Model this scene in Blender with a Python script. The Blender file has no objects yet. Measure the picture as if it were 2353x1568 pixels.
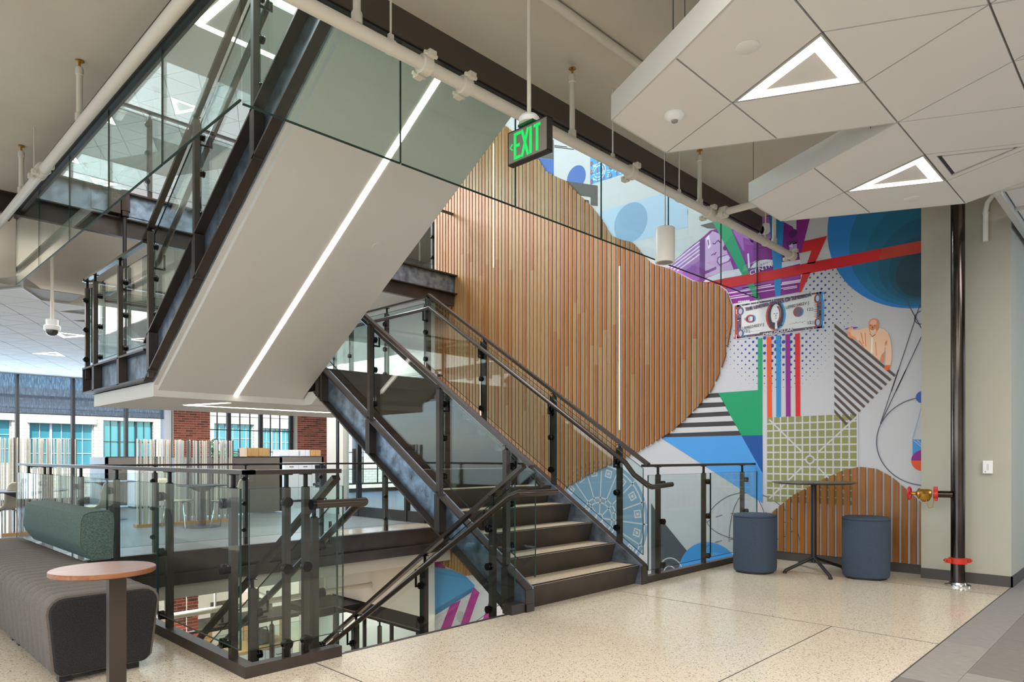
import bpy, math, random
from mathutils import Vector, Matrix
R = math.radians
random.seed(7)
SC = bpy.context.scene
COL = SC.collection

# ---------------------------------------------------------------- camera
cam_d = bpy.data.cameras.new('camera')
cam_d.sensor_width = 36.0
cam_d.lens = 36.0 * 1571.0 / 2353.0
cam_d.shift_y = 266.4 / 2353.0
cam_d.clip_end = 300
cam = bpy.data.objects.new('camera', cam_d)
COL.objects.link(cam)
cam.location = (0, 0, 1.2)
cam.rotation_euler = (R(90), 0, R(-45.8))
SC.camera = cam

# ---------------------------------------------------------------- colour management
SC.view_settings.view_transform = 'Standard'
SC.view_settings.look = 'None'
SC.view_settings.exposure = 1.2
SC.view_settings.gamma = 1.0
SC.view_settings.use_curve_mapping = False
try:
    SC.cycles.transparent_max_bounces = 40
    SC.cycles.max_bounces = 7
    SC.cycles.diffuse_bounces = 3
    SC.cycles.glossy_bounces = 4
    SC.cycles.transmission_bounces = 4
    SC.cycles.sample_clamp_indirect = 6.0
    SC.cycles.caustics_reflective = False
    SC.cycles.caustics_refractive = False
except Exception:
    pass

# ---------------------------------------------------------------- sky
W = bpy.data.worlds.new('sky')
SC.world = W
W.use_nodes = True
_n = W.node_tree.nodes
_n.clear()
_sky = _n.new('ShaderNodeTexSky')
_sky.sky_type = 'NISHITA'
_sky.sun_disc = False
_sky.sun_elevation = R(42)
_sky.sun_rotation = R(200)
_bg = _n.new('ShaderNodeBackground')
_bg.inputs['Strength'].default_value = 0.19
_wo = _n.new('ShaderNodeOutputWorld')
W.node_tree.links.new(_sky.outputs[0], _bg.inputs['Color'])
W.node_tree.links.new(_bg.outputs[0], _wo.inputs['Surface'])

def lamp(name, kind, loc, rot, energy, color=(1, 1, 1), sx=1.0, sy=None):
    d = bpy.data.lights.new(name, kind)
    d.energy = energy
    d.color = color
    if kind == 'AREA':
        d.shape = 'RECTANGLE'
        d.size = sx
        d.size_y = sy or sx
    o = bpy.data.objects.new(name, d)
    COL.objects.link(o)
    o.location = loc
    o.rotation_euler = rot
    return o
sun = lamp('sun', 'SUN', (0, -5, 30), (R(48), 0, R(-28)), 2.6, (1, 0.96, 0.9))
sun.data.angle = R(0.6)
WARM = (1.0, 0.965, 0.915)
SKYC = (0.55, 0.77, 1.0)
DN = (0, 0, 0)
# ceiling fittings of the storey we stand on (behind and beside the camera)
for q, (x, y, e) in enumerate([(-2.5, -2.5, 100), (1.2, -2.5, 100), (5.5, -1.6, 95), (-2.5, 1.8, 105), (1.0, 0.6, 48), (10.5, 0.2, 40)]):
    lamp('ceiling_lamp', 'AREA', (x, y, 3.55), DN, e, WARM, 2.6)
for x, y, e in [(3.0, 11.5, 70), (8.0, 11.8, 70), (3.0, 16.0, 70), (8.5, 16.0, 70), (13.0, 14, 60), (-2.0, 12, 60)]:
    lamp('ceiling_lamp', 'AREA', (x, y, 3.12), DN, e, WARM, 3.4)
lamp('window_daylight', 'AREA', (11.0, -2.5, 1.7), (R(90), 0, 0), 45, (.55, .77, 1.0), 3.5, 2.4)  # added cool lamp in mid-room to turn the corridor wall blue; no window here
for x, y in ((0.2, 12.0), (2.5, 15.5)):
    lamp('raft_uplight', 'AREA', (x, y, 3.45), (R(180), 0, 0), 22, WARM, 2.5)  # added lamps above the raft, only to brighten the dark far ceiling
# upper storey and lower storey fittings
for x, y, e in [(3.2, 5.0, 130), (5.8, 6.5, 85), (4.5, 12.0, 330), (0.0, 7.5, 130), (4.5, 17.0, 300)]:
    lamp('upper_storey_lamp', 'AREA', (x, y, 8.0 if y < 7 else 7.3), DN, e, (.93, .97, 1.0), 2.4)
for x, y, e in [(3.5, 12.0, 110), (9.0, 12.5, 110), (5.5, 18.0, 100), (6.8, 6.2, 50), (12, 18, 90)]:
    lamp('lower_storey_lamp', 'AREA', (x, y, -0.75 if y > 9 else -0.5), DN, e, WARM, 1.8)
# daylight entering at the window walls
lamp('window_daylight', 'AREA', (5.6, 19.9, 1.5), (R(-90), 0, 0), 240, SKYC, 12.5, 2.6)
lamp('window_daylight', 'AREA', (-5.8, 9.0, 1.8), (0, R(-90), 0), 115, SKYC, 2.8, 21)

# ---------------------------------------------------------------- mesh builder
WL = {}
class MB:
    def __init__(s):
        s.v = []
        s.f = []
        s.c = []
    def add(s, vs, fs):
        b = len(s.v)
        s.v += [tuple(p) for p in vs]
        s.f += [tuple(b + i for i in f) for f in fs]
        return s
    def box(s, x0, y0, z0, x1, y1, z1):
        return s.add([(x0, y0, z0), (x1, y0, z0), (x1, y1, z0), (x0, y1, z0), (x0, y0, z1), (x1, y0, z1), (x1, y1, z1), (x0, y1, z1)],
                     [(0, 3, 2, 1), (4, 5, 6, 7), (0, 1, 5, 4), (1, 2, 6, 5), (2, 3, 7, 6), (3, 0, 4, 7)])
    def cbox(s, c, d):
        return s.box(c[0] - d[0] / 2, c[1] - d[1] / 2, c[2] - d[2] / 2, c[0] + d[0] / 2, c[1] + d[1] / 2, c[2] + d[2] / 2)
    def ext(s, pts, vec):
        n = len(pts)
        v = Vector(vec)
        a = [Vector(p) for p in pts]
        nn = Vector((0, 0, 0))
        for i in range(n):
            nn += a[i].cross(a[(i + 1) % n])
        if nn.dot(v) > 0:
            a.reverse()
        return s.add(a + [p + v for p in a], [tuple(range(n)), tuple(range(2 * n - 1, n - 1, -1))] +
                     [((i + 1) % n, i, n + i, n + (i + 1) % n) for i in range(n)])
    def bar(s, p, q, w, h, up=(0, 0, 1)):
        p, q = Vector(p), Vector(q)
        d = (q - p).normalized()
        sd = d.cross(Vector(up)).normalized() * (w / 2)
        u = sd.cross(d).normalized() * (h / 2)
        return s.ext([p - sd - u, p + sd - u, p + sd + u, p - sd + u], q - p)
    def tube(s, pts, r, n=10, cap=True):
        P = [Vector(p) for p in pts]
        b = len(s.v)
        up = Vector((0, 0, 1))
        d0 = (P[1] - P[0]).normalized()
        if abs(d0.dot(up)) > .95:
            up = Vector((1, 0, 0))
        prev = None
        for i, p in enumerate(P):
            if i == 0:
                d = d0
            elif i == len(P) - 1:
                d = (P[i] - P[i - 1]).normalized()
            else:
                a, c = (P[i] - P[i - 1]).normalized(), (P[i + 1] - P[i]).normalized()
                d = (a + c).normalized()
            if prev is None:
                e1 = d.cross(up).normalized()
            else:
                e1 = (prev - d * prev.dot(d)).normalized()
            prev = e1
            e2 = d.cross(e1)
            k = 1.0
            if 0 < i < len(P) - 1:
                k = 1.0 / max(.6, d.dot((P[i] - P[i - 1]).normalized()))
            for j in range(n):
                t = 2 * math.pi * j / n
                s.v.append(tuple(p + (e1 * math.cos(t) + e2 * math.sin(t)) * r * (1 if k == 1 else (k + 1) / 2)))
        for i in range(len(P) - 1):
            for j in range(n):
                a, c = b + i * n + j, b + i * n + (j + 1) % n
                s.f.append((a, a + n, c + n, c))
        if cap:
            s.f.append(tuple(b + j for j in range(n)))
            e = b + (len(P) - 1) * n
            s.f.append(tuple(e + j for j in reversed(range(n))))
        return s
    def lathe(s, c, prof, n=16, axis=(0, 0, 1)):
        ax = Vector(axis).normalized()
        t = Vector((1, 0, 0)) if abs(ax.x) < .9 else Vector((0, 1, 0))
        e1 = ax.cross(t).normalized()
        e2 = ax.cross(e1)
        c = Vector(c)
        b = len(s.v)
        m = len(prof)
        for r, h in prof:
            for j in range(n):
                a = 2 * math.pi * j / n
                s.v.append(tuple(c + ax * h + (e1 * math.cos(a) + e2 * math.sin(a)) * r))
        for i in range(m - 1):
            for j in range(n):
                k, l = b + i * n + j, b + i * n + (j + 1) % n
                s.f.append((k, l, l + n, k + n))
        s.f.append(tuple(b + j for j in reversed(range(n))))
        s.f.append(tuple(b + (m - 1) * n + j for j in range(n)))
        return s
    def build(s, name, mat, parent=None, smooth=False, **props):
        me = bpy.data.meshes.new(name)
        off = WL.get(parent.name, Vector((0, 0, 0))) if parent else Vector((0, 0, 0))
        me.from_pydata([tuple(Vector(p) - off) for p in s.v], [], s.f)
        me.materials.append(mat)
        if smooth:
            me.polygons.foreach_set('use_smooth', [True] * len(me.polygons))
            me.set_sharp_from_angle(angle=R(38))
        if s.c:
            at = me.color_attributes.new('print', 'FLOAT_COLOR', 'CORNER')
            k = 0
            for p, c in zip(me.polygons, s.c):
                for _ in range(p.loop_total):
                    at.data[k].color = (*c, 1)
                    k += 1
        me.update()
        o = bpy.data.objects.new(name, me)
        COL.objects.link(o)
        if parent:
            o.parent = parent
        WL[o.name] = off
        for k, v in props.items():
            o[k] = v
        return o

def T(name, label, cat, loc=(0, 0, 0), group=None):
    o = bpy.data.objects.new(name, None)
    o.empty_display_size = .1
    COL.objects.link(o)
    o.location = loc
    WL[o.name] = Vector(loc)
    o['label'] = label
    o['category'] = cat
    if group:
        o['group'] = group
    return o
def tag(o, label, cat, group=None):
    o['label'] = label
    o['category'] = cat
    if group:
        o['group'] = group
    return o
def S(mb, name, mat, parent=None, **k):
    return mb.build(name, mat, parent, kind='structure', **k)
def copy_tree(o, parent=None):
    c = o.copy()
    COL.objects.link(c)
    if parent:
        c.parent = parent
    for ch in o.children:
        copy_tree(ch, c)
    return c

# ---------------------------------------------------------------- materials
def lin(h):
    return tuple((((int(h[i:i + 2], 16) / 255) + .055) / 1.055) ** 2.4 if int(h[i:i + 2], 16) > 10 else int(h[i:i + 2], 16) / 255 / 12.92 for i in (0, 2, 4))
def mat(name, hexc, rough=.5, metal=0.0, spec=.5, noise=None, bump=None, emit=None, coat=0):
    m = bpy.data.materials.new(name)
    m.use_nodes = True
    nt = m.node_tree
    b = nt.nodes['Principled BSDF']
    c = lin(hexc)
    b.inputs['Base Color'].default_value = (*c, 1)
    b.inputs['Roughness'].default_value = rough
    b.inputs['Metallic'].default_value = metal
    b.inputs['Specular IOR Level'].default_value = spec
    if coat:
        b.inputs['Coat Weight'].default_value = coat
        b.inputs['Coat Roughness'].default_value = .08
    if emit:
        b.inputs['Emission Color'].default_value = (*lin(emit[0]), 1)
        b.inputs['Emission Strength'].default_value = emit[1]
    if noise or bump:
        tc = nt.nodes.new('ShaderNodeTexCoord')
        mp = nt.nodes.new('ShaderNodeMapping')
        nt.links.new(tc.outputs['Object'], mp.inputs[0])
    if noise:   # (scale xyz, amount, second colour, detail)
        sc, lo, hi, c2 = noise
        mp.inputs['Scale'].default_value = sc
        nz = nt.nodes.new('ShaderNodeTexNoise')
        nz.inputs['Scale'].default_value = 1.0
        nz.inputs['Detail'].default_value = 4
        nt.links.new(mp.outputs[0], nz.inputs['Vector'])
        cr = nt.nodes.new('ShaderNodeValToRGB')
        cr.color_ramp.elements[0].position = lo
        cr.color_ramp.elements[0].color = (*c, 1)
        cr.color_ramp.elements[1].position = hi
        cr.color_ramp.elements[1].color = (*lin(c2), 1)
        nt.links.new(nz.outputs[0], cr.inputs[0])
        nt.links.new(cr.outputs[0], b.inputs['Base Color'])
    if bump:
        sc, st, di = bump
        nz2 = nt.nodes.new('ShaderNodeTexNoise')
        nz2.inputs['Scale'].default_value = sc
        nz2.inputs['Detail'].default_value = 3
        nt.links.new(tc.outputs['Object'], nz2.inputs['Vector'])
        bp = nt.nodes.new('ShaderNodeBump')
        bp.inputs['Strength'].default_value = st
        bp.inputs['Distance'].default_value = di
        nt.links.new(nz2.outputs[0], bp.inputs['Height'])
        nt.links.new(bp.outputs[0], b.inputs['Normal'])
    return m
def glass_mat(name, tint, refl=1.0):
    m = bpy.data.materials.new(name)
    m.use_nodes = True
    nt = m.node_tree
    nt.nodes.clear()
    out = nt.nodes.new('ShaderNodeOutputMaterial')
    tr = nt.nodes.new('ShaderNodeBsdfTransparent')
    tr.inputs[0].default_value = (*tint, 1)
    gl = nt.nodes.new('ShaderNodeBsdfGlossy')
    gl.inputs['Roughness'].default_value = 0.0
    ge = nt.nodes.new('ShaderNodeNewGeometry')
    dt = nt.nodes.new('ShaderNodeVectorMath')
    dt.operation = 'DOT_PRODUCT'
    nt.links.new(ge.outputs['Normal'], dt.inputs[0])
    nt.links.new(ge.outputs['Incoming'], dt.inputs[1])
    def mth(op, a, b=None):
        n = nt.nodes.new('ShaderNodeMath')
        n.operation = op
        for i, q in enumerate((a, b)):
            if q is None:
                continue
            if isinstance(q, (int, float)):
                n.inputs[i].default_value = q
            else:
                nt.links.new(q, n.inputs[i])
        return n.outputs[0]
    k = mth('POWER', mth('SUBTRACT', 1.0, mth('ABSOLUTE', dt.outputs['Value'])), 5.0)
    ml = mth('MULTIPLY', mth('ADD', mth('MULTIPLY', k, .96), .04), refl)
    mx = nt.nodes.new('ShaderNodeMixShader')
    nt.links.new(ml, mx.inputs[0])
    nt.links.new(tr.outputs[0], mx.inputs[1])
    nt.links.new(gl.outputs[0], mx.inputs[2])
    nt.links.new(mx.outputs[0], out.inputs[0])
    return m
def wood_mat(name, c1, c2, c3, axis=2, rough=.45, rand=.5):
    m = bpy.data.materials.new(name)
    m.use_nodes = True
    nt = m.node_tree
    b = nt.nodes['Principled BSDF']
    b.inputs['Roughness'].default_value = rough
    tc = nt.nodes.new('ShaderNodeTexCoord')
    oi = nt.nodes.new('ShaderNodeObjectInfo')
    mp = nt.nodes.new('ShaderNodeMapping')
    sc = [60, 60, 60]
    sc[axis] = 3
    mp.inputs['Scale'].default_value = sc
    ad = nt.nodes.new('ShaderNodeVectorMath')
    ad.operation = 'ADD'
    mulr = nt.nodes.new('ShaderNodeVectorMath')
    mulr.operation = 'SCALE'
    cmb = nt.nodes.new('ShaderNodeCombineXYZ')
    for i in range(3):
        nt.links.new(oi.outputs['Random'], cmb.inputs[i])
    nt.links.new(cmb.outputs[0], mulr.inputs[0])
    mulr.inputs['Scale'].default_value = 37.0
    nt.links.new(tc.outputs['Object'], ad.inputs[0])
    nt.links.new(mulr.outputs[0], ad.inputs[1])
    nt.links.new(ad.outputs[0], mp.inputs[0])
    nz = nt.nodes.new('ShaderNodeTexNoise')
    nz.inputs['Scale'].default_value = 1.0
    nz.inputs['Detail'].default_value = 5
    nz.inputs['Distortion'].default_value = .4
    nt.links.new(mp.outputs[0], nz.inputs['Vector'])
    cr = nt.nodes.new('ShaderNodeValToRGB')
    cr.color_ramp.elements[0].position = .3
    cr.color_ramp.elements[0].color = (*lin(c1), 1)
    cr.color_ramp.elements[1].position = .72
    cr.color_ramp.elements[1].color = (*lin(c2), 1)
    nt.links.new(nz.outputs[0], cr.inputs[0])
    mx = nt.nodes.new('ShaderNodeMix')
    mx.data_type = 'RGBA'
    mr = nt.nodes.new('ShaderNodeMath')
    mr.operation = 'MULTIPLY'
    mr.inputs[1].default_value = rand
    nt.links.new(oi.outputs['Random'], mr.inputs[0])
    nt.links.new(mr.outputs[0], mx.inputs[0])
    nt.links.new(cr.outputs[0], mx.inputs[6])
    mx.inputs[7].default_value = (*lin(c3), 1)
    nt.links.new(mx.outputs[2], b.inputs['Base Color'])
    return m

M = {}
M['steel'] = mat('blackened_steel', '463d37', .40, .35, .5, noise=((3, 3, 3), .35, .7, '362f2b'))
M['steel_web'] = mat('mill_steel_web', '95a7bb', .40, .85, .5, noise=((9, 9, 9), .35, .7, '636c78'), bump=(40, .15, .01))  # blue reflection of the left windows put into the base colour
M['fascia'] = mat('edge_band', '51483f', .5, .1)
M['rail'] = mat('bronze_rail', '453d38', .28, .6, .5)
M['clamp'] = mat('black_clamp', '191716', .22, .6, .5)
M['chrome'] = mat('chrome', 'd8d8d8', .12, 1)
M['pipe_chrome'] = mat('dark_pipe', '5d5450', .16, 1, noise=((6, 6, 2), .3, .75, '3b3330'))
M['gyp'] = mat('gypsum_white', 'dcd9d4', .7)
M['slab'] = mat('painted_concrete', 'd0cabc', .75, noise=((1.5, 1.5, 1.5), .3, .75, 'c7bfb0'), bump=(14, .12, .01))
M['cloud'] = mat('ceiling_panel', 'e2dfda', .8)
M['cloud_trim'] = mat('ceiling_trim', 'c9c6c0', .45)
M['reveal'] = mat('panel_reveal', '9a948b', .7)
M['wall'] = mat('mural_white', 'c2c1c7', .6)
M['wall_plain'] = mat('wall_white', 'dedad2', .65)
M['wall_grey'] = mat('wall_greige', 'b0ad9f', .65)
M['base'] = mat('rubber_base', '45403d', .5)
M['pipe'] = mat('painted_pipe', 'd8d2c5', .45)
M['brass'] = mat('brass', 'b98a3c', .3, .9)
M['red'] = mat('red_paint', 'c0301c', .4)
M['redw'] = mat('red_wheel', 'c41a2a', .35)
M['black'] = mat('black_plastic', '1d1c1c', .4)
M['blackm'] = mat('black_metal', '2d2a29', .4, .3)
M['white'] = mat('white_plastic', 'ececea', .35)
M['pendant'] = mat('pendant_white', 'efece6', .4)
M['led'] = mat('led', 'ffffff', .5, emit=('fff3e2', 3.2))
M['led_soft'] = mat('led_strip', 'ffffff', .5, emit=('fff1e6', 1.2))
M['lens'] = mat('downlight_lens', 'ffffff', .5, emit=('fff0dc', 2.0))
M['green'] = mat('exit_green', '0a9a40', .5, emit=('18d660', .38))
M['exit'] = mat('exit_face', '8d857c', .4, .4)
M['glass'] = glass_mat('clear_glass', (.90, .955, .945), 1.0)
M['glass_edge'] = mat('glass_edge', '1f3833', .5, 0, .2)
M['baffle'] = glass_mat('baffle_glass', (.86, .94, .925), 1.1)
M['winglass'] = glass_mat('window_glass', (.90, .95, .97), .6)
M['oak'] = wood_mat('oak_slats', '7e4a18', 'a2692c', '8f5a24', 2, .45, .8)
M['oakp'] = wood_mat('oak_slats_pale', '8a6438', 'a67f4e', '966c3a', 2, .45, .8)  # paler copy of the oak; stronger light on the far slats put into colour
M['walnut'] = wood_mat('walnut', '74452a', '8f5f3e', '7d4e31', 0, .35, .2)
M['ltwood'] = wood_mat('light_wood', 'b98d58', 'd0a670', 'c19a66', 2, .5, .3)
M['tread'] = mat('tread_terrazzo', 'c9b79d', .5, noise=((120, 120, 120), .45, .62, 'a8967e'))
M['felt'] = mat('charcoal_felt', '1b1a19', .95, noise=((160, 160, 160), .4, .65, '2b2927'), bump=(220, .4, .003))
M['ribbed'] = mat('charcoal_fabric', '69625b', .9, noise=((200, 200, 200), .4, .65, '57504a'), bump=(300, .3, .002))
M['greenf'] = mat('green_fabric', '55675f', .9, noise=((120, 120, 260), .42, .6, '384a43'), bump=(260, .5, .003))
M['bluef'] = mat('blue_fabric', '3e4b5c', .9, noise=((240, 240, 240), .42, .6, '2f3b4b'), bump=(300, .3, .002))
M['shell'] = mat('chair_shell', 'd8d0bb', .45)
M['panelgrey'] = mat('workstation_grey', '6f6862', .6)
M['white_lam'] = mat('white_laminate', 'd9dbe0', .45)
M['brick'] = None
M['mortar'] = mat('mortar', 'cfc3b4', .85)
M['sash'] = mat('window_steel', '2a2b2d', .4, .3)
M['alu'] = mat('anodised_frame', '4a4c50', .35, .6)
M['shade'] = None
M['pave'] = mat('asphalt', '75777a', .9)
M['cream'] = mat('cream_stone', 'e9e2d6', .7)
M['extglass'] = mat('far_window_glass', '4d9aa5', .08, .2, .7)
M['leaf'] = mat('leaf_green', '4f8a4a', .7, noise=((3, 3, 3), .3, .7, '2f6337'))

def terrazzo():
    m = bpy.data.materials.new('terrazzo_floor')
    m.use_nodes = True
    nt = m.node_tree
    b = nt.nodes['Principled BSDF']
    b.inputs['Roughness'].default_value = .16
    b.inputs['Specular IOR Level'].default_value = .45
    tc = nt.nodes.new('ShaderNodeTexCoord')
    def vor(scale, lo, hi, a, c):
        v = nt.nodes.new('ShaderNodeTexVoronoi')
        v.inputs['Scale'].default_value = scale
        nt.links.new(tc.outputs['Object'], v.inputs['Vector'])
        cr = nt.nodes.new('ShaderNodeValToRGB')
        cr.color_ramp.interpolation = 'CONSTANT'
        sp = nt.nodes.new('ShaderNodeSeparateColor')
        nt.links.new(v.outputs['Color'], sp.inputs[0])
        nt.links.new(sp.outputs[0], cr.inputs[0])
        cr.color_ramp.elements[0].color = (*lin(a), 1)
        cr.color_ramp.elements[1].color = (*lin(c), 1)
        cr.color_ramp.elements[1].position = hi
        return cr
    a = vor(150, 0, .90, 'd0c2ad', 'b9aa93')
    e = a.color_ramp.elements.new(.5)
    e.color = (*lin('d6c9b4'), 1)
    c = vor(210, 0, .95, 'ffffff', '8a8176')
    mx = nt.nodes.new('ShaderNodeMix')
    mx.data_type = 'RGBA'
    mx.blend_type = 'MULTIPLY'
    mx.inputs[0].default_value = 1
    nt.links.new(a.outputs[0], mx.inputs[6])
    nt.links.new(c.outputs[0], mx.inputs[7])
    nt.links.new(mx.outputs[2], b.inputs['Base Color'])
    return m
M['terrazzo'] = terrazzo()
def rand_mat(name, cols, rough, noise=None, streak=None):
    m = bpy.data.materials.new(name)
    m.use_nodes = True
    nt = m.node_tree
    b = nt.nodes['Principled BSDF']
    b.inputs['Roughness'].default_value = rough
    oi = nt.nodes.new('ShaderNodeObjectInfo')
    cr = nt.nodes.new('ShaderNodeValToRGB')
    cr.color_ramp.interpolation = 'CONSTANT'
    n = len(cols)
    while len(cr.color_ramp.elements) < n:
        cr.color_ramp.elements.new(.5)
    for i, c in enumerate(cols):
        cr.color_ramp.elements[i].position = i / n
        cr.color_ramp.elements[i].color = (*lin(c), 1)
    nt.links.new(oi.outputs['Random'], cr.inputs[0])
    if noise:
        tc = nt.nodes.new('ShaderNodeTexCoord')
        mp = nt.nodes.new('ShaderNodeMapping')
        mp.inputs['Scale'].default_value = noise[0]
        nt.links.new(tc.outputs['Object'], mp.inputs[0])
        nz = nt.nodes.new('ShaderNodeTexNoise')
        nz.inputs['Scale'].default_value = 1
        nz.inputs['Detail'].default_value = 3
        nt.links.new(mp.outputs[0], nz.inputs['Vector'])
        r2 = nt.nodes.new('ShaderNodeValToRGB')
        r2.color_ramp.elements[0].position = .3
        r2.color_ramp.elements[0].color = (noise[1],) * 3 + (1,)
        r2.color_ramp.elements[1].position = .7
        r2.color_ramp.elements[1].color = (1, 1, 1, 1)
        nt.links.new(nz.outputs[0], r2.inputs[0])
        mx = nt.nodes.new('ShaderNodeMix')
        mx.data_type = 'RGBA'
        mx.blend_type = 'MULTIPLY'
        mx.inputs[0].default_value = 1
        nt.links.new(cr.outputs[0], mx.inputs[6])
        nt.links.new(r2.outputs[0], mx.inputs[7])
        nt.links.new(mx.outputs[2], b.inputs['Base Color'])
    else:
        nt.links.new(cr.outputs[0], b.inputs['Base Color'])
    return m
M['brick'] = rand_mat('red_brick', ['9a4a36', '8b3f2e', '93452f', 'a4523b', '7e3a2c', '6d352a'], .8, ((25, 25, 25), .75))
M['carpet'] = rand_mat('carpet_plank', ['918b86', '878079', '979089', '7f7872'], .95, ((260, 14, 40), .62))
M['carpet_far'] = mat('carpet_far', '85878c', .38, noise=((2.2, 26, 1), .35, .65, '757371'))
def brick_tex(name, c1, c2, mo, scale):
    m = bpy.data.materials.new(name)
    m.use_nodes = True
    nt = m.node_tree
    b = nt.nodes['Principled BSDF']
    b.inputs['Roughness'].default_value = .85
    tc = nt.nodes.new('ShaderNodeTexCoord')
    sp = nt.nodes.new('ShaderNodeSeparateXYZ')
    cm = nt.nodes.new('ShaderNodeCombineXYZ')
    nt.links.new(tc.outputs['Object'], sp.inputs[0])
    nt.links.new(sp.outputs[0], cm.inputs[0])
    nt.links.new(sp.outputs[2], cm.inputs[1])
    bt = nt.nodes.new('ShaderNodeTexBrick')
    bt.inputs['Color1'].default_value = (*lin(c1), 1)
    bt.inputs['Color2'].default_value = (*lin(c2), 1)
    bt.inputs['Mortar'].default_value = (*lin(mo), 1)
    bt.inputs['Scale'].default_value = scale
    bt.inputs['Mortar Size'].default_value = .02
    bt.inputs['Brick Width'].default_value = .55
    bt.inputs['Row Height'].default_value = .18
    nt.links.new(cm.outputs[0], bt.inputs['Vector'])
    nt.links.new(bt.outputs[0], b.inputs['Base Color'])
    return m
M['tanbrick'] = brick_tex('tan_brick', 'e3d8c6', 'cfc3b0', 'b5ab9c', 1.0)
def attr_mat():
    m = bpy.data.materials.new('mural_print')
    m.use_nodes = True
    nt = m.node_tree
    b = nt.nodes['Principled BSDF']
    b.inputs['Roughness'].default_value = .55
    a = nt.nodes.new('ShaderNodeAttribute')
    a.attribute_name = 'print'
    nt.links.new(a.outputs['Color'], b.inputs['Base Color'])
    return m
M['print'] = attr_mat()
def shade_mat():
    m = bpy.data.materials.new('solar_shade')
    m.use_nodes = True
    nt = m.node_tree
    nt.nodes.clear()
    out = nt.nodes.new('ShaderNodeOutputMaterial')
    tr = nt.nodes.new('ShaderNodeBsdfTransparent')
    tr.inputs[0].default_value = (.55, .62, .72, 1)
    df = nt.nodes.new('ShaderNodeBsdfDiffuse')
    df.inputs[0].default_value = (.20, .24, .30, 1)
    tc = nt.nodes.new('ShaderNodeTexCoord')
    mp = nt.nodes.new('ShaderNodeMapping')
    mp.inputs['Scale'].default_value = (60, 1, 6)
    nz = nt.nodes.new('ShaderNodeTexNoise')
    nz.inputs['Scale'].default_value = 1
    nt.links.new(tc.outputs['Object'], mp.inputs[0])
    nt.links.new(mp.outputs[0], nz.inputs['Vector'])
    mx = nt.nodes.new('ShaderNodeMixShader')
    nt.links.new(nz.outputs[0], mx.inputs[0])
    nt.links.new(tr.outputs[0], mx.inputs[1])
    nt.links.new(df.outputs[0], mx.inputs[2])
    nt.links.new(mx.outputs[0], out.inputs[0])
    return m
M['shade'] = shade_mat()
# ================================================================ THE SETTING
XM = 7.92          # face of the mural wall
OX0, OX1, OY0, OY1 = 1.66, XM, 3.60, 9.15      # stair opening in the floor
fl = MB()
fl.box(-6, 1.09, -.34, XM, OY0 + .04, 0)
fl.box(-6, OY0 + .04, -.34, OX0, OY1, 0)
fl.box(3.93, OY0 + .04, -.34, 5.46, 3.74, 0)
FLOOR = S(fl, 'floor', M['terrazzo'])
st = [(5.044, 1.095, 5.050, 3.60), (-6, 1.747, 5.044, 1.753), (2.052, -6, 2.058, 3.60), (7.2, 1.095, 7.206, 2.9), (-6, 3.1, -.6, 3.106), (5.05, 2.94, 7.9, 2.946)]
for a in st[:4]:
    S(MB().box(a[0], max(a[1], 1.09), -.01, a[2], a[3], .0012), 'divider_strip', M['base'], FLOOR)
S(MB().box(2.2, OY0 + .035, -.3, 3.88, OY0 + .06, .001), 'trim_1', M['steel'])
cf = S(MB().box(-6, -6, -.34, 16, 1.09, -.008), 'floor_carpet', M['carpet_far'])
S(MB().box(-6, 1.086, -.02, 7.7, 1.094, .002), 'trim_2', M['base'])
pm = None
for r in range(11):
    y1 = 1.086 - r * .25
    off = [0.0, .33, .66][r % 3]
    for c in range(7):
        x0 = 2.15 + off + c * 1.0
        if x0 + 1 > 9.2:
            continue
        if pm is None:
            o = MB().box(0, -.248, -.006, .997, 0, 0).build('carpet_plank', M['carpet'], cf)
            pm = o
        else:
            o = pm.copy()
            COL.objects.link(o)
        o.location = (x0, y1, .001)
# far floor beyond the opening
S(MB().box(-6, OY1, -.34, 16, 20.4, 0), 'floor_far', M['carpet_far'])
S(MB().box(5.4, OY1 + .02, -.01, 7.9, 9.75, .002), 'trim_3', M['terrazzo'])
# edge channel of the far floor
e = T('edge_beam', 'brown steel channel along the far edge of the stair opening', 'beam', (4.8, 9.12, -.2))
MB().box(1.66, 9.10, -.27, XM, 9.15, .0).build('web', M['steel'], e)
MB().box(1.66, 9.02, -.285, XM, 9.15, -.268).build('bottom_flange', M['steel'], e)
MB().box(1.66, 9.09, -.43, XM, 9.15, -.287).build('closure_plate', M['steel'], e)
MB().box(1.66, 9.04, -.012, XM, 9.10, .004).build('top_flange', M['steel'], e)
e2 = T('edge_beam', 'dark steel plate along the front edge of the stair opening below the guard', 'beam', (4.8, 3.66, -.2))
MB().box(1.66, 3.645, -.36, 2.2, 3.66, -.01).build('web', M['steel'], e2)
MB().box(1.645, 3.64, -.36, 1.66, 9.1, -.01).build('side_web', M['steel'], e2)
MB().box(5.5, 3.645, -.36, XM, 3.66, -.01).build('web', M['steel'], e2)

# structural slab overhead = ceiling of this storey and floor of the next
CE = MB()
CE.box(-6, -6, 4.06, 16, 3.55, 4.32)
CE.box(-6, 3.55, 4.06, 1.6, 9.15, 4.32)
CE.box(-6, 9.2, 4.06, XM - .035, 20.4, 4.32)
CE.box(XM + .26, 9.2, 4.06, 16, 20.4, 4.32)
CE.box(XM - .035, 9.67, 4.06, XM + .26, 20.4, 4.32)
CE.box(XM + .2, 3.55, 4.06, 16, 9.2, 4.32)
S(CE, 'ceiling', M['slab'])
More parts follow.
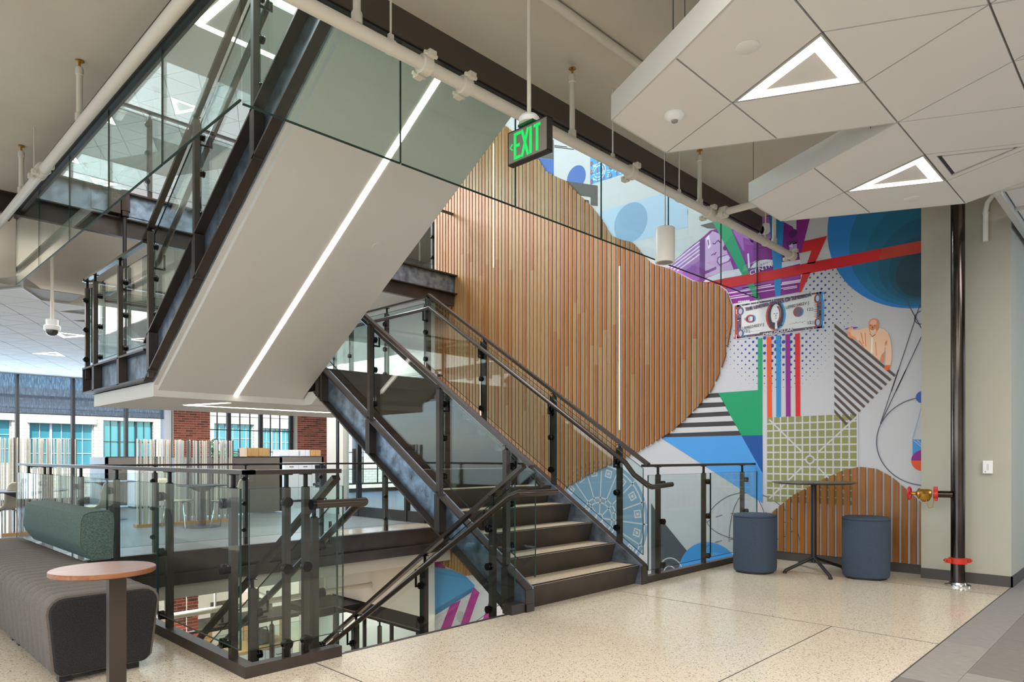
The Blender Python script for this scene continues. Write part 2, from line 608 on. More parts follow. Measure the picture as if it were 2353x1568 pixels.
# opening edge: steel angle and glass track
ob = T('opening_edge_beam', 'dark steel edge band across the ceiling in front of the stair', 'beam', (4.8, 3.56, 3.97))
MB().box(1.58, 3.54, 3.89, XM - .01, 3.57, 4.06).build('fascia', M['fascia'], ob)
MB().box(1.58, 3.57, 3.875, XM - .01, 3.63, 3.90).build('glass_track', M['sash'], ob)
ob = T('opening_edge_beam', 'dark steel edge band across the ceiling at the left of the stair', 'beam', (1.6, 6.3, 3.97))
MB().box(1.575, 3.58, 3.90, 1.60, 9.6, 4.06).build('fascia', M['fascia'], ob)
MB().box(1.60, 3.58, 3.875, 1.66, 9.35, 3.91).build('glass_track', M['sash'], ob)
# far edge of the storey above
ub = T('upper_edge_beam', 'deep dark steel channel carrying the far edge of the upper floor', 'beam', (4.8, 9.1, 4.1))
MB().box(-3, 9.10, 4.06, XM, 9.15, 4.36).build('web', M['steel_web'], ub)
MB().box(-3, 9.02, 4.36, XM + .05, 9.18, 4.38).build('top_flange', M['steel'], ub)
MB().box(-3, 9.02, 4.045, XM + .05, 9.18, 4.06).build('bottom_flange', M['steel'], ub)
MB().box(-3, 9.09, 3.85, XM - .03, 9.16, 4.045).build('lower_plate', M['steel'], ub)
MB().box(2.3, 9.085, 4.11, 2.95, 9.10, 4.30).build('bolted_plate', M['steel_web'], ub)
hr = T('hanger_rod', 'slim black hanger rod from the upper beam down to the stair landing', 'rod', (2.62, 8.98, 2.2))
MB().tube([(2.62, 8.98, 2.0), (2.62, 8.98, 4.1)], .022, 10).build('rod', M['blackm'], hr, True)
MB().lathe((2.62, 8.98, 4.06), [(.028, 0), (.05, .0), (.05, .06), (.062, .06), (.062, .26), (.05, .26), (.05, .31), (.02, .33)], 8).build('clevis', M['pipe_chrome'], hr, True)
MB().box(2.46, 8.95, 4.08, 2.57, 9.09, 4.33).build('bracket', M['steel'], hr)

# walls
wm = S(MB().box(XM, 1.6, -4.32, XM + .25, 9.66, 8.4), 'wall_mural', M['wall'])
S(MB().box(7.70, 1.09, -4.3, 8.2, 1.82, 4.06), 'wall_column', M['wall_grey'])
S(MB().box(8.2, 1.092, -.3, 16, 1.3, 4.06), 'wall_corridor', M['wall_grey'])
S(MB().box(XM - .012, 1.82, 0, XM + .0, 3.62, .095), 'baseboard_mural', M['base'])
S(MB().box(7.688, 1.078, 0, 7.7, 1.82, .10).box(7.688, 1.078, 0, 14, 1.092, .10), 'baseboard_column', M['base'])
S(MB().box(-6.2, -6, -4.6, -6, 20.4, .15).box(-6.2, -6, 3.0, -6, 20.4, 8.6).box(-6.2, -6, .15, -6, -.8, 3), 'wall_left', M['wall_plain'])
S(MB().box(-6.2, -6.2, -.3, 16, -6, 4.1), 'wall_back', M['wall_plain'])
S(MB().box(-6.2, 20.0, -.3, -1.25, 20.4, 4.3), 'wall_far_left', M['wall_grey'])
S(MB().box(16, -6, -4.6, 16.2, 20.4, 8.6), 'wall_right', M['wall_plain'])
S(MB().box(-6.2, -6, 8.4, 16.2, 20.4, 8.6), 'ceiling_upper', M['slab'])
S(MB().box(-6.2, 3.3, 4.32, 16, 3.4, 8.4), 'wall_upper_front', M['wall_plain'])
S(MB().box(-6.2, 3.3, -4.32, 16, 3.4, -.34), 'wall_lower_front', M['wall_plain'])
S(MB().box(-6.2, 3.3, -4.6, 16.2, 22, -4.32), 'floor_lower', M['terrazzo'])

# smoke baffle glass round the ceiling opening
bf = T('glass_smoke_baffle', 'clear glass smoke baffle hanging from the ceiling edge in front of the stair', 'glass baffle', (4.8, 3.6, 3.5))
xs = [1.62, 2.67, 3.742, 4.821, 5.92, 7.007, XM - .01]
for a, b in zip(xs, xs[1:]):
    g = MB().box(a + .006, 3.595, 3.10, b - .006, 3.605, 3.89).build('glass_panel', M['baffle'], bf)
    MB().box(a + .006, 3.594, 3.094, b - .006, 3.606, 3.102).box(b - .006, 3.594, 3.10, b - .001, 3.606, 3.88).build('polished_edge', M['glass_edge'], g)
bf = T('glass_smoke_baffle', 'clear glass smoke baffle hanging from the ceiling edge left of the stair', 'glass baffle', (1.62, 6.4, 3.5))
ys = [3.61, 4.783, 5.934, 7.076, 8.233, 9.312]
for a, b in zip(ys, ys[1:]):
    g = MB().box(1.615, a + .006, 3.125, 1.625, b - .006, 3.89).build('glass_panel', M['baffle'], bf)
    MB().box(1.614, a + .006, 3.119, 1.626, b - .006, 3.127).box(1.614, b - .006, 3.125, 1.626, b - .001, 3.88).build('polished_edge', M['glass_edge'], g)

# ================================================================ STAIRS
def channel(mb, xw, xo, pts, depth, t=.014, fl_t=.018):
    """C-channel stringer running through pts=(y,z top); web at xw, flanges reaching to xo"""
    s = 1 if xo > xw else -1
    n = len(pts)
    top = [(y, z) for y, z in pts]
    bot = [(y, z - depth) for y, z in pts]
    for i in range(n - 1):
        (y0, z0), (y1, z1) = top[i], top[i + 1]
        mb.ext([(xw, y0, z0), (xw, y1, z1), (xw, y1, z1 - depth), (xw, y0, z0 - depth)], (-s * t, 0, 0))
    return mb
def flange(xw, xo, pts, t):
    mb = MB()
    for (y0, z0), (y1, z1) in zip(pts, pts[1:]):
        mb.ext([(xw, y0, z0), (xw, y1, z1), (xw, y1, z1 - t), (xw, y0, z0 - t)], (xo - xw, 0, 0))
    return mb
def stringer(root, xw, xo, pts, depth, stiff=()):
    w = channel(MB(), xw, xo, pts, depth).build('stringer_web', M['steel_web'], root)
    flange(xw, xo, pts, .02).build('top_flange', M['steel'], w)
    flange(xw, xo, [(y, z - depth + .02) for y, z in pts], .02).build('bottom_flange', M['steel'], w)
    for y in stiff:
        for (y0, z0), (y1, z1) in zip(pts, pts[1:]):
            if min(y0, y1) <= y <= max(y0, y1):
                z = z0 + (z1 - z0) * (y - y0) / (y1 - y0)
                MB().box(min(xw, xo), y - .035, z - depth + .01, max(xw, xo) - .004, y + .035, z - .01).build('stiffener', M['steel'], w)
                break

# --- lower flight: this floor up to the landing (going away from the camera)
RL, RI = .275, .18
def nose(y):
    return .18 + .655 * (y - 3.62)
lf = T('stair_flight', 'wide dark steel stair flight with pale treads rising beside the mural wall', 'stair', (4.7, 3.62, 0), 'stair flights')
for k in range(12):
    yk = 3.62 + RL * k
    zt = RI * (k + 1)
    MB().ext([(3.946, yk + .055, zt - RI), (3.946, yk + .07, zt - RI), (3.946, yk + .014, zt), (3.946, yk, zt)], (1.498, 0, 0)).build('riser', M['steel'], lf)
    if k < 11:
        t = MB().box(3.947, yk + .014, zt - .045, 5.443, yk + RL + .06, zt).build('tread', M['tread'], lf)
        for q in range(3):
            MB().box(3.947, yk + .022 + q * .016, zt - .002, 5.443, yk + .03 + q * .016, zt + .003).build('nosing_strip', M['steel'], t)
pt_l = [(3.60, nose(3.60) + .015), (6.78, nose(6.78) + .015)]
stringer(lf, 3.93, 3.85, pt_l, .36, (3.83, 4.67, 5.74, 6.7))
stringer(lf, 5.46, 5.54, pt_l, .36)
MB().box(3.85, 3.592, 0, 3.945, 3.602, .17).build('end_plate', M['steel'], lf)
MB().box(5.445, 3.592, 0, 5.54, 3.602, .17).build('end_plate', M['steel'], lf)
for yq in (5.62, 5.44, 5.15, 4.98, 4.9, 4.5, 4.33, 6.3, 6.12):
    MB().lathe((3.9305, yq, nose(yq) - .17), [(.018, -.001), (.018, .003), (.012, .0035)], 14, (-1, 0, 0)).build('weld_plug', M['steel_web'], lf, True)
MB().box(3.70, 3.60, .0, 3.85, 3.70, .075).box(3.85, 3.585, 0, 3.93, 3.60, .06).build('foot_block', M['steel'], lf)
MB().ext([(3.97, 3.9, nose(3.9) - .46), (3.97, 6.9, nose(6.9) - .46), (3.97, 6.9, nose(6.9) - .34), (3.97, 3.9, nose(3.9) - .34)], (1.45, 0, 0)).build('soffit', M['gyp'], lf)

# --- landing
ld = T('stair_landing', 'steel framed half landing with white soffit and a recessed light line', 'landing', (3.9, 8, 2.16))
MB().box(2.3, 6.95, 2.08, 5.46, 9.02, 2.16).build('deck', M['tread'], ld)
MB().box(2.3, 7.02, 1.78, 5.40, 8.98, 1.92).build('soffit', M['gyp'], ld)
MB().ext([(3.87, 6.62, 1.92), (3.87, 6.95, 1.92), (3.87, 7.05, 1.78), (3.87, 6.86, 1.78)], (1.53, 0, 0)).build('soffit_return', M['gyp'], ld)
stringer(ld, 2.29, 2.21, [(9.10, 2.23), (7.03, 2.23)], .30, (8.68, 7.8))
stringer(ld, 5.46, 5.54, [(9.10, 2.23), (6.6, 2.23)], .30)
w = MB().box(2.21, 9.08, 1.93, 5.54, 9.095, 2.23).build('edge_channel', M['steel'], ld)
MB().box(3.85, 6.60, 1.80, 5.46, 6.64, 2.16).build('front_plate', M['steel'], ld)
tri = MB()
c0, c1, c2 = (2.94, 7.95), (4.75, 7.95), (3.13, 7.28)
def led_line(mb, a, b, w, z, t=.006):
    d = (Vector((b[0], b[1], 0)) - Vector((a[0], a[1], 0))).normalized() * 0
    mb.bar((a[0], a[1], z), (b[0], b[1], z), w, t)
led_line(tri, c0, c1, .07, 1.779)
led_line(tri, c0, c2, .07, 1.779)
tri.build('light_line', M['led'], ld)

# --- upper flight: landing up to the storey above (coming towards the camera)
def nose_u(y):
    return 2.34 + .62 * (6.98 - y)
uf = T('stair_flight', 'upper dark steel stair flight with a smooth white underside and a long light line', 'stair', (3.05, 6.98, 2.16), 'stair flights')
RU = .2903
for k in range(12):
    yk = 6.98 - RU * k
    zt = 2.16 + RI * (k + 1)
    MB().ext([(2.31, yk - .055, zt - RI), (2.31, yk - .07, zt - RI), (2.31, yk - .014, zt), (2.31, yk, zt)], (1.5, 0, 0)).build('riser', M['steel'], uf)
    if k < 11:
        MB().box(2.31, yk - RU - .06, zt - .045, 3.81, yk - .014, zt).build('tread', M['tread'], uf)
ptu = [(7.03, nose_u(7.03) - .01), (3.60, nose_u(3.60) - .01)]
stringer(uf, 2.29, 2.21, ptu, .385, (6.91, 5.82, 4.75))
stringer(uf, 3.82, 3.88, ptu, .385)
sy0, sy1 = 7.12, 3.57
def sof(y):
    return 1.78 + .62 * (7.12 - y)
MB().ext([(2.34, 7.12, 1.78), (2.34, 3.57, sof(3.57)), (2.34, 3.57, sof(3.57) + .1), (2.34, 7.0, 1.95)], (1.505, 0, 0)).build('soffit', M['gyp'], uf)
MB().ext([(2.303, 7.1, sof(7.1) + .05), (2.303, 3.57, sof(3.57) + .05), (2.303, 3.57, sof(3.57) + .14), (2.303, 7.1, sof(7.1) + .14)], (.06, 0, 0)).build('soffit_edge', M['gyp'], uf)
ln = MB()
a, b = 7.05, 3.7
ln.ext([(3.075, a, sof(a) - .004), (3.125, a, sof(a) - .004), (3.125, b, sof(b) - .004), (3.075, b, sof(b) - .004)], (0, 0, .003))
ln.build('light_line', M['led'], uf)
for q, y in enumerate((5.06, 2.9)):
    if y > 3.6:
        MB().lathe((3.5, y, sof(y) - .012), [(.055, 0), (.055, .02)], 20, (0, .53, .85)).build('sensor_disc', M['gyp'], uf, True)
# --- flight going down to the lower storey
def nose_d(y):
    return -.655 * (y - 3.65)
df = T('stair_flight', 'dark steel stair flight descending from this floor to the storey below', 'stair', (3.0, 3.66, 0), 'stair flights')
for k in range(12):
    yk = 3.66 + RL * k
    zt = -RI * (k + 1)
    MB().box(2.3, yk, zt, 3.76, yk + .014, zt + RI).build('riser', M['steel'], df)
    if k < 11:
        MB().box(2.3, yk, zt - .045, 3.76, yk + RL + .03, zt).build('tread', M['tread'], df)
ptd = [(3.66, nose_d(3.66) - .05), (6.9, nose_d(6.9) - .05)]
stringer(df, 2.29, 2.21, ptd, .34)
stringer(df, 3.77, 3.84, ptd, .34)
dl = T('stair_landing', 'lower half landing at the foot of the descending flight', 'landing', (3.9, 8, -2.16))
MB().box(2.3, 6.6, -2.26, 5.46, 9.08, -2.16).build('deck', M['tread'], dl)
MB().box(2.2, 9.08, -2.4, 5.54, 9.1, -2.1).build('edge_channel', M['steel'], dl)

# ================================================================ GLASS GUARDS
def clamp(post, c, axis):
    MB().lathe(c, [(.024, -.03), (.024, -.014), (.03, -.014), (.03, -.003), (.02, -.003), (.02, .005), (.03, .005), (.03, .016), (.012, .018), (.012, .021)], 14, axis).build('glass_clamp', M['clamp'], post, True)
def post(root, x, y, zb, zt, zcap, w=.04, flat=False):
    p = MB().box(x - w / 2, y - w / 2, zb, x + w / 2, y + w / 2, zt).build('post', M['steel'], root)
    MB().lathe((x, y, zt), [(.022, 0), (.022, .006), (.013, .008), (.013, zcap - zt - .004)], 10).box(x - .03, y - .02, zcap - .006, x + .03, y + .02, zcap).build('cap_stem', M['clamp'], p, True)
    return p
def pane(root, p4, nrm):
    g = MB().ext(p4, nrm).build('glass_panel', M['glass'], root)
    n = Vector(nrm)
    ed = MB()
    cs = [Vector(p) for p in p4]
    for i in range(4):
        a, b = cs[i], cs[(i + 1) % 4]
        d = (b - a)
        inn = n.normalized().cross(d).normalized()
        mid = (cs[0] + cs[1] + cs[2] + cs[3]) / 4
        if (mid - a).dot(inn) < 0:
            inn = -inn
        ed.ext([a, b, b - inn * .0015, a - inn * .0015], n)
    ed.build('polished_edge', M['glass_edge'], g)
    return g

# --- guard on the kerb, front-left corner of the opening
g1 = T('glass_guardrail', 'L-shaped glass guard with flat rail round the front-left corner of the stair opening', 'guardrail', (1.67, 3.63, 0), 'glass guardrails')
kb = MB()
kb.ext([(1.64, 3.60, 0), (2.235, 3.60, 0), (2.235, 3.665, 0), (1.708, 3.665, 0), (1.708, 9.1, 0), (1.64, 9.1, 0)], (0, 0, .064))
kb.build('kerb', M['steel'], g1)
MB().box(1.645, 3.605, 1.103, 1.70, 9.43, 1.128).box(1.645, 3.605, 1.103, 2.236, 3.655, 1.128).build('top_rail', M['rail'], g1)
for y in (3.845, 4.83, 5.96, 6.97, 8.07, 9.04):
    p = post(g1, 1.682, y, .064, 1.022, 1.103)
    for z in (.14, .56, .935):
        clamp(p, (1.645, y + .045, z), (-1, 0, 0))
        MB().box(1.65, y - .01, z - .02, 1.675, y + .05, z + .02).build('clamp_lug', M['clamp'], p)
for x in (1.90, 2.02):
    p = post(g1, x, 3.645, .064, 1.022, 1.103, .036)
    for z in ((.14, .565, .943) if x < 2 else (.14, .565)):
        clamp(p, (x - .015, 3.608, z), (0, -1, 0))
    MB().box(x - .022, 3.62, .064, x + .006, 3.628, .15).build('clamp_lug', M['clamp'], p)
ye = [3.62, 4.88, 5.99, 7.0, 8.1, 9.33]
for a, b in zip(ye, ye[1:]):
    pane(g1, [(1.630, a + .004, .155), (1.630, b - .004, .155), (1.630, b - .004, 1.026), (1.630, a + .004, 1.026)], (-.012, 0, 0))
pane(g1, [(1.655, 3.592, .155), (2.232, 3.592, .155), (2.232, 3.592, 1.026), (1.655, 3.592, 1.026)], (0, -.012, 0))

# --- guard on the kerb, right of the stair
g2 = T('glass_guardrail', 'straight glass guard on a low kerb between the stair foot and the mural wall', 'guardrail', (6.7, 3.63, 0), 'glass guardrails')
MB().box(5.54, 3.60, 0, XM - .02, 3.665, .064).build('kerb', M['steel'], g2)
MB().box(5.52, 3.605, 1.103, 7.88, 3.655, 1.128).build('top_rail', M['rail'], g2)
for x in (5.80, 6.70, 7.61):
    p = post(g2, x, 3.645, .064, 1.022, 1.103, .04)
    for z in (.14, .565, .935):
        clamp(p, (x + .03, 3.608, z), (0, -1, 0))
for a, b in ((5.535, 6.735), (6.745, 7.87)):
    pane(g2, [(a, 3.592, .125), (b, 3.592, .125), (b, 3.592, 1.026), (a, 3.592, 1.026)], (0, -.012, 0))

# --- guard along the far side of the opening
g3 = T('glass_guardrail', 'long low-looking glass guard along the far edge of the stair opening', 'guardrail', (4.7, 9.2, 0), 'glass guardrails')
MB().box(1.7, 9.17, 1.085, 7.9, 9.22, 1.11).build('top_rail', M['rail'], g3)
fx = [1.864, 3.029, 4.193, 5.363, 6.528, 7.69]
for x in fx:
    p = post(g3, x, 9.2, 0, 1.0, 1.085, .05)
    for z in (.2, .56, .9):
        clamp(p, (x - .04, 9.16, z), (0, -1, 0))
for a, b in zip(fx, fx[1:]):
    pane(g3, [(a - .03, 9.155, .1), (b - .05, 9.155, .1), (b - .05, 9.155, 1.0), (a - .03, 9.155, 1.0)], (0, -.012, 0))

# --- raking guards of the flights
def rake(root, X, posts, fn, gx, y0, y1, cap0, cap1, pane_y, top=.93, off=.985, gb=.12, hand=None):
    """posts: list of (y, z bottom); fn: nosing line; gx: glass x; y range of the glass"""
    s = 1 if gx > X else -1
    MB().bar((X, cap0, fn(cap0) + off), (X, cap1, fn(cap1) + off), .05, .03).build('top_rail', M['rail'], root)
    for y, zb in posts:
        p = post(root, X, y, zb, fn(y) + top, fn(y) + off - .018, .045)
        for q in (.16, .5, .8):
            clamp(p, (gx + s * .012, y + .0, fn(y) + q), (s, 0, 0))
    for a, b in zip(pane_y, pane_y[1:]):
        a2, b2 = a + .005, b - .005
        pane(root, [(gx, a2, fn(a2) + gb), (gx, b2, fn(b2) + gb), (gx, b2, fn(b2) + top), (gx, a2, fn(a2) + top)], (s * .012, 0, 0))
def handrail(root, pts, brk=(), r=.024):
    h = MB().tube(pts, r, 14).build('handrail', M['rail'], root, True)
    for p, q in brk:
        p, q = Vector(p), Vector(q)
        m = Vector((q.x, q.y, p.z))
        MB().tube([p, m, q], .010, 8).lathe(p, [(.022, -.006), (.022, .012)], 12, (q.x - p.x, 0, 0)).build('bracket', M['clamp'], h, True)

g4 = T('stair_guard', 'sloping glass guard on the left of the lower flight', 'guardrail', (3.88, 4.7, .5), 'sloping stair guards')
rake(g4, 3.885, [(3.84, nose(3.84) + .02), (4.67, nose(4.67) - .33), (5.74, nose(5.74) - .33), (6.7, nose(6.7) - .33)], nose, 3.925, 3.57, 6.8, 3.56, 6.75, [3.565, 4.69, 5.75, 6.72])
for y in (3.84, 4.67, 5.74):
    pass
handrail(g4, [(3.99, 6.9, nose(6.9) + .86), (3.99, 3.75, nose(3.75) + .87), (3.99, 3.55, nose(3.62) + .80)],
         [((3.90, 3.84, nose(3.84) + .74), (3.99, 3.84, nose(3.84) + .86)), ((3.90, 4.67, nose(4.67) + .74), (3.99, 4.67, nose(4.67) + .86)), ((3.90, 5.74, nose(5.74) + .74), (3.99, 5.74, nose(5.74) + .86))])
g5 = T('stair_guard', 'sloping glass guard on the mural side of the lower flight', 'guardrail', (5.5, 4.7, .5), 'sloping stair guards')
def nose_r(y):
    return nose(y)
rake(g5, 5.50, [(3.887, nose(3.887)), (4.728, nose(4.728)), (5.80, nose(5.80)), (6.83, nose(6.83) - .05)], nose_r, 5.462, 3.58, 6.85, 3.56, 6.83, [3.585, 4.74, 5.81, 6.84])
handrail(g5, [(5.41, 8.9, 3.06), (5.41, 6.86, 3.06), (5.41, 6.70, nose(6.70) + .87), (5.41, 3.76, nose(3.76) + .875), (5.41, 3.66, nose(3.70) + .80), (5.41, 3.505, .935), (5.45, 3.49, .92), (5.80, 3.49, .935)],
         [((5.48, y, nose(y) + .75), (5.41, y, nose(y) + .86)) for y in (3.887, 4.728, 5.80)] + [((5.48, 6.83, 2.93), (5.41, 6.83, 3.05))])
g6 = T('landing_guard', 'glass guard round the right and far edges of the stair landing', 'guardrail', (5.5, 8, 2.2), 'sloping stair guards')
MB().box(5.475, 6.83, 3.225, 5.525, 9.07, 3.252).box(2.2, 9.03, 3.225, 5.5, 9.08, 3.252).build('top_rail', M['rail'], g6)
for x, y in ((5.5, 7.73), (5.5, 8.6), (5.5, 9.05), (4.4, 9.05), (3.3, 9.05), (2.25, 9.05)):
    p = post(g6, x, y, 2.1, 3.15, 3.225, .045)
    for z in (2.32, 2.66, 3.0):
        if y < 9:
            clamp(p, (5.45, y - .02, z), (-1, 0, 0))
        else:
            clamp(p, (x - .03, 9.0, z), (0, -1, 0))
for a, b in ((6.86, 7.71), (7.72, 8.58), (8.59, 9.0)):
    pane(g6, [(5.462, a, 2.25), (5.462, b, 2.25), (5.462, b, 3.15), (5.462, a, 3.15)], (-.012, 0, 0))
for a, b in ((2.26, 3.27), (3.28, 4.37), (4.38, 5.45)):
    pane(g6, [(a, 9.01, 2.25), (b, 9.01, 2.25), (b, 9.01, 3.15), (a, 9.01, 3.15)], (0, -.012, 0))
handrail(g6, [(2.4, 8.93, 3.02), (5.36, 8.93, 3.02)], [((x, 9.0, 2.92), (x, 8.93, 3.01)) for x in (2.6, 4.4)])

g7 = T('stair_guard', 'sloping glass guard on the outer left edge of the upper flight and landing', 'guardrail', (2.2, 6, 2.3), 'sloping stair guards')
rake(g7, 2.235, [(6.91, 1.95), (5.82, nose_u(5.82) - .36), (4.75, nose_u(4.75) - .36), (3.75, nose_u(3.75) - .3)], nose_u, 2.272, 3.6, 6.95, 7.06, 3.62, [3.65, 4.77, 5.84, 6.93], .93, .975)
MB().box(2.21, 7.03, 3.232, 2.26, 9.03, 3.26).build('top_rail', M['rail'], g7)
for y in (7.8, 8.68):
    p = post(g7, 2.235, y, 2.21, 3.16, 3.232, .045)
    for z in (2.32, 2.66, 3.0):
        clamp(p, (2.28, y - .03, z), (1, 0, 0))
for a, b in ((6.95, 7.80), (7.81, 8.99)):
    pane(g7, [(2.272, a, 2.29), (2.272, b, 2.29), (2.272, b, 3.15), (2.272, a, 3.15)], (.012, 0, 0))
handrail(g7, [(2.36, 8.7, 3.05), (2.36, 7.2, 3.05), (2.36, 7.05, 3.1), (2.36, 3.7, nose_u(3.7) + .86)],
         [((2.25, y, nose_u(y) + .74), (2.36, y, nose_u(y) + .85)) for y in (4.75, 5.82)] + [((2.25, 6.91, 2.98), (2.36, 6.91, 3.12)), ((2.25, 7.8, 2.93), (2.36, 7.8, 3.04))])
g8 = T('stair_guard', 'sloping glass guard on the inner edge of the upper flight', 'guardrail', (3.85, 5.5, 2.6), 'sloping stair guards')
rake(g8, 3.85, [(6.2, nose_u(6.2)), (5.2, nose_u(5.2)), (4.2, nose_u(4.2))], nose_u, 3.81, 3.6, 6.6, 6.7, 3.62, [3.65, 4.2, 5.2, 6.2], .93, .975)
handrail(g8, [(3.73, 6.7, nose_u(6.7) + .86), (3.73, 3.7, nose_u(3.7) + .86)])

g9 = T('stair_guard', 'sloping glass guard on the left of the flight going down', 'guardrail', (2.2, 4.5, 0), 'sloping stair guards')
rake(g9, 2.22, [(3.90, -.4), (4.76, -1.1), (5.8, -1.9), (6.7, -2.4)], nose_d, 2.26, 3.7, 6.8, 3.64, 6.8, [3.70, 4.77, 5.81, 6.72], .98, 1.07, .16)
handrail(g9, [(1.99, 3.50, .93), (2.24, 3.50, .93), (2.33, 3.51, .93), (2.335, 3.60, .90), (2.335, 6.7, nose_d(6.7) + .96)],
         [((2.25, y, nose_d(y) + .80), (2.335, y, nose_d(y) + .95)) for y in (3.90, 4.76, 5.8)])
MB().lathe((1.985, 3.50, .93), [(.03, -.012), (.03, .012)], 14, (1, 0, 0)).build('end_clamp', M['clamp'], g9, True)
g10 = T('stair_guard', 'sloping glass guard on the right of the flight going down', 'guardrail', (3.8, 4.5, 0), 'sloping stair guards')
rake(g10, 3.80, [(3.91, -.3), (4.77, -1.0), (5.86, -1.8), (6.7, -2.4)], nose_d, 3.765, 3.6, 6.8, 3.57, 6.8, [3.62, 4.78, 5.87, 6.75], .98, 1.08, .14)
handrail(g10, [(4.10, 3.50, .925), (3.80, 3.50, .925), (3.71, 3.53, .93), (3.70, 3.62, .90), (3.70, 6.7, nose_d(6.7) + .96)],
         [((3.78, y, nose_d(y) + .80), (3.70, y, nose_d(y) + .95)) for y in (3.91, 4.77, 5.86)])
# printed mural: (layer, colour, y/z outline in millimetres on the wall plane)
PAL = ['1b3f9a', '7f1182', 'a36ab0', 'c79fd0', 'a85cb4', 'c2c1c7', '8a1485', 'e3cfe8', '8a4a9c', '5f1e76', '7a2f88', '8c45a0', 'efe6f2', 'd3cfda', '8f2f98', '6a0b70', '5a0d63', 'cf9bd4', 'dcbfe2', '94389c', 'd9bfe0', '4d1260', 'b877c2', '6a1580', '55504f', 'f1e9f4', 'a9bfd8', '7f9fc0', '4766b0', '0b9461', '1f7fc4', '7594ad', '3f8fc8', '3c62ad', '3a3637', '7d2a8a', '4b9fe0', '4d4846', 'cfe3f4', 'a9a9ac', 'dfeaf5', '2f6f9f', '8f1f6f', 'a32a86', '1f78c4', '0d6d98', '0a6489', '09587a', '084d68', '173e4d', '4a4d54', '3d93dc', '4c4f60', 'c8121c', 'bb3a2a', 'c6c5c9', 'd6d5d6', 'e0521a', '1f88c8', 'd2121e', '4a97dc', '8a8a54', '0f4a94', 'c0392b', '5a4a5e', 'd8d3d8', '2b2838', '9a93a2', '4b3f52', '54453d', '7c5560', '6b5f74', '3a3340', 'dcd6dc', 'd9d5da', '8c4a4e', 'b9b4c4', 'e6e2e4', 'e0dce0', 'eec3a4', 'e59a6e', 'dc8454', 'f6eeea', 'd98a5e', 'e9b090', 'e8c8b4', 'e0632a', 'b5663c', 'a8532e', '8fa0c0', '3f8fd8', '2f57b0']
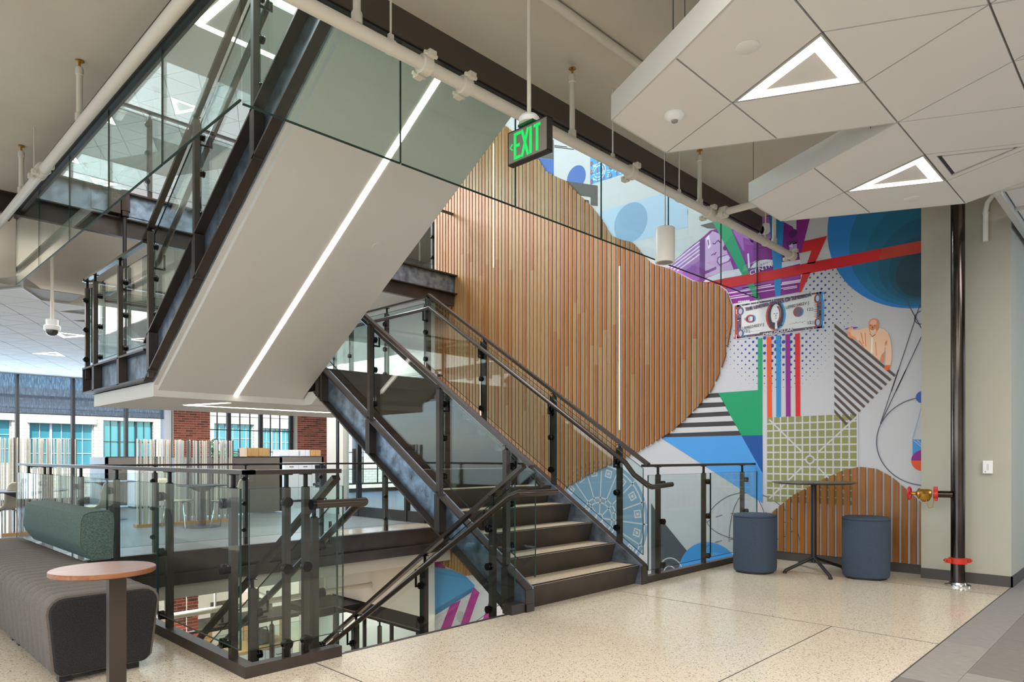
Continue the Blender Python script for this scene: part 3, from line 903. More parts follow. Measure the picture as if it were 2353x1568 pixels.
ART = '''
0 0 C 4046 2819 3 10
0 0 C 4046 2725 4 10
0 0 C 4046 2630 4 10
0 0 C 4046 2536 4 10
0 0 C 4046 2442 4 10
0 0 C 3996 2859 4 10
0 0 C 3996 2765 5 10
0 0 C 3996 2671 6 10
0 0 C 3996 2578 6 10
0 0 C 3996 2484 5 10
0 0 C 3996 2390 4 10
0 0 C 3996 2296 3 10
0 0 C 3946 2899 4 10
0 0 C 3946 2805 6 10
0 0 C 3946 2712 7 10
0 0 C 3946 2619 7 10
0 0 C 3946 2525 7 10
0 0 C 3946 2432 6 10
0 0 C 3946 2339 5 10
0 0 C 3946 2245 3 10
0 0 C 3896 2938 5 10
0 0 C 3896 2845 6 10
0 0 C 3896 2752 8 10
0 0 C 3896 2659 9 10
0 0 C 3896 2566 9 10
0 0 C 3896 2473 8 10
0 0 C 3896 2380 7 10
0 0 C 3896 2287 5 10
0 0 C 3896 2194 3 10
0 0 C 3847 2977 5 10
0 0 C 3847 2885 7 10
0 0 C 3847 2792 8 10
0 0 C 3847 2700 10 10
0 0 C 3847 2607 10 10
0 0 C 3847 2514 10 10
0 0 C 3847 2422 9 10
0 0 C 3847 2329 8 10
0 0 C 3847 2237 6 10
0 0 C 3847 2144 3 10
0 0 C 3798 3016 4 10
0 0 C 3798 2924 7 10
0 0 C 3798 2832 9 10
0 0 C 3798 2740 10 10
0 0 C 3798 2647 11 10
0 0 C 3798 2555 12 10
0 0 C 3798 2463 11 10
0 0 C 3798 2371 10 10
0 0 C 3798 2279 8 10
0 0 C 3798 2186 5 10
0 0 C 3798 2094 3 10
0 0 C 3750 3055 4 10
0 0 C 3750 2963 6 10
0 0 C 3750 2871 9 10
0 0 C 3750 2779 11 10
0 0 C 3750 2687 12 10
0 0 C 3750 2596 13 10
0 0 C 3750 2504 13 10
0 0 C 3750 2412 12 10
0 0 C 3750 2320 10 10
0 0 C 3750 2228 8 10
0 0 C 3750 2136 5 10
0 0 C 3702 3093 3 10
0 0 C 3702 3002 6 10
0 0 C 3702 2910 9 10
0 0 C 3702 2819 11 10
0 0 C 3702 2727 13 10
0 0 C 3702 2636 14 10
0 0 C 3702 2544 14 10
0 0 C 3702 2453 14 10
0 0 C 3702 2361 12 10
0 0 C 3702 2270 10 10
0 0 C 3702 2178 7 10
0 0 C 3702 2087 4 10
0 0 C 3654 3040 5 10
0 0 C 3654 2949 8 10
0 0 C 3654 2858 11 10
0 0 C 3654 2767 13 10
0 0 C 3654 2675 15 10
0 0 C 3654 2584 16 10
0 0 C 3654 2493 16 10
0 0 C 3654 2402 14 10
0 0 C 3654 2311 12 10
0 0 C 3654 2220 9 10
0 0 C 3654 2129 7 10
0 0 C 3654 2038 4 10
0 0 C 3607 3078 4 10
0 0 C 3607 2987 7 10
0 0 C 3607 2896 10 10
0 0 C 3607 2806 13 10
0 0 C 3607 2715 15 10
0 0 C 3607 2624 17 10
0 0 C 3607 2533 17 10
0 0 C 3607 2443 16 10
0 0 C 3607 2352 14 10
0 0 C 3607 2261 12 10
0 0 C 3607 2171 9 10
0 0 C 3607 2080 6 10
0 0 C 3560 3116 3 10
0 0 C 3560 3025 6 10
0 0 C 3560 2935 9 10
0 0 C 3560 2844 12 10
0 0 C 3560 2754 15 10
0 0 C 3560 2664 18 10
0 0 C 3560 2573 19 10
0 0 C 3560 2483 18 10
0 0 C 3560 2393 16 10
0 0 C 3560 2302 14 10
0 0 C 3560 2212 11 10
0 0 C 3560 2121 8 10
0 0 C 3560 2031 5 10
0 0 C 3514 3063 5 10
0 0 C 3514 2973 8 10
0 0 C 3514 2883 12 10
0 0 C 3514 2793 15 10
0 0 C 3514 2703 17 10
0 0 C 3514 2613 20 10
0 0 C 3514 2523 20 10
0 0 C 3514 2433 19 10
0 0 C 3514 2343 16 10
0 0 C 3514 2253 13 10
0 0 C 3514 2163 10 10
0 0 C 3514 2073 7 10
0 0 C 3514 1983 3 10
0 0 C 3468 3100 4 10
0 0 C 3468 3011 7 10
0 0 C 3468 2921 10 10
0 0 C 3468 2831 14 10
0 0 C 3468 2742 17 10
0 0 C 3468 2652 20 10
0 0 C 3468 2562 22 10
0 0 C 3468 2473 21 10
0 0 C 3468 2383 18 10
0 0 C 3468 2293 15 10
0 0 C 3468 2204 12 10
0 0 C 3468 2114 9 10
0 0 C 3468 2024 5 10
0 0 C 3422 3048 6 10
0 0 C 3422 2959 9 10
0 0 C 3422 2870 12 10
0 0 C 3422 2780 15 10
0 0 C 3422 2691 19 10
0 0 C 3422 2602 22 10
0 0 C 3422 2512 23 10
0 0 C 3422 2423 20 10
0 0 C 3422 2334 17 10
0 0 C 3422 2245 14 10
0 0 C 3422 2155 10 10
0 0 C 3422 2066 7 10
0 0 C 3422 1977 4 10
0 0 C 3377 3086 4 10
0 0 C 3377 2997 7 10
0 0 C 3377 2908 11 10
0 0 C 3377 2819 14 10
0 0 C 3377 2730 17 10
0 0 C 3377 2641 21 10
0 0 C 3377 2552 24 10
0 0 C 3377 2463 22 10
0 0 C 3377 2374 19 10
0 0 C 3377 2285 15 10
0 0 C 3377 2196 12 10
0 0 C 3377 2107 9 10
0 0 C 3377 2018 6 10
0 0 C 3332 3034 6 10
0 0 C 3332 2945 9 10
0 0 C 3332 2857 12 10
0 0 C 3332 2768 15 10
0 0 C 3332 2679 19 10
0 0 C 3332 2591 22 10
0 0 C 3332 2502 23 10
0 0 C 3332 2414 20 10
0 0 C 3332 2325 17 10
0 0 C 3332 2236 14 10
0 0 C 3332 2148 10 10
0 0 C 3332 2059 7 10
0 0 C 3332 1971 4 10
0 0 C 3287 3071 4 10
0 0 C 3287 2983 7 10
0 0 C 3287 2894 10 10
0 0 C 3287 2806 14 10
0 0 C 3287 2718 17 10
0 0 C 3287 2630 20 10
0 0 C 3287 2541 22 10
0 0 C 3287 2453 21 10
0 0 C 3287 2365 18 10
0 0 C 3287 2276 15 10
0 0 C 3287 2188 12 10
0 0 C 3287 2100 9 10
0 0 C 3287 2012 5 10
0 0 C 3243 3020 5 10
0 0 C 3243 2932 8 10
0 0 C 3243 2844 12 10
0 0 C 3243 2756 15 10
0 0 C 3243 2668 17 10
0 0 C 3243 2580 20 10
0 0 C 3243 2492 20 10
0 0 C 3243 2404 19 10
0 0 C 3243 2316 16 10
0 0 C 3243 2228 13 10
0 0 C 3243 2140 10 10
0 0 C 3243 2052 7 10
0 0 C 3243 1965 3 10
0 0 C 3199 3056 3 10
0 0 C 3199 2969 6 10
0 0 C 3199 2881 9 10
0 0 C 3199 2794 12 10
0 0 C 3199 2706 15 10
0 0 C 3199 2618 18 10
0 0 C 3199 2531 19 10
0 0 C 3199 2443 18 10
0 0 C 3199 2356 16 10
0 0 C 3199 2268 14 10
0 0 C 3199 2181 11 10
0 0 C 3199 2093 8 10
0 0 C 3199 2005 5 10
0 0 C 3155 3006 4 10
0 0 C 3155 2918 7 10
0 0 C 3155 2831 10 10
0 0 C 3155 2744 13 10
0 0 C 3155 2657 15 10
0 0 C 3155 2569 17 10
0 0 C 3155 2482 17 10
0 0 C 3155 2395 16 10
0 0 C 3155 2308 14 10
0 0 C 3155 2220 12 10
0 0 C 3155 2133 9 10
0 0 C 3155 2046 6 10
0 0 C 3112 2955 5 10
0 0 C 3112 2868 8 10
0 0 C 3112 2781 11 10
0 0 C 3112 2695 13 10
0 0 C 3112 2608 15 10
0 0 C 3112 2521 16 10
0 0 C 3112 2434 16 10
0 0 C 3112 2347 14 10
0 0 C 3112 2260 12 10
0 0 C 3112 2173 9 10
0 0 C 3112 2086 7 10
0 0 C 3112 1999 4 10
0 0 C 3069 2992 3 10
0 0 C 3069 2905 6 10
0 0 C 3069 2819 9 10
0 0 C 3069 2732 11 10
0 0 C 3069 2646 13 10
0 0 C 3069 2559 14 10
0 0 C 3069 2472 14 10
0 0 C 3069 2386 14 10
0 0 C 3069 2299 12 10
0 0 C 3069 2213 10 10
0 0 C 3069 2126 7 10
0 0 C 3069 2039 4 10
0 0 C 3026 3287 10 10
0 0 C 3026 3201 10 10
0 0 C 3026 3114 10 10
0 0 C 3026 3028 11 10
0 0 C 3026 2942 11 10
0 0 C 3026 2856 11 10
0 0 C 3026 2769 10 10
0 0 C 3026 2683 11 10
0 0 C 3026 2597 12 10
0 0 C 3026 2511 13 10
0 0 C 3026 2424 13 10
0 0 C 3026 2338 12 10
0 0 C 3026 2252 10 10
0 0 C 3026 2166 8 10
0 0 C 3026 2079 5 10
0 0 C 2984 3322 11 10
0 0 C 2984 3236 11 10
0 0 C 2984 3150 11 10
0 0 C 2984 3064 12 10
0 0 C 2984 2978 12 10
0 0 C 2984 2892 12 10
0 0 C 2984 2806 12 10
0 0 C 2984 2720 11 10
0 0 C 2984 2635 11 10
0 0 C 2984 2549 11 10
0 0 C 2984 2463 12 10
0 0 C 2984 2377 11 10
0 0 C 2984 2291 10 10
0 0 C 2984 2205 8 10
0 0 C 2984 2119 5 10
0 0 C 2984 2033 3 10
0 0 C 2942 3271 12 10
0 0 C 2942 3186 12 10
0 0 C 2942 3100 13 10
0 0 C 2942 3014 13 10
0 0 C 2942 2929 13 10
0 0 C 2942 2843 13 10
0 0 C 2942 2758 13 10
0 0 C 2942 2672 12 10
0 0 C 2942 2586 10 10
0 0 C 2942 2501 10 10
0 0 C 2942 2415 10 10
0 0 C 2942 2330 9 10
0 0 C 2942 2244 8 10
0 0 C 2942 2158 6 10
0 0 C 2942 2073 3 10
0 0 C 2900 3306 13 10
0 0 C 2900 3221 13 10
0 0 C 2900 3135 13 10
0 0 C 2900 3050 14 10
0 0 C 2900 2965 14 10
0 0 C 2900 2880 14 10
0 0 C 2900 2794 14 10
0 0 C 2900 2709 13 10
0 0 C 2900 2624 13 10
0 0 C 2900 2538 9 10
0 0 C 2900 2453 9 10
0 0 C 2900 2368 8 10
0 0 C 2900 2283 7 10
0 0 C 2900 2197 5 10
0 0 C 2900 2112 3 10
0 0 C 2858 3256 12 10
0 0 C 2858 3171 12 10
0 0 C 2858 3086 13 10
0 0 C 2858 3001 13 10
0 0 C 2858 2916 14 10
0 0 C 2858 2831 13 10
0 0 C 2858 2746 13 10
0 0 C 2858 2661 12 10
0 0 C 2858 2576 7 10
0 0 C 2858 2491 7 10
0 0 C 2858 2406 7 10
0 0 C 2858 2321 6 10
0 0 C 2858 2236 5 10
0 0 C 2858 2151 3 10
0 0 C 2817 3290 11 10
0 0 C 2817 3206 11 10
0 0 C 2817 3121 12 10
0 0 C 2817 3036 12 10
0 0 C 2817 2952 12 10
0 0 C 2817 2867 12 10
0 0 C 2817 2782 12 10
0 0 C 2817 2698 12 10
0 0 C 2817 2613 11 10
0 0 C 2817 2528 6 10
0 0 C 2817 2444 6 10
0 0 C 2817 2359 5 10
0 0 C 2817 2275 4 10
0 0 C 2817 2190 3 10
0 0 C 2777 3240 10 10
0 0 C 2777 3156 10 10
0 0 C 2777 3072 11 10
0 0 C 2777 2987 11 10
0 0 C 2777 2903 11 10
0 0 C 2777 2819 11 10
0 0 C 2777 2734 11 10
0 0 C 2777 2650 10 10
0 0 C 2777 2566 4 10
0 0 C 2777 2481 4 10
0 0 C 2777 2397 4 10
0 0 C 2777 2313 4 10
0 0 C 2736 3275 9 10
0 0 C 2736 3191 9 10
0 0 C 2736 3107 9 10
0 0 C 2736 3023 10 10
0 0 C 2736 2939 10 10
0 0 C 2736 2855 10 10
0 0 C 2736 2771 10 10
0 0 C 2736 2687 9 10
0 0 C 2736 2603 9 10
0 0 C 2736 2519 3 10
0 0 C 2736 2435 3 10
0 0 C 2696 3225 8 10
0 0 C 2696 3142 8 10
0 0 C 2696 3058 9 10
0 0 C 2696 2974 9 10
0 0 C 2696 2890 9 10
0 0 C 2696 2807 9 10
0 0 C 2696 2723 9 10
0 0 C 2696 2639 8 10
0 0 C 2656 3260 6 10
0 0 C 2656 3176 7 10
0 0 C 2656 3093 7 10
0 0 C 2656 3009 8 10
0 0 C 2656 2926 8 10
0 0 C 2656 2843 8 10
0 0 C 2656 2759 8 10
0 0 C 2656 2676 7 10
0 0 C 2656 2592 7 10
0 0 C 2616 3210 6 10
0 0 C 2616 3127 6 10
0 0 C 2616 3044 6 10
0 0 C 2616 2961 7 10
0 0 C 2616 2878 7 10
0 0 C 2616 2795 7 10
0 0 C 2616 2712 6 10
0 0 C 2616 2629 6 10
0 0 C 2577 3244 4 10
0 0 C 2577 3162 5 10
0 0 C 2577 3079 5 10
0 0 C 2577 2996 5 10
0 0 C 2577 2913 6 10
0 0 C 2577 2831 6 10
0 0 C 2577 2748 6 10
0 0 C 2577 2665 5 10
0 0 C 2577 2582 5 10
0 0 C 2538 3196 3 10
0 0 C 2538 3113 4 10
0 0 C 2538 3031 4 10
0 0 C 2538 2948 5 10
0 0 C 2538 2866 5 10
0 0 C 2538 2783 5 10
0 0 C 2538 2701 4 10
0 0 C 2538 2618 4 10
1 1 4836 3713 4548 3881 4312 3996 4213 4056 4115 4056 3970 4018 3876 4040 3783 4053 3540 4025 3289 3943 3180 3859 3130 3739 3114 3603 3097 3442 3081 3092 3914 3073 3937 3139 3989 3263 4057 3328 4115 3357 4373 3433 4455 3472 4621 3577
2 2 4836 3713 4538 3879 4363 3952 4363 3557 4373 3467 4414 3451 4455 3472 4621 3577
2 3 4287 3972 4183 4040 4086 3981 4057 3930 4018 3814 3904 3506 4057 3499 4252 3472 4287 3469
2 4 3914 3978 3783 4044 3629 4025 3629 3921 3656 3736 3710 3678 3783 3711
2 5 4009 4214 3975 4197 3975 4152 3994 4157
2 6 3138 3916 3120 4261 2911 4204 2989 3893 3049 3663 3079 3535 3136 3547
3 7 4778 3680 4359 3880 4367 3896 4786 3696
3 7 4735 3653 4359 3834 4367 3850 4743 3669
3 7 4686 3625 4359 3779 4367 3795 4694 3641
3 7 4816 3702 4354 3939 4362 3955 4824 3718
3 8 4621 3596 4363 3713 4363 3465 4414 3451 4455 3472
3 9 4363 3962 4292 3973 4287 3460 4323 3430 4363 3437
3 10 4292 3553 4134 3586 4134 3550 4287 3515
3 11 4129 3639 4115 3699 3961 3708 3933 3653 3951 3613 4095 3587
3 12 4272 3969 4233 4006 4208 3855 4243 3826
3 13 4312 3423 4252 3467 4018 3505 3792 3498 3797 3415 4018 3407 4213 3401
3 13 3306 3475 3097 3463 3089 3416 3306 3408
3 14 3783 3869 3656 3805 3656 3510 3701 3493 3756 3591
3 15 C 3531 3915 190 28
3 16 C 3175 3781 50 16
3 16 3259 3684 3238 3701 3126 3688 3122 3654 3230 3657 3234 3629
3 17 3226 3656 3134 3670 3130 3590 3213 3595
3 16 3656 3695 3434 3682 3434 3694 3656 3707
3 13 3705 3476 3687 3516 3647 3548 3593 3560 3504 3556 3391 3526 3391 3454 3557 3469
3 18 3970 3216 3089 3201 3089 3217 3970 3232
3 18 3961 3173 3130 3162 3130 3172 3961 3183
3 18 3942 3146 3665 3140 3665 3154 3942 3160
3 18 3792 3237 3434 3231 3434 3251 3792 3257
3 18 3306 3220 3081 3213 3081 3235 3306 3242
3 18 3289 3147 3130 3145 3130 3155 3289 3157
3 19 4009 3284 3105 3287 3101 3249 3961 3240
4 20 4110 3644 4100 3687 3975 3698 3951 3657 3970 3625 4086 3603
4 11 4257 3938 4238 3952 4228 3877 4243 3862
4 21 4186 3881 4157 3865 4151 3875 4180 3891
4 21 4150 3866 4106 3906 4114 3914 4158 3874
4 21 4115 3906 4086 3868 4076 3876 4105 3914
4 21 4200 3730 4170 3747 4176 3757 4206 3740
4 21 4176 3747 4157 3734 4151 3744 4170 3757
4 21 4149 3736 4129 3764 4139 3770 4159 3742
4 16 C 4009 3794 35 14
4 22 C 3535 3908 155 24
4 12 3729 3661 3715 3484 3695 3486 3709 3663
4 16 3692 3475 3643 3530 3651 3538 3700 3483
4 16 3645 3528 3573 3549 3577 3561 3649 3540
4 16 3575 3549 3495 3546 3495 3558 3575 3561
4 16 3497 3546 3393 3519 3389 3531 3493 3558
4 23 3737 3439 3705 3481 3557 3469 3391 3458 3391 3408 3710 3425
4 13 3830 3084 3822 3100 3840 3108 3848 3092
4 13 3805 3080 3797 3099 3815 3107 3823 3088
4 13 3780 3076 3772 3097 3790 3105 3798 3084
4 13 3754 3073 3747 3097 3767 3103 3774 3079
4 13 3729 3069 3722 3096 3742 3102 3749 3075
4 13 3705 3065 3697 3094 3717 3100 3725 3071
4 24 4358 4154 4183 4153 4122 4053 4252 4088
4 24 4606 4456 4530 4400 4530 4330
5 25 C 3586 3906 68 18
5 25 C 3503 3909 72 18
6 26 6012 4721 4960 4711 4536 4715 4536 4171 4662 4176 5397 4158 5753 4326
7 27 C 5415 4440 275 48
8 28 C 6375 5335 178 36
9 29 4323 4466 4115 4304 4018 4208 3923 3980 3701 3415 3566 3088 3624 3088 3792 3414 4057 3912 4183 4158 4292 4358
9 30 3461 4095 3272 4065 3297 3693 3321 3082 3383 3088
9 31 C 5948 322 819 64
9 32 9665 -795 9191 -797 8822 -862 8584 -992 8663 -1122 9643 -1673
9 24 6923 6137 6812 6031 6812 5740 7141 5866 7267 6005 7267 6235
9 33 7160 5869 6812 5738 6812 5486 6980 5605
9 34 6805 5941 6552 5840 6548 5852 6801 5953
9 34 6805 5920 6420 5762 6416 5774 6801 5932
9 35 6794 6164 6581 6032 6581 5994
9 36 6115 5766 5849 5798 5204 5312 5204 5144 6115 5160
10 37 6568 5341 5979 5109 5979 4812 6108 4861 6108 4976 6323 5058
10 38 6072 5423 5993 5410 5991 5420 6070 5433
10 38 5411 5373 5359 5354 5355 5364 5407 5383
10 38 5675 5258 5643 5244 5639 5254 5671 5268
10 38 5509 5384 5442 5356 5438 5366 5505 5394
10 38 5615 5432 5584 5441 5588 5451 5619 5442
10 38 5929 5489 5849 5484 5849 5494 5929 5499
10 38 5675 5215 5634 5224 5636 5234 5677 5225
10 38 5416 5297 5369 5277 5365 5287 5412 5307
10 38 5980 5570 5933 5564 5931 5574 5978 5580
10 38 6094 5336 6044 5320 6040 5330 6090 5346
10 38 5470 5238 5425 5229 5423 5239 5468 5248
10 38 5554 5441 5479 5406 5475 5416 5550 5451
10 38 6081 5285 6030 5278 6028 5288 6079 5295
10 38 6086 5612 6044 5621 6046 5631 6088 5622
10 38 5939 5258 5862 5257 5862 5267 5939 5268
10 38 5824 5397 5767 5396 5767 5406 5824 5407
10 38 6009 5281 5937 5279 5937 5289 6009 5291
10 38 6067 5211 6030 5200 6026 5210 6063 5221
10 38 5674 5370 5627 5349 5623 5359 5670 5380
10 38 6032 5550 5965 5553 5965 5563 6032 5560
10 38 5968 5573 5887 5555 5885 5565 5966 5583
10 38 5777 5434 5717 5432 5717 5442 5777 5444
10 38 5737 5343 5703 5353 5707 5363 5741 5353
10 38 6071 5410 5996 5380 5992 5390 6067 5420
10 38 6009 5418 5969 5424 5971 5434 6011 5428
10 38 5863 5367 5783 5361 5783 5371 5863 5377
10 38 5355 5215 5303 5213 5303 5223 5355 5225
10 38 5724 5394 5673 5371 5669 5381 5720 5404
10 38 5708 5369 5672 5355 5668 5365 5704 5379
10 38 5812 5208 5743 5201 5741 5211 5810 5218
10 38 5811 5243 5765 5234 5763 5244 5809 5253
10 38 5593 5232 5562 5230 5562 5240 5593 5242
10 38 5897 5282 5842 5283 5842 5293 5897 5292
10 38 5822 5272 5754 5270 5754 5280 5822 5282
10 38 5821 5186 5748 5177 5746 5187 5819 5196
10 38 5691 5283 5652 5289 5654 5299 5693 5293
10 38 5382 5213 5321 5208 5321 5218 5382 5223
10 38 5534 5387 5468 5375 5466 5385 5532 5397
10 38 5581 5296 5522 5294 5522 5304 5581 5306
10 38 5605 5176 5573 5160 5569 5170 5601 5186
10 38 5750 5249 5708 5248 5708 5258 5750 5259
11 39 C 8943 -1594 110 24
11 37 6255 4983 6136 4939 6136 4866
11 40 R 5963 5308 120 12 20 20 330
11 40 R 5963 5308 83 12 20 20 330
11 40 R 5443 5271 90 12 20 20 330
11 40 R 5443 5271 63 12 20 20 330
12 41 9643 -1567 8624 -1024 8663 -1122 9643 -1673
12 42 9665 -654 9360 -754 9350 -794 9665 -802
13 43 9233 -1435 8943 -1296 9212 -1830 9555 -2016
13 43 8614 -1022 8468 -1102 8762 -1712 9004 -1835
13 43 8237 -1219 8147 -1141 8147 -1477 8392 -1556
14 44 2794 3703 2790 3789 2779 3874 2760 3958 2735 4039 2730 4050 1822 4050 1822 2719 1896 2723 1981 2734 2065 2752 2147 2778 2226 2811 2302 2851 2374 2897 2443 2949 2506 3007 2564 3070 2616 3138 2662 3211 2702 3287 2735 3366 2760 3448 2779 3532 2790 3617
14 5 R 5948 322 61 20 48 0 360
14 5 R 5948 322 221 20 48 0 360
14 5 R 5948 322 294 20 48 0 360
14 5 R 5948 322 761 22 48 0 360
14 5 5935 395 5896 1136 5914 1137 5953 396
14 5 5720 997 5747 890 5854 918 5826 1024
14 5 5845 518 5589 1054 5605 1062 5861 526
14 5 5479 858 5545 770 5633 836 5567 924
14 5 5887 365 5336 861 5348 874 5899 378
14 5 5309 638 5404 582 5460 676 5366 733
14 5 5736 387 5177 586 5183 603 5742 404
14 5 5237 370 5346 354 5362 463 5253 478
14 5 5875 309 5134 270 5133 288 5874 327
14 5 5273 94 5380 121 5352 228 5246 200
14 5 5752 219 5216 -37 5208 -21 5744 235
14 5 5412 -147 5500 -81 5434 7 5346 -59
14 5 5905 261 5409 -290 5396 -278 5892 273
14 5 5632 -317 5688 -222 5594 -166 5537 -260
14 5 5883 110 5684 -449 5667 -443 5866 116
14 5 5900 -389 5916 -280 5807 -264 5792 -373
14 5 5961 249 6000 -492 5982 -493 5943 248
14 5 6176 -353 6149 -246 6042 -274 6070 -380
14 5 6051 126 6307 -410 6291 -418 6035 118
14 5 6417 -214 6351 -126 6263 -192 6329 -280
14 5 6009 279 6560 -217 6548 -230 5997 266
14 5 6587 6 6492 62 6436 -32 6530 -89
14 5 6160 257 6719 58 6713 41 6154 240
14 5 6659 274 6550 290 6534 181 6643 166
14 5 6021 335 6762 374 6763 356 6022 317
14 5 6623 550 6516 523 6544 416 6650 444
14 5 6144 425 6680 681 6688 665 6152 409
14 5 6484 791 6396 725 6462 637 6550 703
14 5 5991 383 6487 934 6500 922 6004 371
14 5 6264 961 6208 866 6302 810 6359 904
14 5 6013 534 6212 1093 6229 1087 6030 528
14 5 5996 1033 5980 924 6089 908 6104 1017
15 45 2566 3480 2563 3545 2555 3609 2541 3672 2521 3733 2497 3793 2467 3850 2432 3904 2393 3955 2350 4003 2302 4047 2298 4050 1822 4050 1822 2742 1827 2741 1891 2744 1955 2753 2018 2766 2080 2786 2139 2811 2196 2840 2251 2875 2302 2914 2350 2958 2393 3005 2432 3056 2467 3111 2497 3168 2521 3228 2541 3289 2555 3352 2563 3416
15 31 5743 983 5761 914 5830 931 5813 1001
15 31 5505 855 5549 797 5606 840 5563 898
15 31 5335 645 5397 608 5434 670 5372 706
15 31 5259 386 5330 375 5340 447 5269 457
15 31 5287 117 5356 135 5339 204 5269 187
15 31 5415 -121 5473 -77 5430 -20 5372 -63
15 31 5625 -291 5662 -229 5600 -192 5564 -254
15 31 5884 -367 5895 -296 5823 -286 5813 -357
15 31 6153 -339 6135 -270 6066 -287 6083 -357
15 31 6391 -211 6347 -153 6290 -196 6333 -254
15 31 6561 -1 6499 36 6462 -26 6524 -62
15 31 6637 258 6566 269 6556 197 6627 187
15 31 6609 527 6540 509 6557 440 6627 457
15 31 6481 765 6423 721 6466 664 6524 707
15 31 6271 935 6234 873 6296 836 6332 898
15 31 6012 1011 6001 940 6073 930 6083 1001
16 46 2400 3328 2398 3377 2392 3426 2381 3473 2367 3520 2348 3565 2326 3608 2299 3649 2270 3688 2237 3724 2201 3757 2162 3787 2121 3813 2077 3835 2032 3854 1986 3869 1938 3879 1890 3886 1841 3888 1822 3887 1822 2770 1841 2769 1890 2771 1938 2778 1986 2788 2032 2803 2077 2821 2121 2844 2162 2870 2201 2900 2237 2933 2270 2969 2299 3008 2326 3049 2348 3092 2367 3137 2381 3184 2392 3231 2398 3280
16 5 5762 972 5772 933 5811 943 5801 982
16 5 5528 851 5552 819 5584 843 5560 875
16 5 5357 650 5392 630 5412 664 5378 685
16 5 5277 399 5316 393 5322 433 5282 439
16 5 5298 136 5337 146 5327 185 5288 175
16 5 5419 -98 5451 -74 5427 -42 5395 -66
16 5 5620 -269 5640 -234 5606 -214 5585 -248
16 5 5871 -349 5877 -310 5837 -304 5831 -344
16 5 6134 -328 6124 -289 6085 -299 6095 -338
16 5 6368 -207 6344 -175 6312 -199 6336 -231
16 5 6539 -6 6504 14 6484 -20 6518 -41
16 5 6619 245 6580 251 6574 211 6614 205
16 5 6598 508 6559 498 6569 459 6608 469
16 5 6477 742 6445 718 6469 686 6501 710
16 5 6276 913 6256 878 6290 858 6311 892
16 5 6025 993 6019 954 6059 948 6065 988
17 47 2277 3219 2275 3256 2270 3293 2262 3329 2251 3364 2237 3399 2220 3432 2200 3463 2178 3492 2153 3520 2125 3545 2096 3567 2065 3587 2032 3604 1997 3618 1962 3629 1926 3637 1889 3642 1852 3644 1822 3643 1822 2796 1852 2795 1889 2796 1926 2801 1962 2809 1997 2820 2032 2834 2065 2851 2096 2871 2125 2894 2153 2919 2178 2946 2200 2976 2220 3007 2237 3040 2251 3074 2262 3109 2270 3145 2275 3182
18 48 2175 3142 2174 3170 2170 3199 2164 3227 2155 3254 2144 3280 2131 3306 2116 3330 2099 3352 2079 3373 2058 3393 2036 3410 2011 3425 1986 3439 1960 3450 1932 3458 1905 3464 1876 3468 1848 3469 1822 3468 1822 2816 1848 2815 1876 2816 1905 2820 1932 2826 1960 2834 1986 2845 2011 2858 2036 2874 2058 2891 2079 2910 2099 2932 2116 2954 2131 2978 2144 3004 2155 3030 2164 3057 2170 3085 2174 3113
19 49 2105 3087 2104 3110 2101 3132 2096 3154 2089 3175 2081 3195 2071 3215 2059 3234 2045 3252 2030 3268 2014 3283 1996 3297 1977 3309 1957 3319 1937 3327 1916 3334 1894 3339 1872 3342 1850 3343 1827 3342 1822 3341 1822 2834 1827 2833 1850 2832 1872 2833 1894 2836 1916 2841 1937 2848 1957 2856 1977 2866 1996 2878 2014 2892 2030 2907 2045 2923 2059 2941 2071 2960 2081 2980 2089 3000 2096 3021 2101 3043 2104 3065
20 50 4961 403 4408 -150 4306 -273 5082 -417 5082 579
21 51 C 4223 -317 442 48
22 5 R 4776 -303 170 16 24 0 360
22 5 R 4791 -330 90 14 20 0 360
23 52 R 3714 150 620 8 40 20 200
23 52 3961 150 3952 310 3959 311 3967 150
23 52 3952 310 3927 459 3934 461 3959 311
23 52 3927 459 3887 587 3894 589 3934 461
23 52 3888 587 3836 685 3842 689 3894 590
23 52 3836 684 3776 746 3781 751 3842 689
23 52 3778 746 3713 767 3715 773 3780 752
23 52 3715 767 3650 746 3648 752 3713 773
23 52 3652 746 3592 684 3586 689 3647 751
23 52 3592 685 3540 587 3534 590 3586 689
23 52 3541 587 3501 459 3494 461 3534 589
23 52 3501 459 3476 310 3469 311 3494 461
23 52 3476 310 3467 150 3461 150 3469 311
23 52 4267 399 4249 342 4242 344 4261 401
23 52 4248 341 4193 287 4188 293 4243 346
23 52 4192 287 4105 241 4101 248 4189 293
23 52 4104 241 3990 206 3988 213 4102 248
23 52 3990 206 3857 184 3856 191 3988 213
23 52 3857 184 3714 177 3714 183 3856 191
23 52 3714 177 3571 184 3572 191 3714 183
23 52 3571 184 3438 206 3440 213 3572 191
23 52 3438 206 3324 241 3326 248 3440 213
23 52 3323 241 3236 287 3239 293 3327 248
23 52 3235 287 3180 341 3185 346 3240 293
23 52 3179 342 3161 399 3167 401 3186 344
23 52 4311 269 4299 318 4306 320 4317 271
23 52 4331 -51 4319 -2 4325 0 4337 -49
23 52 4266 363 4211 406 4215 412 4270 368
23 52 4285 43 4227 86 4232 92 4289 48
23 52 4137 443 4046 475 4048 481 4139 450
23 52 4151 123 4057 155 4060 161 4154 130
23 52 3943 497 3831 512 3831 519 3944 504
23 52 3951 177 3835 192 3835 199 3952 184
23 52 3714 517 3597 512 3597 519 3714 523
23 52 3714 197 3593 192 3593 199 3714 203
23 52 3485 498 3381 474 3380 481 3484 504
23 52 3477 178 3370 154 3369 161 3476 184
23 52 3291 444 3217 406 3214 412 3288 450
23 52 3277 124 3200 86 3197 92 3274 130
23 52 3163 364 3128 317 3123 321 3157 368
23 52 3144 44 3109 -3 3103 1 3138 48
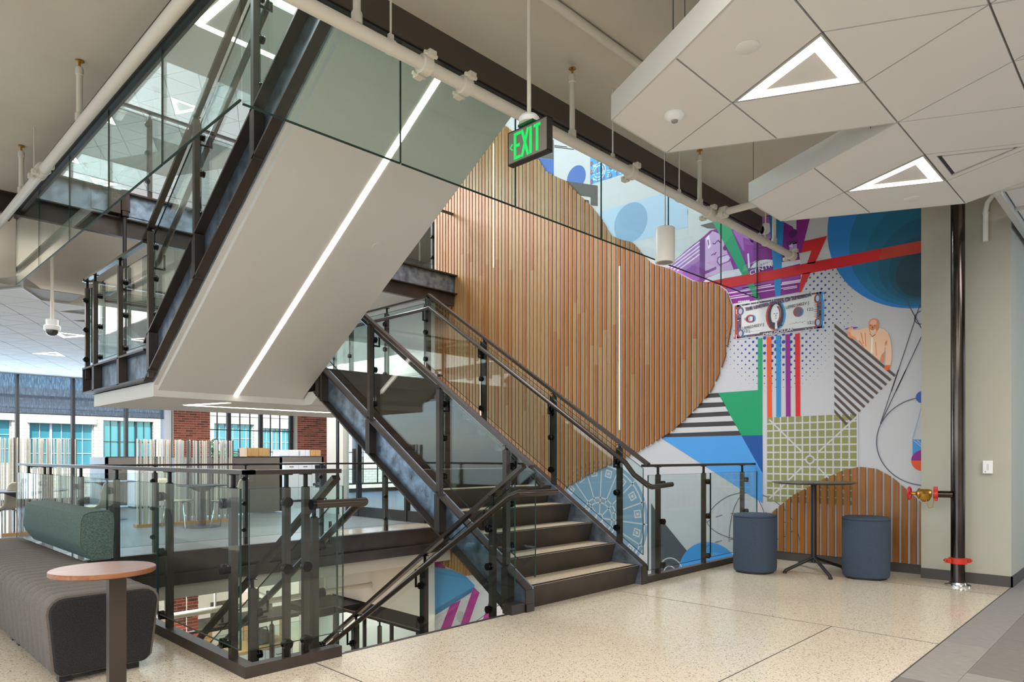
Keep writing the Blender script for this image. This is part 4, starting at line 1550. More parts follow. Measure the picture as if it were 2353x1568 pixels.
24 53 4267 3411 4018 3416 3089 3399 3088 3406 2235 3409 2271 3289 2980 3286 3088 3289 3065 3287 4018 3290 4076 3336 4134 3369
24 54 2235 3409 1870 3409 1870 3286 2271 3289
24 53 3049 3663 2795 3666 2918 3411 2933 3387 3018 3396 2968 3539 3081 3538
24 53 3069 3295 2972 3296 3042 3171 3082 3089 3104 3083 3095 3196
24 55 4281 1945 4073 1944 4036 1880 4349 1887
24 55 4402 1822 4005 1825 3976 1763 4487 1760
24 55 4557 1704 3941 1707 3908 1641 4627 1640
24 55 4720 1581 3867 1583 3836 1519 4823 1509
24 5 3481 1666 2471 1666 2471 690 3481 690
25 56 3911 3082 2864 3063 2831 3054 2831 2637 3856 2638 3886 2645
25 29 3596 2619 3541 2618 3541 2239 3540 2239 3540 1459 3801 1459 4111 2000 3596 2000
25 57 3487 2621 3431 2620 3425 1666 3479 1666
25 58 3374 2623 3320 2621 3318 1666 3371 1667
25 6 3264 2625 3210 2623 3204 1666 3258 1667
25 59 3153 2618 3098 2619 3093 1667 3145 1667
25 34 4234 1999 4111 2000 4073 1944 4281 1945
25 34 4349 1887 4036 1880 4005 1825 4402 1822
25 34 4487 1760 3976 1763 3941 1707 4557 1704
25 34 4627 1640 3908 1641 3867 1583 4720 1581
25 34 4823 1509 3836 1519 3801 1463 4940 1462
25 60 4940 1460 3801 1459 3535 1002 3535 648
25 61 3481 1666 3414 1666 3414 1599 3481 1599
25 61 3481 1582 3414 1582 3414 1514 3481 1514
25 61 3481 1498 3414 1498 3414 1430 3481 1430
25 61 3481 1414 3414 1414 3414 1346 3481 1346
25 61 3481 1329 3414 1329 3414 1262 3481 1262
25 61 3481 1245 3414 1245 3414 1178 3481 1178
25 61 3481 1161 3414 1161 3414 1094 3481 1094
25 61 3481 1077 3414 1077 3414 1010 3481 1010
25 61 3481 993 3414 993 3414 925 3481 925
25 61 3481 909 3414 909 3414 841 3481 841
25 61 3481 824 3414 824 3414 757 3481 757
25 61 3481 740 3414 740 3414 673 3481 673
25 61 3397 1666 3330 1666 3330 1599 3397 1599
25 61 3397 1582 3330 1582 3330 1514 3397 1514
25 61 3397 1498 3330 1498 3330 1430 3397 1430
25 61 3397 1414 3330 1414 3330 1346 3397 1346
25 61 3397 1329 3330 1329 3330 1262 3397 1262
25 61 3397 1245 3330 1245 3330 1178 3397 1178
25 61 3397 1161 3330 1161 3330 1094 3397 1094
25 61 3397 1077 3330 1077 3330 1010 3397 1010
25 61 3397 993 3330 993 3330 925 3397 925
25 61 3397 909 3330 909 3330 841 3397 841
25 61 3397 824 3330 824 3330 757 3397 757
25 61 3397 740 3330 740 3330 673 3397 673
25 61 3313 1666 3245 1666 3245 1599 3313 1599
25 61 3313 1582 3245 1582 3245 1514 3313 1514
25 61 3313 1498 3245 1498 3245 1430 3313 1430
25 61 3313 1414 3245 1414 3245 1346 3313 1346
25 61 3313 1329 3245 1329 3245 1262 3313 1262
25 61 3313 1245 3245 1245 3245 1178 3313 1178
25 61 3313 1161 3245 1161 3245 1094 3313 1094
25 61 3313 1077 3245 1077 3245 1010 3313 1010
25 61 3313 993 3245 993 3245 925 3313 925
25 61 3313 909 3245 909 3245 841 3313 841
25 61 3313 824 3245 824 3245 757 3313 757
25 61 3313 740 3245 740 3245 673 3313 673
25 61 3228 1666 3161 1666 3161 1599 3228 1599
25 61 3228 1582 3161 1582 3161 1514 3228 1514
25 61 3228 1498 3161 1498 3161 1430 3228 1430
25 61 3228 1414 3161 1414 3161 1346 3228 1346
25 61 3228 1329 3161 1329 3161 1262 3228 1262
25 61 3228 1245 3161 1245 3161 1178 3228 1178
25 61 3228 1161 3161 1161 3161 1094 3228 1094
25 61 3228 1077 3161 1077 3161 1010 3228 1010
25 61 3228 993 3161 993 3161 925 3228 925
25 61 3228 909 3161 909 3161 841 3228 841
25 61 3228 824 3161 824 3161 757 3228 757
25 61 3228 740 3161 740 3161 673 3228 673
25 61 3144 1666 3077 1666 3077 1599 3144 1599
25 61 3144 1582 3077 1582 3077 1514 3144 1514
25 61 3144 1498 3077 1498 3077 1430 3144 1430
25 61 3144 1414 3077 1414 3077 1346 3144 1346
25 61 3144 1329 3077 1329 3077 1262 3144 1262
25 61 3144 1245 3077 1245 3077 1178 3144 1178
25 61 3144 1161 3077 1161 3077 1094 3144 1094
25 61 3144 1077 3077 1077 3077 1010 3144 1010
25 61 3144 993 3077 993 3077 925 3144 925
25 61 3144 909 3077 909 3077 841 3144 841
25 61 3144 824 3077 824 3077 757 3144 757
25 61 3144 740 3077 740 3077 673 3144 673
25 61 3060 1666 2993 1666 2993 1599 3060 1599
25 61 3060 1582 2993 1582 2993 1514 3060 1514
25 61 3060 1498 2993 1498 2993 1430 3060 1430
25 61 3060 1414 2993 1414 2993 1346 3060 1346
25 61 3060 1329 2993 1329 2993 1262 3060 1262
25 61 3060 1245 2993 1245 2993 1178 3060 1178
25 61 3060 1161 2993 1161 2993 1094 3060 1094
25 61 3060 1077 2993 1077 2993 1010 3060 1010
25 61 3060 993 2993 993 2993 925 3060 925
25 61 3060 909 2993 909 2993 841 3060 841
25 61 3060 824 2993 824 2993 757 3060 757
25 61 3060 740 2993 740 2993 673 3060 673
25 61 2976 1666 2909 1666 2909 1599 2976 1599
25 61 2976 1582 2909 1582 2909 1514 2976 1514
25 61 2976 1498 2909 1498 2909 1430 2976 1430
25 61 2976 1414 2909 1414 2909 1346 2976 1346
25 61 2976 1329 2909 1329 2909 1262 2976 1262
25 61 2976 1245 2909 1245 2909 1178 2976 1178
25 61 2976 1161 2909 1161 2909 1094 2976 1094
25 61 2976 1077 2909 1077 2909 1010 2976 1010
25 61 2976 993 2909 993 2909 925 2976 925
25 61 2976 909 2909 909 2909 841 2976 841
25 61 2976 824 2909 824 2909 757 2976 757
25 61 2976 740 2909 740 2909 673 2976 673
25 61 2892 1666 2824 1666 2824 1599 2892 1599
25 61 2892 1582 2824 1582 2824 1514 2892 1514
25 61 2892 1498 2824 1498 2824 1430 2892 1430
25 61 2892 1414 2824 1414 2824 1346 2892 1346
25 61 2892 1329 2824 1329 2824 1262 2892 1262
25 61 2892 1245 2824 1245 2824 1178 2892 1178
25 61 2892 1161 2824 1161 2824 1094 2892 1094
25 61 2892 1077 2824 1077 2824 1010 2892 1010
25 61 2892 993 2824 993 2824 925 2892 925
25 61 2892 909 2824 909 2824 841 2892 841
25 61 2892 824 2824 824 2824 757 2892 757
25 61 2892 740 2824 740 2824 673 2892 673
25 61 2808 1666 2740 1666 2740 1599 2808 1599
25 61 2808 1582 2740 1582 2740 1514 2808 1514
25 61 2808 1498 2740 1498 2740 1430 2808 1430
25 61 2808 1414 2740 1414 2740 1346 2808 1346
25 61 2808 1329 2740 1329 2740 1262 2808 1262
25 61 2808 1245 2740 1245 2740 1178 2808 1178
25 61 2808 1161 2740 1161 2740 1094 2808 1094
25 61 2808 1077 2740 1077 2740 1010 2808 1010
25 61 2808 993 2740 993 2740 925 2808 925
25 61 2808 909 2740 909 2740 841 2808 841
25 61 2808 824 2740 824 2740 757 2808 757
25 61 2808 740 2740 740 2740 673 2808 673
25 61 2724 1666 2656 1666 2656 1599 2724 1599
25 61 2724 1582 2656 1582 2656 1514 2724 1514
25 61 2724 1498 2656 1498 2656 1430 2724 1430
25 61 2724 1414 2656 1414 2656 1346 2724 1346
25 61 2724 1329 2656 1329 2656 1262 2724 1262
25 61 2724 1245 2656 1245 2656 1178 2724 1178
25 61 2724 1161 2656 1161 2656 1094 2724 1094
25 61 2724 1077 2656 1077 2656 1010 2724 1010
25 61 2724 993 2656 993 2656 925 2724 925
25 61 2724 909 2656 909 2656 841 2724 841
25 61 2724 824 2656 824 2656 757 2724 757
25 61 2724 740 2656 740 2656 673 2724 673
25 61 2639 1666 2572 1666 2572 1599 2639 1599
25 61 2639 1582 2572 1582 2572 1514 2639 1514
25 61 2639 1498 2572 1498 2572 1430 2639 1430
25 61 2639 1414 2572 1414 2572 1346 2639 1346
25 61 2639 1329 2572 1329 2572 1262 2639 1262
25 61 2639 1245 2572 1245 2572 1178 2639 1178
25 61 2639 1161 2572 1161 2572 1094 2639 1094
25 61 2639 1077 2572 1077 2572 1010 2639 1010
25 61 2639 993 2572 993 2572 925 2639 925
25 61 2639 909 2572 909 2572 841 2639 841
25 61 2639 824 2572 824 2572 757 2639 757
25 61 2639 740 2572 740 2572 673 2639 673
25 61 2555 1666 2488 1666 2488 1599 2555 1599
25 61 2555 1582 2488 1582 2488 1514 2555 1514
25 61 2555 1498 2488 1498 2488 1430 2555 1430
25 61 2555 1414 2488 1414 2488 1346 2555 1346
25 61 2555 1329 2488 1329 2488 1262 2555 1262
25 61 2555 1245 2488 1245 2488 1178 2555 1178
25 61 2555 1161 2488 1161 2488 1094 2555 1094
25 61 2555 1077 2488 1077 2488 1010 2555 1010
25 61 2555 993 2488 993 2488 925 2555 925
25 61 2555 909 2488 909 2488 841 2555 841
25 61 2555 824 2488 824 2488 757 2555 757
25 61 2555 740 2488 740 2488 673 2555 673
26 62 3801 1459 3538 1458 3535 1002
27 63 3890 3055 3862 3056 3862 2644 3886 2645
27 32 2859 3056 2833 3053 2831 2639 2853 2642
27 64 3862 3037 2858 3035 2859 3056 3862 3057
27 64 3862 2648 2853 2645 2854 2676 3862 2678
27 64 3862 2648 3802 2648 3802 3057 3862 3057
27 64 2904 2645 2853 2645 2859 3056 2909 3056
27 5 3068 1265 3450 1647 3462 1635 3080 1253
27 5 2883 1253 2474 1635 2485 1647 2894 1265
27 5 2902 1076 2527 701 2516 712 2891 1087
27 5 3080 1087 3462 713 3450 700 3068 1075
28 5 C 2984 1169 52 24
29 61 C 2984 1169 35 24
30 65 3607 3040 3597 3040 3597 3053 3607 3053
30 65 3214 3039 3202 3039 3202 3052 3214 3052
30 65 3585 3040 3576 3040 3576 3053 3585 3053
30 32 3295 2652 3285 2652 3285 2665 3295 2665
30 65 3613 3040 3598 3040 3598 3053 3613 3053
30 63 3102 3039 3094 3039 3094 3052 3102 3052
30 66 3541 3040 3526 3040 3526 3053 3541 3053
30 65 3363 2652 3350 2652 3350 2665 3363 2665
30 32 3442 2652 3426 2652 3426 2665 3442 2665
30 65 2971 3039 2965 3039 2965 3052 2971 3052
30 66 3628 2653 3613 2653 3613 2666 3628 2666
30 65 3416 2652 3404 2652 3404 2665 3416 2665
30 63 3251 2652 3239 2652 3239 2665 3252 2665
30 66 2992 3039 2980 3039 2980 3052 2992 3052
30 32 2891 3039 2879 3039 2879 3052 2891 3052
30 63 3203 2652 3195 2652 3195 2665 3203 2665
30 63 3354 2652 3347 2652 3347 2665 3354 2665
30 65 3429 3040 3422 3040 3422 3053 3429 3053
30 63 3075 3039 3069 3039 3069 3052 3075 3052
30 66 3460 2652 3448 2652 3448 2665 3460 2665
30 63 3333 3039 3324 3039 3324 3052 3333 3053
30 65 3745 3040 3728 3040 3728 3053 3745 3053
30 63 3549 2653 3541 2653 3541 2666 3549 2666
30 32 2872 2651 2864 2651 2864 2664 2872 2664
30 65 2950 2651 2941 2651 2941 2664 2950 2664
30 66 3196 3039 3184 3039 3184 3052 3196 3052
30 65 3408 3039 3392 3039 3392 3053 3408 3053
30 63 2874 2651 2863 2651 2863 2664 2874 2664
30 32 3052 2651 3046 2651 3047 2664 3053 2664
30 66 3796 2653 3785 2653 3785 2666 3796 2666
30 63 3227 2652 3214 2652 3214 2665 3227 2665
30 66 3249 3039 3234 3039 3234 3052 3250 3052
30 66 3208 2652 3196 2652 3197 2665 3208 2665
30 66 3671 3040 3661 3040 3661 3053 3671 3053
30 65 3000 2651 2991 2651 2991 2664 3000 2664
30 32 3748 3040 3731 3040 3731 3053 3748 3053
30 66 3532 3040 3519 3040 3519 3053 3532 3053
30 63 3606 3040 3593 3040 3593 3053 3606 3053
30 32 3751 2653 3734 2653 3734 2666 3751 2666
30 32 3400 3039 3393 3039 3394 3053 3400 3053
30 63 2961 2651 2953 2651 2953 2664 2961 2664
30 32 3825 3040 3815 3040 3815 3053 3825 3053
30 63 2981 2651 2967 2651 2968 2664 2981 2664
30 65 3035 2651 3024 2651 3024 2664 3035 2664
30 65 3549 2653 3538 2653 3538 2666 3549 2666
30 65 3551 2653 3544 2653 3544 2666 3551 2666
30 65 3694 3040 3682 3040 3682 3053 3694 3053
30 65 3280 3039 3273 3039 3273 3052 3280 3052
30 32 3006 2651 2996 2651 2996 2664 3007 2664
30 32 2983 2651 2976 2651 2976 2664 2983 2664
30 65 3813 3040 3797 3040 3797 3053 3813 3053
30 63 3262 3039 3251 3039 3251 3052 3262 3052
30 63 3676 2653 3667 2653 3667 2666 3676 2666
30 63 3311 2652 3304 2652 3304 2665 3311 2665
30 65 3498 2652 3481 2652 3481 2665 3498 2666
30 32 3034 3039 3025 3039 3026 3052 3035 3052
30 66 3730 3040 3721 3040 3721 3053 3730 3053
30 63 2931 3039 2917 3039 2918 3052 2931 3052
30 66 3348 2652 3342 2652 3342 2665 3348 2665
30 66 3595 2653 3588 2653 3588 2666 3595 2666
30 63 3851 2965 3836 2965 3836 2978 3851 2978
30 63 3851 2965 3836 2965 3836 2977 3851 2977
30 63 2877 2665 2864 2665 2864 2678 2877 2678
30 65 3851 2997 3836 2997 3836 3010 3851 3010
30 63 2897 2775 2884 2775 2884 2787 2897 2787
30 66 2878 2789 2865 2789 2865 2801 2878 2801
30 66 3829 2795 3814 2795 3814 2808 3829 2808
30 63 3829 2823 3814 2823 3814 2835 3829 2835
30 63 2880 2939 2867 2939 2867 2951 2880 2951
30 66 3851 2880 3836 2880 3836 2892 3851 2892
30 63 2879 2834 2866 2834 2866 2846 2879 2846
30 63 2880 2901 2867 2901 2867 2913 2880 2913
30 66 2878 2798 2865 2798 2866 2810 2879 2810
30 65 2879 2818 2866 2817 2866 2830 2879 2830
30 66 3829 2655 3814 2655 3814 2667 3829 2667
30 65 3851 2932 3836 2932 3836 2944 3851 2944
30 63 3829 2740 3814 2739 3814 2752 3829 2752
30 66 2900 3029 2887 3029 2887 3042 2900 3042
30 65 3851 2697 3836 2697 3836 2710 3851 2710
30 63 2898 2919 2885 2919 2886 2931 2899 2931
30 65 3851 2980 3836 2980 3836 2992 3851 2992
30 63 2877 2704 2864 2704 2864 2716 2877 2716
30 65 3851 2863 3836 2863 3836 2876 3851 2876
30 66 3851 2721 3836 2721 3836 2733 3851 2733
30 63 3851 2992 3836 2992 3836 3004 3851 3004
30 66 2881 2991 2868 2991 2868 3004 2881 3004
30 63 3851 2885 3836 2885 3836 2897 3851 2897
30 63 3829 3055 3814 3055 3814 3057 3829 3057
30 63 3851 2875 3836 2875 3836 2887 3851 2887
30 63 3829 2873 3814 2873 3814 2885 3829 2885
30 32 3829 2747 3814 2747 3814 2759 3829 2759
30 66 2879 2831 2866 2831 2866 2844 2879 2844
30 66 2878 2796 2865 2796 2866 2808 2878 2808
30 65 3851 2876 3836 2875 3836 2888 3851 2888
30 32 2879 2850 2866 2850 2866 2863 2879 2863
30 32 2879 2815 2866 2815 2866 2828 2879 2828
30 32 3829 2911 3814 2911 3814 2923 3829 2923
30 65 2877 2684 2864 2684 2864 2696 2877 2697
30 32 3829 2888 3814 2888 3814 2900 3829 2900
30 32 3829 2757 3814 2757 3814 2769 3829 2769
30 32 2898 2885 2885 2885 2885 2898 2898 2898
30 65 2899 2995 2886 2995 2887 3007 2899 3007
30 32 2898 2889 2885 2889 2885 2902 2898 2902
30 65 2897 2771 2884 2771 2884 2783 2897 2783
30 32 3829 2977 3814 2977 3814 2989 3829 2989
30 66 3829 2881 3814 2881 3814 2893 3829 2893
30 32 3620 2864 3622 2878 3628 2891 3638 2901 3651 2909 3666 2913 3681 2913 3695 2909 3708 2901 3718 2891 3724 2878 3726 2864 3724 2851 3718 2838 3708 2827 3695 2820 3680 2816 3665 2816 3651 2819 3638 2827 3628 2838 3622 2850
30 32 3053 2863 3055 2879 3062 2894 3072 2906 3084 2915 3099 2920 3114 2920 3128 2915 3141 2906 3151 2894 3157 2879 3159 2863 3157 2847 3150 2832 3140 2820 3127 2811 3113 2806 3098 2806 3083 2811 3071 2819 3061 2832 3055 2847
30 32 3257 2859 3262 2908 3275 2952 3294 2989 3320 3016 3348 3030 3378 3030 3407 3016 3433 2990 3453 2953 3465 2908 3469 2860 3464 2811 3451 2767 3431 2730 3405 2703 3376 2689 3346 2689 3317 2703 3292 2729 3273 2766 3261 2811
30 32 3711 2975 3698 2975 3698 2979 3711 2979
30 63 3687 2975 3674 2975 3674 2979 3687 2979
30 32 3664 2975 3651 2975 3651 2979 3664 2979
30 67 3640 2975 3628 2975 3628 2979 3640 2979
30 32 3617 2975 3605 2975 3605 2979 3617 2979
30 67 3594 2975 3582 2975 3582 2979 3594 2979
30 67 3571 2975 3559 2975 3559 2979 3571 2979
30 63 3548 2975 3536 2975 3536 2979 3548 2979
30 32 3525 2975 3513 2975 3513 2979 3525 2979
30 67 3217 2736 3199 2736 3199 2742 3217 2742
30 67 3699 2707 3682 2707 3682 2711 3699 2711
30 67 3193 2744 3176 2744 3176 2750 3193 2750
30 63 3678 2712 3661 2711 3661 2716 3678 2716
30 32 3170 2736 3152 2736 3152 2742 3170 2742
30 67 3657 2707 3640 2706 3640 2711 3657 2711
30 63 3146 2744 3129 2744 3129 2750 3146 2750
30 32 3635 2711 3618 2711 3618 2715 3635 2715
30 67 3123 2736 3106 2736 3106 2742 3123 2742
30 63 3614 2706 3597 2706 3597 2710 3614 2711
30 32 3100 2744 3083 2744 3083 2750 3100 2750
30 63 3593 2711 3576 2711 3576 2715 3593 2715
30 63 3077 2736 3059 2736 3059 2742 3077 2742
30 67 3572 2706 3555 2706 3555 2710 3572 2710
30 67 3054 2744 3037 2744 3037 2750 3054 2750
30 67 3551 2711 3535 2711 3535 2715 3551 2715
30 63 2948 2789 2906 2768 2906 2780
30 63 2948 2809 2906 2789 2906 2801
30 32 2949 2830 2906 2809 2907 2821
30 63 2949 2850 2907 2830 2907 2842
30 63 2949 2871 2907 2850 2907 2863
30 32 2949 2891 2907 2871 2907 2883
30 63 2950 2912 2907 2891 2907 2904
30 63 2950 2932 2908 2912 2908 2924
30 68 2950 2953 2908 2932 2908 2945
30 68 2950 2973 2908 2953 2908 2965
30 69 2719 2676 2105 2057 2121 2037 2719 2635
30 69 2719 2590 2146 2014 2163 1993 2719 2549
30 69 2719 2504 2188 1970 2205 1950 2719 2463
30 69 2719 2418 2230 1926 2247 1906 2719 2377
30 69 2719 2332 2272 1882 2289 1862 2719 2291
30 69 2719 2246 2315 1838 2332 1817 2719 2205
30 69 2719 2160 2358 1793 2375 1772 2719 2119
30 69 2719 2074 2401 1748 2419 1727 2719 2033
30 69 2719 1988 2445 1702 2463 1681 2719 1947
30 69 2719 1902 2489 1657 2507 1635 2719 1861
30 69 2719 1815 2534 1610 2552 1589 2719 1775
30 69 2719 1729 2579 1564 2597 1542 2719 1689
31 63 3641 2868 3643 2882 3650 2895 3660 2905 3672 2913 3687 2917 3702 2917 3717 2913 3729 2906 3739 2895 3746 2882 3748 2868 3746 2855 3739 2842 3729 2831 3716 2824 3702 2820 3687 2820 3672 2824 3659 2831 3649 2842 3643 2854
31 63 3067 2867 3070 2883 3076 2898 3086 2910 3099 2919 3113 2924 3129 2924 3143 2919 3156 2911 3166 2898 3172 2883 3174 2867 3171 2851 3165 2836 3155 2824 3142 2815 3127 2810 3112 2810 3098 2815 3085 2824 3076 2836 3069 2851
31 63 3284 2863 3289 2912 3301 2957 3321 2994 3347 3020 3376 3034 3406 3034 3435 3020 3460 2994 3480 2957 3493 2912 3497 2864 3492 2815 3479 2771 3459 2734 3433 2707 3404 2693 3373 2693 3344 2707 3319 2733 3300 2770 3288 2815
32 32 3767 2975 3769 2989 3774 3002 3781 3012 3790 3020 3801 3024 3812 3024 3823 3020 3832 3012 3839 3002 3844 2989 3846 2975 3844 2961 3839 2949 3832 2938 3823 2930 3812 2926 3801 2926 3790 2930 3781 2938 3774 2948 3769 2961
32 32 2860 2986 2862 3000 2866 3012 2872 3023 2880 3031 2890 3035 2899 3035 2908 3031 2916 3023 2922 3012 2926 3000 2927 2986 2926 2972 2921 2959 2915 2949 2907 2941 2898 2937 2888 2937 2879 2941 2871 2948 2865 2959 2862 2972
32 32 3767 2705 3769 2719 3773 2731 3781 2742 3790 2750 3801 2754 3812 2754 3823 2750 3832 2742 3839 2732 3844 2719 3846 2705 3844 2691 3839 2678 3832 2668 3823 2660 3812 2656 3801 2656 3790 2660 3781 2668 3773 2678 3769 2691
32 32 2857 2715 2858 2728 2863 2741 2869 2752 2877 2759 2886 2763 2896 2763 2905 2760 2913 2752 2919 2741 2923 2729 2924 2715 2922 2701 2918 2688 2912 2678 2904 2670 2894 2666 2885 2666 2876 2670 2868 2677 2862 2688 2858 2701
32 70 3637 2866 3639 2879 3645 2891 3654 2901 3666 2908 3679 2912 3693 2912 3706 2908 3718 2901 3727 2891 3733 2879 3735 2866 3733 2853 3727 2842 3718 2832 3706 2825 3693 2821 3679 2821 3665 2825 3654 2832 3645 2841 3639 2853
32 71 3067 2865 3069 2879 3075 2892 3084 2902 3095 2910 3108 2914 3121 2914 3133 2910 3144 2902 3153 2892 3158 2879 3160 2865 3158 2851 3152 2839 3144 2828 3132 2820 3120 2816 3107 2816 3094 2820 3083 2828 3074 2838 3069 2851
32 72 3282 2861 3286 2907 3298 2949 3316 2984 3339 3009 3365 3022 3392 3022 3418 3009 3441 2984 3459 2949 3471 2907 3474 2862 3470 2816 3458 2774 3440 2739 3417 2714 3390 2701 3363 2701 3337 2714 3314 2739 3296 2774 3286 2816
33 63 3780 2975 3782 2989 3787 3002 3794 3012 3803 3020 3814 3024 3825 3024 3836 3020 3845 3012 3853 3002 3857 2989 3859 2975 3857 2961 3853 2949 3845 2938 3836 2930 3825 2926 3814 2926 3803 2930 3794 2938 3787 2948 3782 2961
33 63 2871 2986 2873 3000 2877 3012 2883 3023 2891 3031 2901 3035 2910 3035 2919 3031 2927 3023 2933 3012 2937 3000 2938 2986 2937 2972 2933 2959 2926 2949 2918 2941 2909 2937 2899 2937 2890 2941 2882 2948 2876 2959 2873 2972
33 63 3780 2705 3782 2719 3786 2731 3794 2742 3803 2750 3814 2754 3825 2754 3836 2750 3845 2742 3853 2732 3857 2719 3859 2705 3857 2691 3853 2678 3845 2668 3836 2660 3825 2656 3814 2656 3803 2660 3794 2668 3786 2678 3782 2691
33 63 2868 2715 2870 2728 2874 2741 2880 2752 2888 2759 2897 2763 2907 2763 2916 2760 2924 2752 2930 2741 2934 2729 2935 2715 2934 2701 2929 2688 2923 2678 2915 2670 2906 2666 2896 2666 2887 2670 2879 2677 2873 2688 2869 2701
33 73 3652 2866 3653 2874 3657 2882 3663 2888 3670 2892 3679 2895 3688 2895 3697 2892 3705 2888 3711 2882 3714 2874 3716 2866 3714 2858 3711 2851 3705 2845 3697 2840 3688 2838 3679 2838 3670 2840 3663 2845 3657 2851 3653 2858
34 68 3776 2975 3778 2988 3782 2999 3789 3009 3798 3016 3808 3020 3818 3020 3828 3016 3837 3009 3844 2999 3849 2988 3850 2975 3849 2962 3844 2951 3837 2941 3828 2934 3818 2930 3808 2930 3798 2934 3789 2941 3782 2951 3778 2962
34 68 2868 2986 2869 2998 2873 3010 2879 3020 2887 3027 2895 3030 2904 3030 2913 3027 2920 3020 2926 3010 2930 2999 2931 2986 2929 2973 2926 2961 2919 2952 2912 2945 2903 2941 2894 2941 2886 2945 2878 2952 2872 2961 2869 2973
34 68 3776 2705 3777 2718 3782 2729 3789 2739 3797 2746 3808 2749 3818 2750 3828 2746 3837 2739 3844 2729 3849 2718 3850 2705 3848 2692 3844 2681 3837 2671 3828 2664 3818 2660 3807 2660 3797 2664 3789 2671 3782 2681 3777 2692
34 68 2864 2715 2866 2727 2870 2739 2876 2749 2883 2756 2892 2759 2901 2759 2910 2756 2917 2749 2923 2739 2926 2727 2928 2715 2926 2702 2922 2690 2916 2681 2909 2674 2900 2670 2891 2670 2882 2674 2875 2681 2869 2690 2865 2702
34 74 3315 2876 3318 2909 3325 2940 3337 2966 3351 2984 3368 2994 3385 2994 3401 2984 3416 2966 3427 2940 3434 2909 3436 2876 3434 2843 3426 2812 3415 2786 3400 2768 3383 2758 3366 2758 3350 2768 3335 2786 3324 2811 3317 2842
35 75 3317 2872 3319 2899 3323 2925 3330 2946 3338 2961 3348 2969 3358 2969 3367 2961 3376 2946 3382 2925 3386 2900 3388 2872 3386 2844 3382 2819 3375 2797 3366 2782 3357 2774 3347 2774 3337 2782 3329 2797 3322 2818 3318 2844
36 76 3789 2975 3790 2985 3793 2994 3797 3001 3803 3007 3810 3009 3816 3009 3823 3007 3829 3001 3833 2994 3836 2985 3837 2975 3836 2965 3833 2956 3829 2949 3823 2943 3816 2941 3810 2941 3803 2943 3797 2949 3793 2956 3790 2965
36 76 2879 2986 2880 2996 2882 3005 2886 3012 2891 3017 2897 3020 2903 3020 2908 3018 2913 3012 2917 3005 2919 2996 2920 2986 2919 2976 2916 2967 2912 2959 2907 2954 2902 2951 2896 2951 2890 2954 2886 2959 2882 2967 2880 2976
36 76 3789 2705 3790 2715 3793 2724 3797 2731 3803 2737 3809 2739 3816 2739 3823 2737 3829 2731 3833 2724 3836 2715 3837 2705 3836 2695 3833 2686 3829 2679 3823 2673 3816 2671 3809 2670 3803 2673 3797 2679 3793 2686 3790 2695
36 76 2875 2715 2876 2724 2879 2734 2883 2741 2888 2746 2893 2749 2899 2749 2905 2746 2910 2741 2913 2734 2916 2725 2916 2715 2915 2705 2913 2696 2909 2688 2904 2683 2898 2680 2893 2680 2887 2683 2882 2688 2878 2696 2876 2705
36 77 3334 2872 3336 2897 3342 2920 3350 2940 3361 2954 3374 2961 3387 2961 3399 2954 3410 2940 3418 2921 3423 2897 3425 2872 3423 2846 3418 2823 3409 2804 3398 2790 3385 2783 3372 2782 3360 2790 3349 2804 3341 2823 3336 2846
37 72 3458 2729 3296 2728 3316 2786 3367 2769 3428 2794
37 68 3572 2659 3216 2658 3216 2687 3572 2688
38 78 3387 2704 3356 2704 3362 2773 3385 2773
39 68 3402 2880 3384 2880 3384 2888 3402 2888
39 68 3371 2880 3353 2880 3353 2888 3371 2888
39 75 3387 2827 3365 2827 3365 2833 3387 2833
39 68 3379 2847 3371 2847 3371 2872 3379 2872
40 79 2585 2553 2582 2584 2558 2606 2525 2605 2516 2576 2454 2577 2407 2587 2367 2583 2292 2522 2264 2568 2219 2549 2179 2508 2157 2431 2145 2356 2145 2234 2157 2162 2207 2173 2199 2301 2207 2363 2213 2303 2227 2190 2349 2314 2466 2427 2484 2470 2549 2494 2579 2520
41 80 2585 2553 2579 2571 2552 2564 2543 2528 2501 2498 2484 2470 2549 2494 2579 2520
42 81 2472 2456 2454 2461 2407 2367 2425 2388
42 81 2448 2542 2439 2541 2413 2412 2425 2419
42 81 2407 2536 2399 2535 2390 2384 2399 2391
42 81 2244 2275 2213 2315 2227 2190 2258 2221
42 81 2207 2413 2185 2428 2191 2386 2206 2370
42 81 2303 2424 2295 2423 2286 2273 2295 2280
43 82 2341 2478 2326 2486 2329 2299 2346 2314
43 6 2621 2603 2585 2611 2525 2612 2478 2607 2475 2600 2519 2592 2585 2592
44 83 2368 2613 2367 2644 2349 2669 2321 2678 2292 2671 2272 2646 2267 2611 2269 2568 2286 2534 2315 2512 2344 2519 2364 2556
45 84 2358 2630 2344 2659 2315 2665 2289 2645 2292 2609 2321 2600
45 85 2358 2568 2332 2552 2298 2566 2292 2534 2318 2514 2342 2522
45 86 2207 2164 2154 2162 2160 2135 2171 2117 2199 2111 2216 2137
46 87 2361 2534 2332 2490 2292 2516 2301 2498 2329 2477 2355 2511
47 88 2358 2611 2335 2607 2338 2599 2355 2602
47 88 2321 2605 2298 2603 2301 2595 2318 2597
47 88 2333 2596 2324 2594 2321 2572 2338 2574
47 88 2346 2563 2312 2560 2315 2554 2344 2557
48 84 2582 2597 2558 2608 2525 2608 2519 2589 2537 2578 2573 2570
49 52 2013 2822 1872 2508 1864 2512 2005 2826
49 52 1879 2780 2149 1889 2141 1887 1871 2778
49 52 1872 2432 2106 1887 2098 1883 1864 2428
49 52 2085 2110 2257 1549 2249 1547 2077 2108
49 52 2014 2105 2244 1579 2236 1575 2006 2101
49 52 R 1863 2622 68 8 16 -85 85
49 52 R 1839 1359 450 9 36 -88 88
